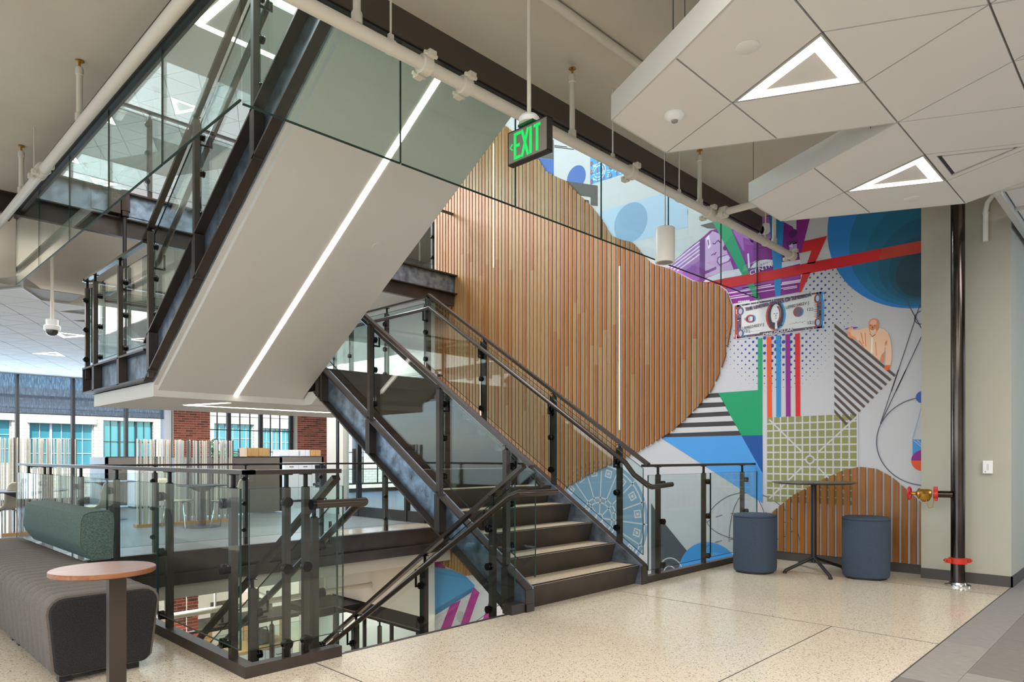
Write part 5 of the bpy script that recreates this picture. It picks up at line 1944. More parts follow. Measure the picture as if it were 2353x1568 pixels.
49 89 1867 1723 1952 1384 1946 1382 1861 1721
49 90 1949 1379 1858 1377 1858 1162 1949 1162
50 91 1920 1811 1918 1827 1912 1842 1902 1855 1889 1865 1874 1871 1858 1873 1842 1871 1827 1865 1822 1861 1822 1761 1827 1757 1842 1751 1858 1749 1874 1751 1889 1757 1902 1767 1912 1780 1918 1795
51 6 1962 1162 1960 1183 1954 1203 1944 1222 1930 1238 1914 1252 1895 1262 1875 1268 1854 1270 1833 1268 1822 1265 1822 1162 1962 1162
51 57 1962 1162 1962 1162 1822 1162 1822 1059 1833 1056 1854 1054 1875 1056 1895 1062 1914 1072 1930 1086 1944 1102 1954 1121 1960 1141
52 5 1942 1367 1864 1295 1860 1299 1938 1371
52 5 1910 1372 1864 1316 1860 1320 1906 1376
'''
# ---------------------------------------------------------------- mural print
_mb = MB()
_pal = [lin(h) for h in PAL]
for row in ART.strip().split('\n'):
    q = row.split()
    x = XM - .0006 - .00012 * int(q[0])
    c = _pal[int(q[1])]
    if q[2] == 'C':
        cy, cz, r, n = [int(v) for v in q[3:]]
        P = [(cy / 1000 + r / 1000 * math.cos(2 * math.pi * i / n), cz / 1000 + r / 1000 * math.sin(2 * math.pi * i / n)) for i in range(n)]
        polys = [P]
    elif q[2] == 'R':
        cy, cz, r, w, n, a0, a1 = [int(v) for v in q[3:]]
        polys = []
        for i in range(n):
            t0, t1 = R(a0 + (a1 - a0) * i / n), R(a0 + (a1 - a0) * (i + 1) / n)
            ra, rb = (r + w / 2) / 1000, (r - w / 2) / 1000
            polys.append([(cy / 1000 + k * math.cos(t), cz / 1000 + k * math.sin(t)) for k, t in ((ra, t0), (ra, t1), (rb, t1), (rb, t0))])
    else:
        v = [int(t) / 1000 for t in q[2:]]
        polys = [list(zip(v[::2], v[1::2]))]
    for P in polys:
        ar = sum(P[i][0] * P[(i + 1) % len(P)][1] - P[(i + 1) % len(P)][0] * P[i][1] for i in range(len(P)))
        if ar > 0:
            P = P[::-1]
        b = len(_mb.v)
        _mb.v += [(x, a, z) for a, z in P]
        _mb.f.append(tuple(range(b, b + len(P))))
        _mb.c.append(c)
_mb.build('mural_print', M['print'], wm)

def text(name, s, x, y, z, size, m, parent, tilt=0, ext=.0004, sx=1.0, shear=0, space=1.0):
    """lettering on a surface facing -X; reads towards -Y"""
    cu = bpy.data.curves.new('lettering', 'FONT')
    cu.body = s
    cu.size = size
    cu.align_x = 'CENTER'
    cu.align_y = 'CENTER'
    cu.extrude = ext
    cu.shear = shear
    cu.space_character = space
    to = bpy.data.objects.new('lettering', cu)
    COL.objects.link(to)
    bpy.context.view_layer.update()
    me = bpy.data.meshes.new_from_object(to.evaluated_get(bpy.context.evaluated_depsgraph_get()))
    bpy.data.objects.remove(to)
    off = WL.get(parent.name, Vector((0, 0, 0)))
    ct, st_ = math.cos(tilt), math.sin(tilt)
    for v in me.vertices:
        a, b, c = v.co
        a *= sx
        a, b = a * ct - b * st_, a * st_ + b * ct
        v.co = Vector((x - c, y - a, z + b)) - off
    me.materials.clear()
    me.materials.append(m)
    me.name = name
    o = bpy.data.objects.new(name, me)
    COL.objects.link(o)
    o.parent = parent
    WL[o.name] = off
    return o
INK = {k: mat('ink_' + k, h, .6) for k, h in (('plum', '6a2a80'), ('white', 'f0eef2'), ('red', 'b8392c'), ('blue', '3f8fc8'), ('dark', '33303c'))}
XT = XM - .0085
text('lettering', 'RAIL', XT, 3.513, 3.496, .034, INK['plum'], wm, .20, space=1.5)
text('lettering', 'CENTR', XT, 3.555, 3.440, .078, INK['white'], wm, .20, sx=1.15)
text('lettering', '4', XT, 3.192, 3.636, .075, INK['white'], wm)
tb = .065
for dx, k in ((.008, 'red'), (-.008, 'blue'), (0, 'dark')):
    zx = XT - (.0006 if k == 'dark' else 0)
    text('lettering', 'THE UNITED STATES OF AMERICA', zx, 3.361 + dx, 3.013, .058, INK[k], wm, tb, sx=.88)
    text('lettering', 'ONE DOLLAR', zx, 3.353 + dx, 2.662, .048, INK['white'] if k == 'dark' else INK[k], wm, tb, sx=1.2)
text('lettering', 'L89823402V J', XT, 3.126, 2.943, .048, INK['dark'], wm, tb)
text('lettering', 'L89823402V J', XT, 3.654, 2.770, .048, INK['dark'], wm, tb)
for y, z in ((3.736, 2.871), (2.991, 2.873), (2.985, 2.722), (3.739, 2.723)):
    text('lettering', '12', XT, y + .006, z, .05, INK['dark'], wm, tb)
    text('lettering', '2', XT, y - .035, z - .003, .05, INK['blue'], wm, tb)
text('lettering', 'L', XT, 3.645, 2.853, .06, INK['dark'], wm, tb)
for y, z in ((3.862, 2.973), (2.83, 2.985), (3.862, 2.664), (2.83, 2.69)):
    text('lettering', '1', XT - .0006, y, z, .085, INK['white'], wm, tb)
for t, y, z in (('0', 6.086, 5.69), ('1', 5.971, 5.561), ('0', 5.753, 5.442), ('0', 5.643, 5.441), ('0', 6.086, 5.451), ('1', 5.979, 5.445), ('1', 5.643, 5.331), ('1', 5.534, 5.324), ('0', 5.86, 5.56), ('1', 5.86, 5.44),
                ('0', 6.086, 5.325), ('1', 5.979, 5.32), ('1', 5.865, 5.319), ('0', 5.753, 5.30), ('1', 5.42, 5.201), ('1', 5.307, 5.187), ('0', 6.086, 5.194), ('1', 5.979, 5.195), ('1', 5.865, 5.195), ('0', 5.753, 5.189), ('1', 5.643, 5.19), ('0', 5.76, 5.58)):
    text('lettering', t, XT, y, z, .095, INK['red'], wm)

# ---------------------------------------------------------------- wood slats
UP = [(8.676, 7.536), (8.245, 7.01), (7.816, 6.575), (7.619, 6.397), (7.112, 5.831), (6.963, 5.605), (6.786, 5.477), (6.552, 5.329), (6.291, 5.044), (6.105, 4.862), (5.891, 4.599), (5.732, 4.333), (5.546, 4.227), (5.368, 4.155), (5.19, 3.937), (5.059, 3.798), (4.799, 3.686), (4.663, 3.595), (4.443, 3.45), (4.236, 3.405), (4.1, 3.349), (3.985, 3.237), (3.927, 3.088), (3.916, 2.934)]
LO = [(3.916, 2.934), (3.933, 2.752), (4.002, 2.455), (4.083, 2.244), (4.201, 2.022), (4.254, 1.967), (4.54, 1.699), (4.806, 1.508), (4.925, 1.451), (5.387, 1.226), (5.784, 1.079), (6.182, 0.923), (6.602, 0.719), (7.031, 0.329), (7.639, -0.279), (8.245, -0.757), (8.809, -0.855), (9.283, -0.762), (9.627, -0.663)]
LG = [(3.46, .50), (3.4, 0.563), (3.181, 0.751), (2.87, 0.934), (2.606, 1.061), (2.451, 1.094), (2.285, 1.073), (2.139, 0.988), (1.996, 0.856), (1.857, 0.719), (1.82, .67)]
def interp(L, y):
    L = sorted(L)
    if y <= L[0][0]:
        return L[0][1]
    for (a, za), (b, zb) in zip(L, L[1:]):
        if a <= y <= b:
            return za + (zb - za) * (y - a) / max(1e-6, b - a)
    return L[-1][1] + (.0 if L[-1][0] < 9.6 and L[-1][1] < 0 else (y - L[-1][0]) * 1.2)
rs = random.Random(11)
sw = T('slat_screen', 'tall wave-edged screen of vertical oak slats fixed to the mural wall beside the stair', 'wall panelling', (XM, 6.7, 0))
y = 3.925
XS = XM - .022
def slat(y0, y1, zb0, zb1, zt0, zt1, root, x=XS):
    o = MB().ext([(x, y0, zb0), (x, y1, zb1), (x, y1, zt1), (x, y0, zt0)], (XM - .002 - x, 0, 0)).build('oak_slat', M['oakp'] if rs.random() < (.75 if y0 > 6.6 else (.25 if y0 > 5 else .08)) else M['oak'], root)  # paler copy picked more often towards the brighter-lit far end
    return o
while y < 9.60:
    y0, y1 = y, min(y + .0535, 9.62)
    t0, t1 = min(8.3, interp(UP, y0)), min(8.3, interp(UP, y1))
    b0, b1 = interp(LO, y0), interp(LO, y1)
    lo_, hi_ = max(b0, b1), min(t0, t1)
    cuts = [lo_ + (hi_ - lo_) * rs.uniform(.38, .62)] if hi_ - lo_ > 1.0 else []
    if hi_ - lo_ > 5.2:
        cuts = [lo_ + (hi_ - lo_) * rs.uniform(.26, .36), lo_ + (hi_ - lo_) * rs.uniform(.6, .7)]
    zs = [None] + cuts + [None]
    for a, b in zip(zs, zs[1:]):
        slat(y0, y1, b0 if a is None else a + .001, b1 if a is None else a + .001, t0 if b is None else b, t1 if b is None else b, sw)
    y += .0785
for yy, za, zb in ((8.105, 4.335, 6.386), (5.583, 1.579, 3.865), (8.42, 1.68, 2.5)):
    MB().box(XS - .004, yy - .007, za, XM - .004, yy + .007, zb).build('light_line', M['led_soft'], sw)
sw2 = T('slat_screen', 'low hump of honey oak slats at the foot of the mural behind the bar table', 'wall panelling', (XM, 2.6, .1))
y = 1.83
while y < 3.44:
    y0, y1 = y, y + .057
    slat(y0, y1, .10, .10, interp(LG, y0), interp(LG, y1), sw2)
    y += .0805
# ================================================================ CEILING CLOUDS (panels on a triangular grid)
BX, RY = .606, .604
def N(r, k, x0=3.325, y0=2.405):
    return (x0 + (0 if r % 2 == 0 else -.295) + BX * k, y0 - RY * r)
def inset(P, d):
    n = len(P)
    ar = sum(P[i][0] * P[(i + 1) % n][1] - P[(i + 1) % n][0] * P[i][1] for i in range(n))
    if ar < 0:
        P = P[::-1]
    out = []
    for i in range(n):
        a, b, c = Vector(P[i - 1]), Vector(P[i]), Vector(P[(i + 1) % n])
        d1, d2 = (b - a).normalized(), (c - b).normalized()
        n1, n2 = Vector((-d1.y, d1.x)), Vector((-d2.y, d2.x))
        m = (n1 + n2)
        out.append(tuple(b + m * (d / max(.2, (1 + n1.dot(n2))))))
    return out
def panel(root, P, z, gap=.005):
    P = inset(P, gap)
    return MB().ext([(x, y, z) for x, y in P], (0, 0, .016)).build('ceiling_panel', M['cloud'], root)
def tri_light(root, P, z, w=.058, edge=.016, mled='led'):
    A = inset(P, edge)
    B = inset(P, edge + w)
    C = inset(P, edge + w + .012)
    mb = MB()
    for i in range(3):
        j = (i + 1) % 3
        mb.ext([(*A[i], z), (*A[j], z), (*B[j], z), (*B[i], z)], (0, 0, .006))
    l = mb.build('triangle_light', M[mled], root)
    f = MB()
    O = inset(P, .006)
    for i in range(3):
        j = (i + 1) % 3
        f.ext([(*O[i], z), (*O[j], z), (*A[j], z), (*A[i], z)], (0, 0, .02))
    f.build('light_trim', M['cloud_trim'], l)
    MB().ext([(x, y, z + .004) for x, y in C], (0, 0, .012)).build('centre_panel', M['cloud'], l)
    return l
def backing(root, P, z, h=.012):
    MB().ext([(x, y, z) for x, y in P], (0, 0, h)).build('grid_backing', M['reveal'], root)
def fascia(root, P, z, h=.15, closed=False):
    for a, b in zip(P, P[1:]):
        a3, b3 = Vector((*a, z)), Vector((*b, z))
        MB().bar(a3 + Vector((0, 0, h / 2)), b3 + Vector((0, 0, h / 2)), .012, h).build('edge_fascia', M['cloud_trim'], root)

CZ = 3.2
c1 = T('ceiling_cloud', 'big white faceted ceiling raft of triangular panels with two glowing triangle lights', 'ceiling panel', (4.5, 1.5, CZ))
bd = [N(6, -3), N(5, -2), N(4, -2), N(3, -1), N(2, -1), N(1, 0), N(0, 0), N(0, 1), N(1, 2), N(2, 2), N(1, 3), N(0, 3), N(0, 4), N(1, 5), N(2, 5), N(3, 5), N(4, 4), N(6, 4)]
backing(c1, bd, CZ + .017)
fascia(c1, bd[:-1], CZ)
for P in ([N(0, 0), N(0, 1), N(1, 1), N(1, 0)], [N(0, 1), N(1, 2), N(1, 1)], [N(1, 0), N(1, 1), N(2, 0), N(2, -1)], [N(1, 1), N(1, 2), N(2, 2), N(2, 1)],
          [N(2, 0), N(2, 1), N(3, 1)], [N(2, 1), N(2, 2), N(3, 2), N(3, 1)], [N(2, 2), N(3, 3), N(3, 2)], [N(2, 2), N(2, 3), N(3, 4), N(3, 3)],
          [N(2, 4), N(2, 5), N(3, 5), N(3, 4)], [N(0, 3), N(0, 4), N(1, 4), N(1, 3)], [N(0, 4), N(1, 5), N(1, 4)], [N(1, 3), N(1, 4), N(2, 3), N(2, 2)],
          [N(1, 4), N(1, 5), N(2, 5), N(2, 4)], [N(2, -1), N(2, 0), N(3, 1), N(3, 0)], [N(2, -1), N(3, 0), N(3, -1)]):
    panel(c1, P, CZ)
for r in (3, 4, 5):
    kk = range(-1 if r == 3 else -2, 5 if r == 3 else 4)
    for k in kk:
        if r % 2:
            a = [N(r, k), N(r, k + 1), N(r + 1, k)]
            b = [N(r, k + 1), N(r + 1, k), N(r + 1, k + 1)]
        else:
            a = [N(r, k), N(r, k + 1), N(r + 1, k + 1)]
            b = [N(r, k), N(r + 1, k), N(r + 1, k + 1)]
        panel(c1, a, CZ)
        if k + 1 < 5:
            panel(c1, b, CZ)
tri_light(c1, [N(1, 1), N(2, 0), N(2, 1)], CZ - .002)
tri_light(c1, [N(1, 4), N(2, 3), N(2, 4)], CZ - .002)
# return air slot
P = [N(2, 3), N(2, 4), N(3, 4)]
O, A, B = inset(P, .005), inset(P, .05), inset(P, .075)
sl = MB()
for i in range(3):
    j = (i + 1) % 3
    sl.ext([(*O[i], CZ), (*O[j], CZ), (*A[j], CZ), (*A[i], CZ)], (0, 0, .012))
sl = sl.build('air_slot_frame', M['cloud'], c1)
MB().ext([(*p, CZ + .013) for p in A], (0, 0, .003)).build('air_slot', M['black'], sl)
MB().ext([(*p, CZ + .002) for p in B], (0, 0, .010)).build('centre_panel', M['cloud'], sl)
# fittings on the raft
sd = T('motion_sensor', 'round white motion sensor on the front corner of the ceiling raft', 'sensor', (3.52, 2.10, CZ))
MB().lathe((3.52, 2.10, CZ), [(.058, 0), (.058, -.008), (.052, -.022), (.03, -.036), (.022, -.038)], 24).build('body', M['white'], sd, True)
MB().lathe((3.52, 2.10, CZ - .037), [(.02, 0), (.018, -.010), (.008, -.014)], 16).build('lens', mat('sensor_lens', '8d8a86', .2), sd, True)
for x, y, lb in ((3.19, 1.50, 'flat round white cover plate beside the larger triangle light'), (5.95, 1.47, 'flat round white cover plate near the mural end of the ceiling raft')):
    t = tag(MB().lathe((x, y, CZ), [(.058, 0), (.058, -.004), (.054, -.007)], 28).build('cover_plate', M['cloud'], None, True), lb, 'cover plate')
# suspension cables
for x, y, lb in ((3.03, 1.75, 'thin steel cable at the front left edge of the ceiling raft above its motion sensor'), (2.76, 1.2, 'thin steel cable nearest the camera at the top edge of the picture above the raft'),
                 (4.55, 1.35, 'thin steel cable rising through the notch beside the sloping raft edge'), (4.9, 1.55, 'thin steel cable at the notch of the ceiling raft nearer the mural'),
                 (5.16, 2.38, 'thin steel cable at the outer corner of the second raft lobe near the pipe tee'), (3.9, 1.3, 'thin steel cable above the larger triangle light')):
    tag(MB().tube([(x, y, CZ + .02), (x, y, 4.058)], .0022, 6).build('suspension_cable', M['sash']), lb, 'cable', 'raft suspension cables')
ck = T('cable_hook', 'small metal hook with wire hanging from the painted ceiling above the raft', 'hook', (3.42, 2.05, 4.06))
MB().box(3.40, 2.03, 4.04, 3.44, 2.07, 4.06).build('anchor', M['chrome'], ck)
MB().tube([(3.42, 2.05, 4.045), (3.42, 2.05, 3.3)], .003, 6).build('wire', M['sash'], ck)

# ---- pendant light
pd = T('pendant_light', 'white cylinder pendant lamp hanging in front of the mural', 'lamp', (4.716, 2.9, 2.735))
MB().lathe((4.716, 2.9, 2.735), [(.062, .012), (.062, 0), (.075, 0), (.0765, .004), (.0765, .268), (.074, .272), (0.004, .273)], 36).build('shade', M['pendant'], pd, True)
MB().lathe((4.716, 2.9, 2.742), [(.062, 0), (.062, .004)], 28).build('diffuser', M['lens'], pd, True)
MB().lathe((4.716, 2.9, 2.738), [(.0625, -.001), (.0725, -.001), (.0725, .001), (.0625, .001)], 32).build('trim_ring', mat('trim_ring', '9a968f', .35, .6), pd, True)
MB().tube([(4.70, 2.89, 3.0), (4.70, 2.89, 4.058)], .0016, 6).build('steel_cable', M['sash'], pd)
MB().tube([(4.725, 2.905, 3.0), (4.727, 2.905, 3.04), (4.742, 2.91, 3.14), (4.735, 2.915, 3.4), (4.735, 2.915, 4.058)], .004, 8).build('power_cord', M['pipe'], pd, True)
MB().lathe((4.712, 2.895, 3.0), [(.008, 0), (.008, .03)], 10).build('cable_grip', M['brass'], pd, True)
MB().lathe((4.716, 2.9, 4.03), [(.06, 0), (.06, .03)], 24).build('canopy', M['white'], pd, True)

# ---- exit sign
ex = T('exit_sign', 'hanging grey exit sign with glowing green letters', 'sign', (3.0, 2.77, 2.98))
MB().box(2.978, 2.615, 2.985, 3.022, 2.925, 3.172).build('housing', M['exit'], ex)
MB().box(2.9775, 2.609, 2.981, 3.0225, 2.616, 3.176).box(2.9775, 2.924, 2.981, 3.0225, 2.931, 3.176).box(2.9775, 2.609, 2.977, 3.0225, 2.931, 2.985).box(2.9775, 2.609, 3.172, 3.0225, 2.931, 3.178).build('frame', mat('exit_frame', '38322e', .4, .5), ex)
def stroke_letters(mb, segs, x, yc, zc, w, h, t):
    for (a, b), (c, d) in segs:
        mb.bar((x, yc + w / 2 - a * w, zc + b * h), (x, yc + w / 2 - c * w, zc + d * h), t, .004, (1, 0, 0))
L = {'E': [((0, 0), (0, 1)), ((-.16, .945), (1, .945)), ((0, .5), (.85, .5)), ((-.16, .055), (1, .055))], 'X': [((.02, 0), (.98, 1)), ((.02, 1), (.98, 0))],
     'I': [((.5, 0), (.5, 1))], 'T': [((.5, 0), (.5, 1)), ((0, .945), (1, .945))]}
for ch, yc in (('E', 2.846), ('X', 2.787), ('I', 2.741), ('T', 2.690)):
    mb = MB()
    stroke_letters(mb, L[ch], 2.9765, yc, 2.998, (.046 if ch == 'E' else .052) if ch != 'I' else .02, .160, .0175)
    mb.build('letter', M['green'], ex)
mb = MB()
mb.bar((2.9765, 2.890, 3.098), (2.9765, 2.910, 3.079), .008, .004, (1, 0, 0)).bar((2.9765, 2.910, 3.080), (2.9765, 2.890, 3.061), .008, .004, (1, 0, 0))
mb.build('chevron', M['green'], ex)
MB().box(2.965, 2.715, 3.178, 3.035, 2.835, 3.192).build('canopy_lens', mat('green_lens', '0b5a2c', .3), ex)
MB().lathe((3.0, 2.775, 3.192), [(.062, 0), (.062, .03), (.05, .045), (.018, .05)], 24).build('junction_box', M['white'], ex, True)
MB().tube([(3.0, 2.775, 3.235), (3.0, 2.775, 3.95), (2.98, 2.775, 4.0), (2.93, 2.77, 4.03), (2.8, 2.76, 4.04), (2.4, 2.5, 4.04)], .013, 12).build('conduit', M['pipe'], ex, True)

# ---- sprinkler pipes
def coupling(pipe, p, ax):
    p = Vector(p)
    ax = Vector(ax)
    MB().lathe(p, [(.046, -.034), (.054, -.03), (.054, .03), (.046, .034)], 18, ax).build('coupling', M['pipe'], pipe, True)
    sd = Vector((0, 0, 1)) if abs(ax.z) < .5 else Vector((1, 0, 0))
    o = ax.cross(sd)
    for s in (-1, 1):
        q = p + sd * .055 * s * .7 + o * .055 * s
        MB().cbox(q, (.05, .05, .035)).lathe(q, [(.012, -.045), (.012, .045)], 6, ax).build('coupling_bolt', M['pipe'], pipe)
def sprinkler(pipe, x, y, z):
    MB().lathe((x, y, z), [(.02, -.06), (.026, -.055), (.026, -.01), (.02, 0)], 14).build('sprinkler_socket', M['pipe'], pipe, True)
    MB().lathe((x, y, z), [(.012, 0), (.008, .015), (.008, .035), (.028, .042), (.028, .045)], 12).build('sprinkler_head', M['brass'], pipe, True)
sp = T('sprinkler_pipe', 'cream sprinkler pipe running under the ceiling edge towards the mural', 'pipe', (4.6, 3.14, 3.48))
MB().tube([(1.30, 3.14, 3.48), (7.80, 3.14, 3.49)], .037, 18).build('main_pipe', M['pipe'], sp, True)
for x in (2.5, 2.812, 4.599, 5.86):
    coupling(sp, (x, 3.14, 3.483), (1, 0, 0))
MB().lathe((7.80, 3.14, 3.49), [(.046, -.05), (.052, -.04), (.052, .03), (.04, .045)], 18, (1, 0, 0)).build('end_cap', M['pipe'], sp, True)
coupling(sp, (7.76, 3.14, 3.49), (1, 0, 0))
MB().tube([(5.97, 3.14, 3.49), (5.97, 1.6, 3.49)], .032, 16).build('branch_pipe', M['pipe'], sp, True)
coupling(sp, (5.97, 3.04, 3.49), (0, 1, 0))
MB().lathe((5.96, 3.14, 3.487), [(.052, -.06), (.056, 0), (.052, .06)], 18, (1, 0, 0)).build('tee', M['pipe'], sp, True)
for x in (3.855, 5.70):
    MB().tube([(x, 3.14, 3.5), (x, 3.14, 3.92)], .02, 12).lathe((x, 3.14, 3.51), [(.03, 0), (.03, .05), (.022, .06)], 12).build('riser_pipe', M['pipe'], sp, True)
    sprinkler(sp, x, 3.14, 3.97)
for x in (2.04, 7.32):
    MB().tube([(x, 3.14, 3.5), (x, 3.14, 4.06)], .021, 12).lathe((x, 3.14, 3.51), [(.03, 0), (.03, .06), (.024, .07)], 12).build('riser_pipe', M['pipe'], sp, True)
for x in (2.26, 4.351, 5.34, 7.1):
    MB().tube([(x, 3.14, 3.53), (x, 3.14, 4.06)], .006, 8).build('hanger_rod', M['pipe'], sp, True)
    MB().lathe((x, 3.14, 3.483), [(.039, -.014), (.041, -.014), (.041, .014), (.039, .014)], 18, (1, 0, 0)).cbox((x, 3.14, 3.535), (.03, .02, .04)).build('hanger_ring', M['pipe'], sp, True)
sp = T('sprinkler_pipe', 'cream sprinkler pipe running along the left side of the ceiling opening', 'pipe', (1.36, 7, 3.6))
MB().tube([(1.36, 2.6, 3.58), (1.36, 12.0, 3.6)], .037, 18).build('main_pipe', M['pipe'], sp, True)
for y in (6.78, 6.9):
    coupling(sp, (1.36, y, 3.6), (0, 1, 0))
for y in (5.672, 7.61):
    MB().tube([(1.36, y, 3.62), (1.36, y, 3.99)], .021, 12).lathe((1.36, y, 3.62), [(.03, 0), (.03, .05), (.022, .06)], 12).build('riser_pipe', M['pipe'], sp, True)
    sprinkler(sp, 1.36, y, 4.01)
MB().tube([(1.36, 7.09, 3.6), (1.36, 7.09, 4.06)], .006, 8).build('hanger_rod', M['pipe'], sp, True)
MB().lathe((1.36, 7.09, 3.6), [(.039, -.014), (.041, -.014), (.041, .014), (.039, .014)], 18, (0, 1, 0)).build('hanger_ring', M['pipe'], sp, True)
sp = tag(MB().tube([(2.9, 2.79, 4.03), (4.6, 2.78, 4.03)], .03, 12).build('ceiling_pipe', M['pipe'], None, True), 'cream pipe running close under the ceiling above the raft', 'pipe')

# ---- standpipe with valve
sp = T('standpipe', 'tall dark glossy standpipe with red collar and brass hose valve', 'pipe', (7.45, 1.46, 0))
MB().tube([(7.45, 1.46, 0), (7.45, 1.46, 4.06)], .058, 28).build('pipe', M['pipe_chrome'], sp, True)
MB().lathe((7.45, 1.46, 0), [(.105, 0), (.105, .012), (.075, .016), (.07, .035)], 28).build('floor_flange', M['chrome'], sp, True)
MB().lathe((7.45, 1.46, .235), [(.062, -.03), (.074, -.026), (.074, .026), (.062, .03)], 28).build('red_collar', M['red'], sp, True)
for s in (-1, 1):
    MB().cbox((7.45 - s * .062, 1.46 + s * .062, .235), (.05, .05, .04)).lathe((7.45 - s * .075, 1.46 + s * .075, .235), [(.012, -.03), (.012, .03)], 8, (1, 1, 0)).build('collar_bolt', M['red'], sp)
MB().tube([(7.42, 1.5, .85), (7.38, 1.62, .85)], .032, 16).build('outlet_stub', M['pipe_chrome'], sp, True)
vx, vy = 7.37, 1.70
MB().lathe((7.38, 1.625, .852), [(.034, -.02), (.044, -.018), (.044, .018), (.034, .02)], 18, (-.2, 1, 0)).cbox((7.378, 1.625, .80), (.03, .03, .03)).cbox((7.378, 1.625, .905), (.03, .03, .03)).build('valve_collar', M['red'], sp, True)
MB().lathe((vx, 1.655, .852), [(.034, 0), (.04, .01), (.044, .02), (.044, .09), (.05, .095), (.05, .11), (.03, .12), (.016, .13), (.016, .16)], 20, (-.1, 1, 0)).build('valve_body', M['brass'], sp, True)
MB().lathe((7.33, 1.705, .84), [(.044, 0), (.044, .05), (.036, .055), (.01, .058)], 20, (-.75, -.3, -.5)).build('hose_cap', M['brass'], sp, True)
MB().tube([(7.29, 1.68, .80), (7.29, 1.68, .76), (7.29, 1.66, .72), (7.29, 1.63, .73), (7.30, 1.62, .80)], .003, 6).build('cap_chain', M['brass'], sp, True)
wh = MB()
wc = Vector((7.345, 1.835, .852))
ring = [wc + Vector((math.cos(t) * .058, 0, math.sin(t) * .058)) for t in [2 * math.pi * i / 20 for i in range(21)]]
wh.tube(ring, .009, 8, False)
for i in range(3):
    t = 2 * math.pi * i / 3
    wh.bar(wc, wc + Vector((math.cos(t) * .058, 0, math.sin(t) * .058)), .012, .008, (0, 1, 0))
wh.lathe(wc, [(.014, -.012), (.014, .012)], 12, (0, 1, 0))
wh.build('hand_wheel', M['redw'], sp, True)
MB().tube([(7.355, 1.81, .852), (7.345, 1.84, .852)], .008, 8).build('valve_stem', M['brass'], sp, True)

# ---- wall box, conduit, corridor ceiling
wb = T('wall_reader', 'small white wireless box on the grey wall right of the standpipe', 'wall box', (7.69, 1.265, 1.04))
MB().box(7.672, 1.228, 1.045, 7.698, 1.304, 1.165).build('housing', M['white'], wb)
MB().box(7.6705, 1.258, 1.075, 7.672, 1.274, 1.135).build('window', mat('reader_window', 'cfd0d2', .2), wb)
MB().lathe((7.671, 1.285, 1.062), [(.004, 0), (.004, .002)], 10, (-1, 0, 0)).build('status_dot', M['black'], wb)
cd = T('wall_conduit', 'short white conduit stub bending down the grey wall beside the standpipe', 'conduit', (7.66, 1.28, 3.2))
MB().tube([(7.66, 1.28, 3.215), (7.66, 1.28, 3.50), (7.655, 1.265, 3.57), (7.64, 1.22, 3.62), (7.6, 1.12, 3.65), (7.5, .9, 3.66)], .022, 14).build('conduit', M['white'], cd, True)
MB().box(7.655, 1.255, 3.47, 7.70, 1.305, 3.49).build('strap', M['white'], cd)
cc_ = T('corridor_ceiling', 'white grid ceiling of square panels in the corridor at the right edge', 'ceiling panel', (8.5, 0, 3.3))
MB().box(6.62, 1.0, 3.29, 12.5, 1.05, 3.42).build('edge_trim', M['cloud_trim'], cc_)
MB().box(6.62, -3.0, 3.37, 12.5, 1.0, 3.38).build('grid_backing', M['reveal'], cc_)
for i in range(10):
    xg = 6.66 + i * .6
    MB().box(xg - .02, -1.4, 3.325, xg + .02, 1.0, 3.37).build('grid_bar', M['cloud_trim'], cc_)
    for j in range(4):
        MB().box(xg + .025, 1.0 - (j + 1) * .6 + .01, 3.345, xg + .575, 1.0 - j * .6 - .01, 3.365).build('ceiling_panel', M['cloud'], cc_)
tag(MB().tube([(9.0, 1.05, 3.3), (9.0, 1.04, 2.9), (9.1, 1.03, 2.5), (8.95, 1.03, 2.2)], .006, 6).build('loose_cord', M['white'], None, True), 'thin pale cord dangling from the corridor ceiling edge', 'cord')

# ================================================================ FURNITURE NEAR THE CAMERA
def superellipse(a, b, n, e=2.6):
    P = []
    for i in range(n):
        t = 2 * math.pi * i / n
        c, s = math.cos(t), math.sin(t)
        P.append((a * math.copysign(abs(c) ** (2 / e), c), b * math.copysign(abs(s) ** (2 / e), s)))
    return P
def loft(rings):
    mb = MB()
    n = len(rings[0])
    for r in rings:
        mb.v += [tuple(p) for p in r]
    for i in range(len(rings) - 1):
        for j in range(n):
            mb.f.append((i * n + j, i * n + (j + 1) % n, (i + 1) * n + (j + 1) % n, (i + 1) * n + j))
    mb.f.append(tuple(reversed(range(n))))
    mb.f.append(tuple((len(rings) - 1) * n + j for j in range(n)))
    return mb
def pouf(x, y, lb, a=.212, b=.205, rot=0.0):
    p = T('pouf', lb, 'stool', (x, y, 0), 'navy stools at the bar table')
    def rg(k, z):
        c, s = math.cos(rot), math.sin(rot)
        return [(x + (u * c - v * s) * k, y + (u * s + v * c) * k, z) for u, v in superellipse(a, b, 40, 2.5)]
    loft([rg(.90, .012), rg(.975, .025), rg(1.0, .06), rg(1.0, .30), rg(1.0, .555), rg(.985, .580)]).build('body', M['bluef'], p, True)
    loft([rg(.985, .580), rg(.999, .583), rg(.999, .588), rg(.97, .600), rg(.90, .606), rg(.6, .609)]).build('seat_top', M['bluef'], p, True)
    loft([rg(.86, 0), rg(.86, .012)]).build('base_plate', M['black'], p)
    loft([rg(1.002, .579), rg(1.006, .581), rg(1.002, .584)]).build('piping', mat('piping', '262f3c', .8), p, True)
    return p
pouf(6.90, 3.165, 'blue-grey round upholstered stool beside the glass guard end')
pouf(7.335, 2.22, 'navy round upholstered stool nearest the standpipe', .215, .215, .3)
bt = T('bar_table', 'tall round black bar table with four splayed feet by the mural', 'table', (7.32, 2.72, 0))
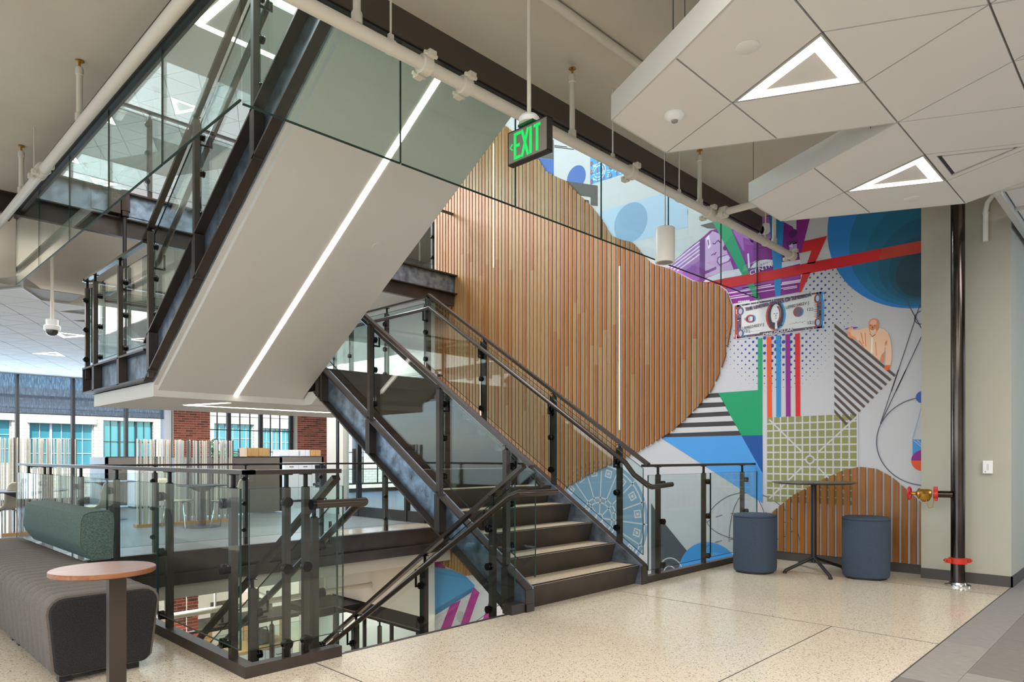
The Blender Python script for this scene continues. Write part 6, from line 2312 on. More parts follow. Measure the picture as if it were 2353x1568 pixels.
MB().lathe((7.32, 2.72, .918), [(.36, 0), (.405, .012), (.408, .016), (.405, .02)], 56).build('tabletop', mat('tabletop_black', '3a3a3b', .35), bt, True)
MB().lathe((7.32, 2.72, .10), [(.028, 0), (.028, .80), (.05, .815), (.09, .82)], 20).build('column', M['blackm'], bt, True)
for fx_, fy_ in ((7.02, 2.90), (6.97, 2.43), (7.66, 2.54), (7.64, 3.0)):
    d = Vector((fx_ - 7.32, fy_ - 2.72, 0))
    MB().tube([Vector((7.32, 2.72, .15)) + d * .02, Vector((7.32, 2.72, .135)) + d * .12, Vector((7.32, 2.72, .03)) + d * .96, Vector((7.32, 2.72, .012)) + d], .017, 10).build('leg', M['blackm'], bt, True)
    MB().lathe((fx_, fy_, 0), [(.016, 0), (.02, .004), (.02, .02), (.012, .026)], 12).build('foot_pad', M['blackm'], bt, True)

# ---- channelled bench with bolster
def bench(y0, y1, lb, ribs, front=True):
    b = T('bench', lb, 'bench', (1.12, y0, 0), 'charcoal channelled bench modules')
    x0, x1 = .855, 1.405
    z0, z1 = .045, .465
    def prof(off):
        r = .085
        P = []
        for cx, cz, a0 in ((x0 + .035, z0 + .035, 180), (x1 - .035, z0 + .035, 270), (x1 - r, z1 - r, 0), (x0 + r, z1 - r, 90)):
            rr = .035 if cz < .2 else r
            for q in range(5):
                t = R(a0 + q * 22.5)
                P.append((cx + (rr + off) * math.cos(t), cz + (rr + off * (1 if cz > .2 else .3)) * math.sin(t)))
        P[:5] = [(px + .04 * (1 - (pz - z0) / .1) if pz < z0 + .1 else px, pz) for px, pz in P[:5]]
        P[5:10] = [(px - .06 * (1 - (pz - z0) / .1) if pz < z0 + .1 else px, pz) for px, pz in P[5:10]]
        return P
    pitch = (y1 - y0) / ribs
    for k in range(ribs):
        rings = []
        for q in range(9):
            t = q / 8
            off = .020 * (math.sin(math.pi * t) ** .55) - .015
            yy = y0 + pitch * (k + t)
            if k == 0 and front:
                off = .006 * math.sin(math.pi * (.5 + t / 2)) + (-.006 if t < .05 else 0)
            rings.append([(px, yy, pz) for px, pz in prof(off)])
        loft([list(reversed(r)) for r in rings]).build('channel', M['ribbed'], b, True)
    e1 = [(px, y0 - .004, pz) for px, pz in prof(-.012)]
    e2 = [(px, y0 + .02, pz) for px, pz in prof(-.008)]
    e0 = [((px - 1.13) * .97 + 1.13, y0 - .012, (pz - .25) * .965 + .25) for px, pz in prof(-.012)]
    loft([list(reversed(r)) for r in (e0, e1, e2)]).build('end_panel', M['felt'], b, True)
    for px in (x0 + .1, x1 - .12):
        for py in (y0 + .08, y1 - .08):
            MB().box(px - .03, py - .03, 0, px + .03, py + .03, .05).build('foot', M['black'], b)
    return b
bench(4.20, 5.38, 'charcoal channelled bench module nearest the round side table', 9)
bench(5.40, 6.60, 'charcoal channelled bench module under the near end of the green bolster', 10, False)
bench(6.62, 7.6, 'farthest charcoal channelled bench module under the far end of the bolster', 8, False)
bo = T('bolster', 'long green upholstered back bolster lying on the charcoal bench', 'cushion', (1.42, 6.3, .47))
def bprof(k, y, r=.035):
    P = [(1.385, .474), (1.50, .474), (1.515, .49), (1.523, .74), (1.515, .795), (1.48, .818), (1.375, .812), (1.335, .795), (1.318, .75), (1.312, .60), (1.325, .56)]
    c = (1.42, .64)
    return [(c[0] + (px - c[0]) * k, y, c[1] + (pz - c[1]) * k) for px, pz in P]
loft([list(reversed(bprof(k, y))) for k, y in ((.86, 5.455), (.97, 5.458), (1, 5.475), (1, 6.4), (1, 7.25), (.97, 7.27), (.86, 7.275))]).build('cushion', M['greenf'], bo, True)
pp = bprof(1.004, 5.462)
MB().tube([Vector(p) for p in pp + pp[:1]], .004, 6, False).build('piping', mat('green_piping', '4a5c54', .8), bo, True)
stb = T('side_table', 'small round walnut side table on a flat dark steel leg', 'table', (1.04, 3.70, 0))
MB().lathe((1.0, 3.75, .634), [(.222, 0), (.228, .004), (.228, .022), (.225, .025)], 64).build('tabletop', M['walnut'], stb, True)
MB().box(1.006, 3.68, .010, 1.082, 3.725, .625).build('leg', M['rail'], stb)
MB().box(.98, 3.64, .622, 1.11, 3.78, .634).build('mounting_plate', M['rail'], stb)
MB().box(.84, 3.52, 0, 1.24, 3.92, .010).build('base_plate', M['rail'], stb)
# dome camera on a drop pole
dc = T('dome_camera', 'white security dome camera on a long drop pole beyond the stair', 'camera', (2.05, 9.75, 2.7))
MB().tube([(2.05, 9.75, 2.85), (2.05, 9.75, 4.06)], .02, 12).build('drop_pole', M['pipe'], dc, True)
MB().lathe((2.05, 9.75, 2.73), [(.085, 0), (.088, .01), (.088, .05), (.08, .058), (.07, .06)], 28).lathe((2.05, 9.75, 2.785), [(.065, 0), (.065, .075), (.022, .08)], 24).build('housing', M['white'], dc, True)
MB().lathe((2.05, 9.75, 2.73), [(.066, 0), (.064, -.03), (.045, -.056), (.015, -.068)], 24).build('dome', mat('smoked_dome', '3c3a38', .06, 0, .8), dc, True)
# ================================================================ FAR ROOM BEYOND THE STAIR
WY = 20.2
# window wall -------------------------------------------------------------
S(MB().box(-6, WY, -.3, 16, WY + .25, .10).box(-6, WY, 3.35, 16, WY + .25, 4.4).box(11.87, WY, -.3, 12.0, WY + .3, 3.4), 'wall_far', M['wall_plain'])
S(MB().box(-6, WY + .0, 4.4, 16, WY + .25, 5.0).box(-6, WY, 7.6, 16, WY + .25, 8.5).box(10, WY, 5, 16, WY + .25, 7.6), 'wall_far_upper', M['wall_plain'])
S(MB().box(-6, WY - .06, 0, 16, WY, .12), 'baseboard_far', M['base'])
w1 = bpy.data.objects.new('window_1', None)
COL.objects.link(w1)
w1['kind'] = 'structure'
mx = [-1.2, 0.0, 1.2, 2.35, 3.53, 4.70, 5.93, 6.95]
for x in mx:
    f = MB().box(x - .035, WY - .06, .1, x + .035, WY + .10, 3.35).build('mullion', M['alu'], w1)
MB().box(-1.2, WY - .05, .08, 7.0, WY + .08, .16).box(-1.2, WY - .05, 3.25, 7.0, WY + .08, 3.35).build('frame_rail', M['alu'], w1)
for a, b in zip(mx, mx[1:]):
    MB().box(a + .035, WY + .02, .16, b - .035, WY + .03, 3.25).build('window_pane', M['winglass'], w1)
    s_ = MB().box(a + .04, WY - .045, 2.27, b - .04, WY - .04, 3.3).build('roller_shade', M['shade'], w1)
    MB().box(a + .04, WY - .055, 2.25, b - .04, WY - .032, 2.275).build('hem_bar', M['alu'], s_)
S(MB().box(6.86, WY - .12, 0, 7.04, WY + .2, 3.35), 'trim_4', M['white_lam'])
def brick_pier(name, x0, x1, y0, z0, z1, bw=.198, bh=.055, j=.012, y1=None):
    c = S(MB().box(x0 + .004, y0 + .012, z0, x1 - .004, (y1 or y0 + .45), z1), name, M['mortar'])
    me = {}
    r = 0
    z = z0
    while z < z1:
        x = x0 - (0 if r % 2 == 0 else (bw + j) / 2)
        while x < x1 - .02:
            a, b = max(x, x0), min(x + bw, x1)
            if b - a > .03:
                w = round(b - a, 3)
                if w not in me:
                    o = MB().box(0, 0, 0, b - a, .03, bh).build('brick', M['brick'], c)
                    me[w] = o
                else:
                    o = me[w].copy()
                    COL.objects.link(o)
                o.location = (a, y0, z)
            x += bw + j
        r += 1
        z += bh + j
    return c
brick_pier('pillar_1', 7.06, 8.05, WY - .25, .9, 2.62)
brick_pier('pillar_2', 10.79, 11.87, WY - .25, .9, 2.72)
S(MB().box(7.06, WY - .25, 0, 8.05, WY + .2, .9).box(7.06, WY - .25, 2.62, 8.05, WY + .2, 3.4).box(10.79, WY - .25, 0, 11.87, WY + .2, .9).box(10.79, WY - .25, 2.72, 11.87, WY + .2, 3.4), 'trim_5', M['mortar'])
def steel_window(n, x0, x1, thin, thick, zs, z0=.3, z1=3.3):
    w = bpy.data.objects.new('window_%d' % n, None)
    COL.objects.link(w)
    w['kind'] = 'structure'
    for x in thin:
        MB().box(x - .012, WY + .02, z0, x + .012, WY + .06, z1).build('glazing_bar', M['sash'], w)
    for x in thick:
        MB().box(x - .05, WY - .02, z0, x + .05, WY + .10, z1).build('mullion', M['sash'], w)
    for z in zs:
        MB().box(x0, WY + .02, z - .013, x1, WY + .06, z + .013).build('glazing_bar', M['sash'], w)
    MB().box(x0, WY - .02, z0 - .05, x1, WY + .12, z0).build('window_sill', M['alu'], w)
    ed = sorted([x0] + thick + [x1])
    for a, b in zip(ed, ed[1:]):
        MB().box(a, WY + .035, z0, b, WY + .04, z1).build('window_pane', M['winglass'], w)
steel_window(2, 8.05, 10.79, [8.37, 9.05, 9.36, 10.02, 10.33], [8.71, 9.70, 10.70], [2.0, 1.35, .78, 2.7])
steel_window(3, 11.95, 16, [12.3, 12.75, 13.4, 14.0, 14.8], [13.05, 15.4], [2.0, 1.35, .78, 2.7])
for a, b in ((11.98, 12.98), (13.1, 15.3)):
    MB().box(a, WY - .05, 2.1, b, WY - .045, 3.3).build('roller_shade', M['shade'], bpy.data.objects['window_3'])

# storefront beside the mural wall -----------------------------------------
sf = T('glass_storefront', 'dark framed glass doors and panels at the far end of the mural wall', 'door', (7.75, 11.2, 0))
for y in (9.72, 10.25, 10.95, 11.85, 12.6):
    MB().box(7.70, y - .03, 0, 7.80, y + .03, 2.35).build('frame_post', M['blackm'], sf)
MB().box(7.70, 9.7, 2.30, 7.80, 12.6, 2.40).build('frame_head', M['blackm'], sf)
for a, b in ((9.75, 10.22), (10.28, 10.92), (10.98, 11.82), (11.88, 12.57)):
    MB().box(7.745, a, .08, 7.755, b, 2.3).build('glass_panel', M['winglass'], sf)
    MB().box(7.72, a, 0, 7.78, b, .2).build('bottom_rail', M['blackm'], sf)
MB().tube([(7.66, 10.90, 1.08), (7.60, 10.90, 1.08), (7.60, 10.78, 1.08)], .012, 10).lathe((7.70, 10.90, 1.08), [(.03, 0), (.03, .02)], 14, (-1, 0, 0)).build('door_lever', M['blackm'], sf, True)
MB().tube([(7.66, 10.05, .55), (7.64, 10.05, .6), (7.64, 10.05, 1.3), (7.66, 10.05, 1.35)], .012, 10).build('pull_handle', M['sash'], sf, True)
S(MB().box(7.70, 9.66, 2.40, 7.95, 12.6, 4.06).box(7.70, 12.6, 0, 7.95, 13.0, 4.06), 'wall_storefront', M['wall_plain'])
S(MB().box(7.66, 12.30, 0, 7.80, 12.44, 4.06), 'trim_6', M['wall_plain'])
S(MB().box(10.6, 9.4, 0, 10.7, 13, 4.06), 'wall_office', M['wall_grey'])

# ceiling rafts with triangle lights -----------------------------------------
def big_cloud(name, label, z, x0, y0, inside, lights, seed=1, h=.15):
    c = T(name, label, 'ceiling panel', (x0, y0, z))
    tri = {}
    ed = {}
    for r in range(-30, 6):
        for k in range(-14, 16):
            P = lambda rr, kk: (x0 + (0 if rr % 2 == 0 else -.303) + BX * kk, y0 - RY * rr)
            if r % 2 == 0:
                ts = ([P(r, k), P(r, k + 1), P(r + 1, k + 1)], [P(r, k), P(r + 1, k), P(r + 1, k + 1)])
            else:
                ts = ([P(r, k), P(r, k + 1), P(r + 1, k)], [P(r, k + 1), P(r + 1, k), P(r + 1, k + 1)])
            for q, t in enumerate(ts):
                g = (sum(a[0] for a in t) / 3, sum(a[1] for a in t) / 3)
                if not inside(*g):
                    continue
                for i in range(3):
                    a, b = t[i], t[(i + 1) % 3]
                    key = tuple(sorted(((round(a[0], 2), round(a[1], 2)), (round(b[0], 2), round(b[1], 2)))))
                    ed.setdefault(key, []).append((a, b))
                lit = [l for l in lights if (g[0] - l[0]) ** 2 + (g[1] - l[1]) ** 2 < .045]
                if lit:
                    tri_light(c, t, z - .002, .06)
                    continue
                up = (r % 2, q)
                if up not in tri:
                    Q = inset(t, .006)
                    o = MB().ext([(x - g[0], y - g[1], 0) for x, y in Q], (0, 0, .016))
                    off = Vector(c.location)
                    o.v = [tuple(Vector(p) + off) for p in o.v]
                    tri[up] = o.build('ceiling_panel', M['cloud'], c)
                    o = tri[up]
                else:
                    o = tri[up].copy()
                    COL.objects.link(o)
                o.location = Vector((g[0], g[1], z)) - Vector(c.location)
    for key, e in ed.items():
        if len(e) == 1:
            a, b = e[0]
            MB().bar((*a, z + h / 2), (*b, z + h / 2), .012, h).build('edge_fascia', M['cloud_trim'], c)
    xs_ = [p[0] for e in ed for p in e]
    ys_ = [p[1] for e in ed for p in e]
    bb = MB()
    ys2 = sorted(set(round(v, 2) for v in ys_))
    for ya, yb in zip(ys2, ys2[1:]):
        rowx = [p[0] for e in ed for p in e if abs(p[1] - ya) < .02 or abs(p[1] - yb) < .02]
        if rowx:
            bb.box(min(rowx) + .3, ya, z + .02, max(rowx) - .3, yb, z + .03)
    bb.build('grid_backing', M['reveal'], c)
    return c
def in_a(x, y):
    return 10.15 < y < 19.9 and x > -3.2 and x < 2.1 + .62 * (y - 10.2) + .05 and x < 6.6 and y > 9.2 + .5 * (x + .2)
big_cloud('ceiling_cloud', 'white ceiling raft of triangular panels with many triangle lights near the far windows', 3.2, 2.07, 10.42, in_a,
          [(1.77, 11.2), (2.97, 13.2), (3.27, 15.6), (2.37, 17.4), (3.57, 19.2), (3.87, 13.0), (.5, 12.8), (.3, 15.2), (5.1, 15.0), (4.8, 18)])
def in_b(x, y):
    return 9.9 < y < 19.5 and .6 < x < 7.2 and not (4.9 < x + (y - 14.5) * .3 < 6.2 and 13.8 < y < 16.2)
big_cloud('ceiling_cloud', 'ceiling raft of the storey above seen through the opening with triangle lights', 7.4, 2.2, 10.6, in_b,
          [(4.65, 12.8), (4.75, 14.8), (4.7, 17.3), (3.6, 14.0), (3.72, 16.4), (2.6, 12.5), (5.8, 12.0)], 2)
ul = T('stair_landing', 'white half landing soffit one storey higher with a bright angled light line', 'landing', (3.9, 8, 6.5))
MB().box(2.3, 7.02, 6.10, 5.40, 8.98, 6.24).build('soffit', M['gyp'], ul)
MB().box(2.21, 6.95, 6.24, 5.54, 9.09, 6.55).build('edge_channel', M['steel'], ul)
mb = MB()
led_line(mb, (3.07, 7.93), (4.9, 7.93), .085, 6.099)
led_line(mb, (3.07, 7.96), (3.13, 7.15), .085, 6.099)
mb.build('light_line', M['led'], ul)
g11 = T('glass_guardrail', 'glass guard on the far edge of the upper floor above the dark beam', 'guardrail', (4.7, 9.15, 4.38), 'glass guardrails')
MB().box(-1.0, 9.12, 5.46, 7.9, 9.17, 5.49).build('top_rail', M['rail'], g11)
ux = [-.5, .65, 1.8, 2.95, 4.1, 5.3, 6.5, 7.45]
for x in ux:
    p = post(g11, x, 9.14, 4.38, 5.38, 5.46, .045)
    for z in (4.6, 4.95, 5.3):
        clamp(p, (x - .04, 9.10, z), (0, -1, 0))
for a, b in zip(ux, ux[1:]):
    pane(g11, [(a - .03, 9.095, 4.48), (b - .05, 9.095, 4.48), (b - .05, 9.095, 5.38), (a - .03, 9.095, 5.38)], (0, -.012, 0))
S(MB().box(-6, 9.2, 4.32, 16, 20.4, 4.33), 'floor_upper', M['carpet_far'])

# slat partitions ------------------------------------------------------------
def fin_screen(label, x0, x1, y, h, seed, dip=0):
    r = random.Random(seed)
    s = T('slat_partition', label, 'room divider', ((x0 + x1) / 2, y, 0), 'vertical fin room dividers')
    MB().box(x0, y - .10, 0, x1, y + .10, .045).build('base', M['ltwood'], s)
    x = x0 + .02
    k = 0
    proto = {}
    while x < x1 - .02:
        d = r.choice((-.07, -.035, 0, .035, .07))
        w = r.choice((.007, .009, .012))
        hh = h + r.uniform(-.012, .012)
        m = M['fin_a'] if r.random() < .8 else M['fin_b']
        MB().box(x, y + d - .022, .045, x + w, y + d + .022, hh).build('fin', m, s)
        x += r.uniform(.017, .028)
        k += 1
    return s
M['fin_a'] = mat('fin_ivory', 'd9d2c3', .5)
M['fin_b'] = mat('fin_brown', '6b5f55', .5)
fin_screen('ivory vertical fin divider at the left edge behind the green bolster', -2.2, 3.03, 12.75, 1.49, 4)
fin_screen('ivory vertical fin divider behind the round cafe table', 3.88, 5.60, 12.75, 1.50, 8)

# cafe tables and chairs -----------------------------------------------------
def cafe_table(x, y, label, r=.41, h=.72):
    t = T('cafe_table', label, 'table', (x, y, 0), 'round grey cafe tables')
    m = M['table_grey']
    MB().lathe((x, y, h - .02), [(r - .03, 0), (r, .012), (r, .02)], 40).build('tabletop', m, t, True)
    MB().box(x - .045, y - .045, .02, x + .045, y + .045, h - .05).build('column', m, t)
    MB().ext([(x - .25, y, h - .03), (x + .25, y, h - .03), (x + .05, y, h - .12), (x - .05, y, h - .12)], (0, .04, 0)).build('bracket', m, t)
    MB().lathe((x, y, 0), [(.30, 0), (.30, .008), (.27, .016), (.06, .022)], 36).build('base', m, t, True)
    return t
M['table_grey'] = mat('table_grey', '474b54', .4, .2)
def chair(x, y, rz, label):
    c = T('shell_chair', label, 'chair', (x, y, 0), 'ivory shell chairs with chrome legs')
    def tf(p):
        a, b, z = p
        return (x + a * math.cos(rz) - b * math.sin(rz), y + a * math.sin(rz) + b * math.cos(rz), z)
    # shell: profile along a (front +), swept across b
    prof = [(.22, .440, .20), (.20, .452, .215), (.10, .448, .22), (-.05, .440, .215), (-.14, .448, .20), (-.185, .49, .185), (-.21, .56, .18), (-.235, .68, .185), (-.265, .80, .17), (-.30, .835, .155)]
    rings = []
    for a, z, w in prof:
        top = []
        for q in range(9):
            b = -1 + q / 4
            lift = .018 * b * b
            top.append(tf((a + (lift if z > .5 else 0), b * w, z + (lift if z < .5 else 0))))
        rings.append(top)
    mb = MB()
    for rg in rings:
        mb.v += rg
    n = 9
    for i in range(len(rings) - 1):
        for j in range(n - 1):
            mb.f.append((i * n + j, i * n + j + 1, (i + 1) * n + j + 1, (i + 1) * n + j))
    s = mb.build('shell', M['shell'], c, True)
    so = s.modifiers.new('thickness', 'SOLIDIFY')
    so.thickness = .010
    for a, b in ((.17, .16), (.17, -.16), (-.13, .16), (-.13, -.16)):
        MB().tube([tf((a * .75, b * .7, .43)), tf((a * 1.0, b * .95, .41)), tf((a * 1.32, b * 1.25, .01))], .011, 8).build('leg', M['chrome'], c, True)
    MB().tube([tf((.13, .11, .43)), tf((.13, -.11, .43))], .009, 8).tube([tf((-.1, .11, .43)), tf((-.1, -.11, .43))], .009, 8).build('under_frame', M['chrome'], c, True)
    return c
cafe_table(4.70, 11.98, 'round grey cafe table in front of the second fin divider')
cafe_table(2.15, 11.9, 'round grey cafe table at the left edge in front of the first fin divider', .55)
cafe_table(4.0, 14.6, 'grey table half hidden beyond the swivel-backed chair', .5, .74)
A45 = math.atan2(-.717, .697)
chair(4.40, 12.26, A45, 'ivory shell chair left of the round cafe table')
chair(5.02, 11.66, A45 + math.pi, 'ivory shell chair right of the round cafe table')
chair(1.93, 12.25, A45 + math.pi, 'ivory shell chair at the left edge with splayed chrome legs')
chair(2.98, 11.65, A45 + math.pi, 'ivory shell chair seen from behind the green bolster')

# storage and workstations ----------------------------------------------------
def cabinet(x0, y0, x1, y1, h, label, doors=2, m='white_lam', holes=True):
    c = T('storage_cabinet', label, 'cabinet', ((x0 + x1) / 2, (y0 + y1) / 2, 0))
    MB().box(x0, y0, .04, x1, y1, h).build('body', M[m], c)
    MB().box(x0 - .008, y0 - .012, h, x1 + .008, y1 + .008, h + .022).build('top', M[m], c)
    w = (x1 - x0) / doors
    for k in range(doors):
        d = MB().box(x0 + k * w + .006, y0 - .018, .06, x0 + (k + 1) * w - .006, y0, h - .01).build('door', M[m], c)
        MB().box(x0 + (k + .5) * w - .06, y0 - .024, h - .09, x0 + (k + .5) * w + .06, y0 - .018, h - .075).build('handle', M['sash'], d)
    MB().box(x0 + .02, y0 + .02, 0, x1 - .02, y1 - .02, .04).build('plinth', M['black'], c)
    return c
cabinet(5.25, 17.3, 6.15, 17.8, .93, 'white cabinet with dark slot handles beyond the first fin divider', 2)
cabinet(8.75, 16.9, 9.95, 17.4, 1.02, 'white cabinet pair in front of the workstation panels', 3)
def workstation(x0, x1, y0, y1, h, label, bins=None):
    w = T('workstation', label, 'desk', ((x0 + x1) / 2, y0, 0))
    MB().box(x0, y0, .03, x1, y0 + .06, h).build('panel', M['panelgrey'], w)
    MB().box(x0, y0, .03, x0 + .06, y1, h).box(x1 - .06, y0, .03, x1, y1, h).build('side_panel', M['panelgrey'], w)
    MB().box(x0 + .06, y0 + .06, .70, x1 - .06, y0 + .7, .73).build('worktop', M['white_lam'], w)
    MB().box(x0, y0 - .005, h, x1, y0 + .065, h + .015).build('top_cap', M['alu'], w)
    if bins:
        for a, b, m in bins:
            q = MB().box(a, y0 + .08, h + .016, b, y0 + .42, h + .20).build('overhead_bin', M[m], w)
            MB().box(a + .01, y0 + .068, h + .025, (a + b) / 2 - .004, y0 + .08, h + .19).box((a + b) / 2 + .004, y0 + .068, h + .025, b - .01, y0 + .08, h + .19).build('bin_door', M[m], q)
    return w
workstation(5.3, 7.15, 13.9, 15.4, 1.19, 'grey workstation panel behind the second fin divider with a wood bin on top', [(6.4, 6.9, 'ltwood')])
workstation(8.9, 10.5, 17.9, 19.2, 1.20, 'grey workstation panel below the second brick pillar with white bins', [(9.15, 9.75, 'white_lam'), (9.8, 10.1, 'white_lam'), (10.12, 10.45, 'ltwood')])
workstation(4.9, 6.5, 18.2, 19.5, 1.19, 'grey workstation panel under the far windows', None)
def task_chair(x, y, rz, label):
    c = T('task_chair', label, 'chair', (x, y, 0), 'dark task chairs at the far desks')
    def tf(a, b, z):
        return (x + a * math.cos(rz) - b * math.sin(rz), y + a * math.sin(rz) + b * math.cos(rz), z)
    MB().ext([tf(-.23, -.23, .44), tf(.23, -.23, .44), tf(.24, .23, .44), tf(-.24, .23, .44)], (0, 0, .07)).build('seat', M['black'], c)
    MB().ext([tf(-.24, -.21, .56), tf(-.24, .21, .56), tf(-.31, .19, 1.0), tf(-.31, -.19, 1.0)], Vector(tf(-.03, 0, 0)) - Vector(tf(0, 0, 0))).build('backrest', M['black'], c)
    MB().tube([tf(-.1, 0, .44), tf(-.26, 0, .46), tf(-.29, 0, .62)], .02, 8).build('back_stem', M['blackm'], c, True)
    MB().tube([tf(0, 0, .08), tf(0, 0, .44)], .025, 10).build('gas_lift', M['chrome'], c, True)
    for k in range(5):
        t = 2 * math.pi * k / 5
        MB().tube([tf(0, 0, .10), tf(.3 * math.cos(t), .3 * math.sin(t), .06)], .018, 6).lathe(tf(.3 * math.cos(t), .3 * math.sin(t), .0), [(.012, 0), (.028, .01), (.028, .045), (.012, .055)], 10).build('leg', M['blackm'], c, True)
    for s in (-1, 1):
        MB().tube([tf(-.1, .25 * s, .47), tf(-.1, .28 * s, .66), tf(.1, .28 * s, .67)], .016, 6).build('armrest', M['black'], c, True)
    return c
task_chair(9.55, 16.2, 2.2, 'dark task chair right of the white cabinet pair')
task_chair(9.1, 15.3, .6, 'dark task chair nearer the glass doors')

# ================================================================ STOREY BELOW (seen through the opening)
S(MB().box(-6, 20.4, -4.6, 16, 20.7, -.3), 'wall_lower_far', M['wall_plain'])
S(MB().box(7.0, 12.8, -4.32, 16, 12.9, -.3), 'wall_lower_right', M['wall_plain'])
brick_pier('pillar_3', 5.13, 5.65, 14.6, -4.0, -1.55)
S(MB().box(4.2, 14.2, -1.5, 6.4, 15.4, -.9), 'beam_1', M['slab'])
S(MB().box(-6, 9.2, -.62, 16, 20.4, -.34), 'ceiling_lower', M['slab'])
lp = T('lower_pipe', 'cream pipe grid under the ceiling of the storey below', 'pipe', (6, 11.5, -1.2))
MB().tube([(3.0, 11.2, -1.28), (9.5, 11.2, -1.28)], .05, 12).build('main_pipe', M['pipe'], lp, True)
MB().tube([(5.6, 11.2, -1.28), (5.6, 16, -1.1)], .045, 12).build('branch_pipe', M['pipe'], lp, True)
for x in (4.6, 6.6, 8.6):
    MB().tube([(x, 11.2, -1.28), (x, 11.2, -.62)], .02, 8).build('hanger', M['pipe'], lp, True)
pl_ = T('pendant_light', 'large white drum pendant in the storey below left of the descending rail', 'lamp', (4.45, 12.0, -2.4))
MB().lathe((4.45, 12.0, -2.45), [(.15, 0), (.15, .52), (.02, .54)], 28).build('shade', M['pendant'], pl_, True)
MB().tube([(4.45, 12.0, -1.95), (4.45, 12.0, -.62)], .005, 6).build('cord', M['pipe'], pl_)
lc = T('file_cabinet', 'white drawer cabinet with wooden top in the storey below', 'cabinet', (5.6, 12.6, -4.32))
MB().box(4.9, 12.4, -4.32, 6.6, 13.1, -2.45).build('body', M['white_lam'], lc)
MB().box(4.88, 12.38, -2.45, 6.62, 13.12, -2.41).build('top', M['ltwood'], lc)
for k in range(3):
    for z in (-2.78, -3.14, -3.5):
        d = MB().box(4.92 + k * .56, 12.385, z, 5.46 + k * .56, 12.4, z + .31).build('drawer', M['white_lam'], lc)
        MB().tube([(5.12 + k * .56, 12.375, z + .2), (5.14 + k * .56, 12.36, z + .19), (5.24 + k * .56, 12.36, z + .19), (5.26 + k * .56, 12.375, z + .2)], .008, 6).build('handle', M['sash'], d)
bg = T('black_bag', 'black lumpy bag on the wooden cabinet top in the storey below', 'bag', (6.1, 12.7, -2.41))
rb = random.Random(2)
rings = []
for i in range(7):
    t = i / 6
    k = [.8, 1, 1.04, 1, .88, .66, .3][i]
    rings.append([(6.1 + k * .24 * math.cos(a) * (1 + rb.uniform(-.12, .12)), 12.7 + k * .17 * math.sin(a) * (1 + rb.uniform(-.12, .12)), -2.41 + .27 * t + (0 if i == 0 else rb.uniform(-.01, .01))) for a in [2 * math.pi * q / 14 for q in range(14)]])
loft(rings).build('body', M['black'], bg, True)
MB().tube([(5.98, 12.62, -2.17), (6.02, 12.6, -2.08), (6.16, 12.6, -2.08), (6.2, 12.62, -2.17)], .012, 6).build('handle', M['black'], bg, True)
lsf = T('glass_storefront', 'dark framed glass office front with a slanting head in the storey below', 'door', (7.6, 11, -4.3))
for y in (9.8, 10.6, 11.5, 12.5):
    MB().box(7.62, y - .025, -4.32, 7.68, y + .025, -1.75).build('frame_post', M['blackm'], lsf)
MB().box(7.60, 9.8, -1.95, 7.70, 12.6, -1.65).build('frame_head', M['blackm'], lsf)
for a, b in ((9.84, 10.56), (10.64, 11.46), (11.54, 12.46)):
    MB().box(7.64, a, -4.2, 7.65, b, -1.95).build('glass_panel', M['winglass'], lsf)
S(MB().box(7.60, 9.66, -1.65, 7.95, 12.8, -.34), 'wall_lower_storefront', M['wall_plain'])
S(MB().box(6.6, 11.5, -1.80, 7.6, 12.7, -1.68), 'beam_2', M['blackm'])
lg_ = T('landing_guard', 'glass guard round the lower half landing below the stair', 'guardrail', (4, 9, -2.1), 'sloping stair guards')
MB().box(2.2, 9.03, -1.07, 5.5, 9.08, -1.04).box(5.475, 6.8, -1.07, 5.525, 9.07, -1.04).build('top_rail', M['rail'], lg_)
for x, y in ((2.3, 9.05), (3.4, 9.05), (4.5, 9.05), (5.5, 9.05), (5.5, 7.9), (5.5, 6.85)):
    p = post(lg_, x, y, -2.16, -1.14, -1.07, .045)
for a, b in ((2.3, 3.38), (3.42, 4.48), (4.52, 5.46)):
    pane(lg_, [(a, 9.01, -2.05), (b, 9.01, -2.05), (b, 9.01, -1.15), (a, 9.01, -1.15)], (0, -.012, 0))
lb_ = T('workbench', 'light wood framed workbench with dark top in the storey below', 'desk', (7.0, 15.5, -4.3))
MB().box(5.9, 15.2, -2.65, 8.6, 16.4, -2.6).build('worktop', M['black'], lb_)
for x in (6.0, 6.9, 7.8, 8.5):
    MB().box(x, 15.2, -4.32, x + .18, 15.3, -2.65).build('leg', M['ltwood'], lb_)
for q, (x, c) in enumerate(((6.3, 'panelgrey'), (7.2, 'panelgrey'))):
    mo = T('monitor', ['grey monitor on the lower workbench left of its pair', 'grey monitor on the lower workbench right of its pair'][q], 'monitor', (x + .25, 15.6, -2.6))
    MB().box(x, 15.55, -2.45, x + .55, 15.6, -2.08).build('screen', M[c], mo)
    MB().box(x + .25, 15.6, -2.6, x + .3, 15.64, -2.3).box(x + .15, 15.5, -2.6, x + .4, 15.7, -2.58).build('stand', M['blackm'], mo)

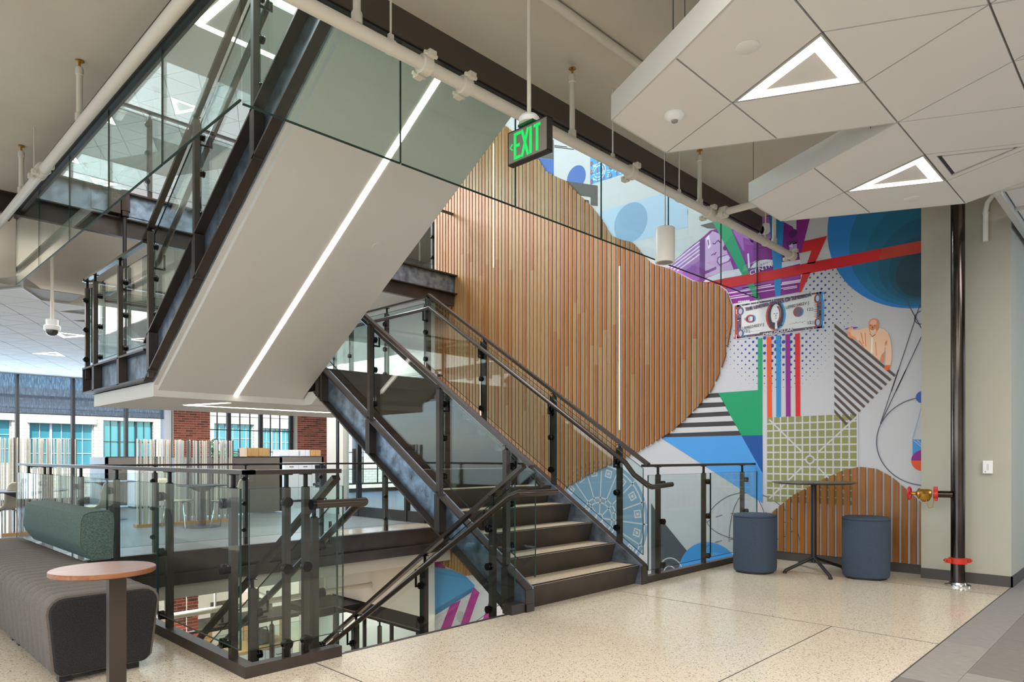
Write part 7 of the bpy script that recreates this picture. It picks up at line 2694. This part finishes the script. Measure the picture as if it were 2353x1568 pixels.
# ================================================================ OUTSIDE
FY = 42.0
S(MB().box(-40, 20.8, -6.2, 60, 60, -6.0), 'ground', M['pave'])
fb = T('tan_brick_building', 'pale tan brick building with teal windows across the street', 'building', (14, FY, -6))
holes = [(3.3, 7.1, .9, 3.05), (7.85, 10.75, .6, 2.95), (11.2, 13.75, -.2, 3.2), (17.2, 19.7, .6, 3.25), (20.3, 22.3, .4, 3.05), (24.2, 26.5, .4, 3.05), (11.2, 13.75, -4.5, -.9), (7.85, 10.75, -4.5, -1.2)]
xs_ = sorted(set([-10, 50] + [h[0] for h in holes] + [h[1] for h in holes]))
zs_ = sorted(set([-6, 4.35] + [h[2] for h in holes] + [h[3] for h in holes]))
wb_ = MB()
for a, b in zip(xs_, xs_[1:]):
    for c, d in zip(zs_, zs_[1:]):
        mx_, mz_ = (a + b) / 2, (c + d) / 2
        if not any(h[0] < mx_ < h[1] and h[2] < mz_ < h[3] for h in holes):
            wb_.box(a, FY, c, b, FY + .4, d)
wb_.build('wall', M['tanbrick'], fb)
MB().box(-10, FY - .15, 4.35, 50, FY + .5, 4.75).box(-10, FY - .05, 3.72, 50, FY, 3.86).build('cornice', M['cream'], fb)
MB().box(-10, FY + .5, 4.3, 50, FY + 9, 4.5).build('roof', M['pave'], fb)
for n_, (a, b, c, d) in enumerate(holes):
    w = MB().box(a, FY + .30, c, b, FY + .34, d).build('window', M['extglass'], fb)
    fr = MB()
    k = 3
    for i in range(k + 1):
        x = a + (b - a) * i / k
        fr.box(x - .05, FY + .2, c, x + .05, FY + .3, d)
    for i in range(k):
        x = a + (b - a) * (i + .5) / k
        fr.box(x - .015, FY + .25, c, x + .015, FY + .3, d)
    for z in (c + (d - c) * .33, c + (d - c) * .66):
        fr.box(a, FY + .25, z - .015, b, FY + .3, z + .015)
    fr.build('window_frame', M['alu'] if n_ in (2, 6) else M['white_lam'], w)
    if n_ in (0, 1):
        MB().box(a - .1, FY - .12, d, b + .1, FY + .02, d + .38).build('lintel', M['cream'], w)
    if n_ in (2, 3):
        rl = MB()
        for q in range(6):
            rl.box(a, FY + .02, c + .1 + q * .16, b, FY + .05, c + .14 + q * .16)
        for i in range(6):
            x = a + (b - a) * i / 5
            rl.box(x - .03, FY + .0, c, x + .03, FY + .06, c + 1.1)
        rl.build('balcony_rail', M['alu'], w)
        MB().box(a - .05, FY - .1, c - .25, b + .05, FY + .3, c).build('balcony_slab', M['cream'], w)
tr = T('street_tree', 'small green street tree between the buildings', 'tree', (15.6, 38, -6))
MB().tube([(15.6, 38, -6), (15.6, 38, 0)], .1, 8).build('trunk', M['fin_b'], tr, True)
rt = random.Random(6)
lf_ = MB()
for i in range(260):
    a, e_, r_ = rt.uniform(0, 6.28), rt.uniform(-1.4, 1.4), rt.uniform(.4, 1.25)
    c = Vector((15.6 + r_ * math.cos(a) * math.cos(e_), 38 + r_ * math.sin(a) * math.cos(e_), .6 + 1.3 * r_ * math.sin(e_)))
    u = Vector((rt.uniform(-1, 1), rt.uniform(-1, 1), rt.uniform(-1, 1))).normalized() * .22
    v = u.orthogonal().normalized() * .12
    lf_.add([c - u, c - v, c + u, c + v], [(0, 1, 2, 3)])
lf_.build('foliage', M['leaf'], tr, kind='stuff')
ss = T('street_sign', 'tall blue and white blade sign hanging outside the window wall', 'sign', (7.35, 21.2, 1))
MB().box(7.0, 20.46, .2, 7.3, 20.9, .23).box(7.0, 20.46, 2.57, 7.3, 20.9, 2.6).build('bracket', M['alu'], ss)
MB().box(7.0, 20.6, .2, 7.3, 20.66, 2.6).build('panel', mat('sign_blue', '35629a', .5), ss)
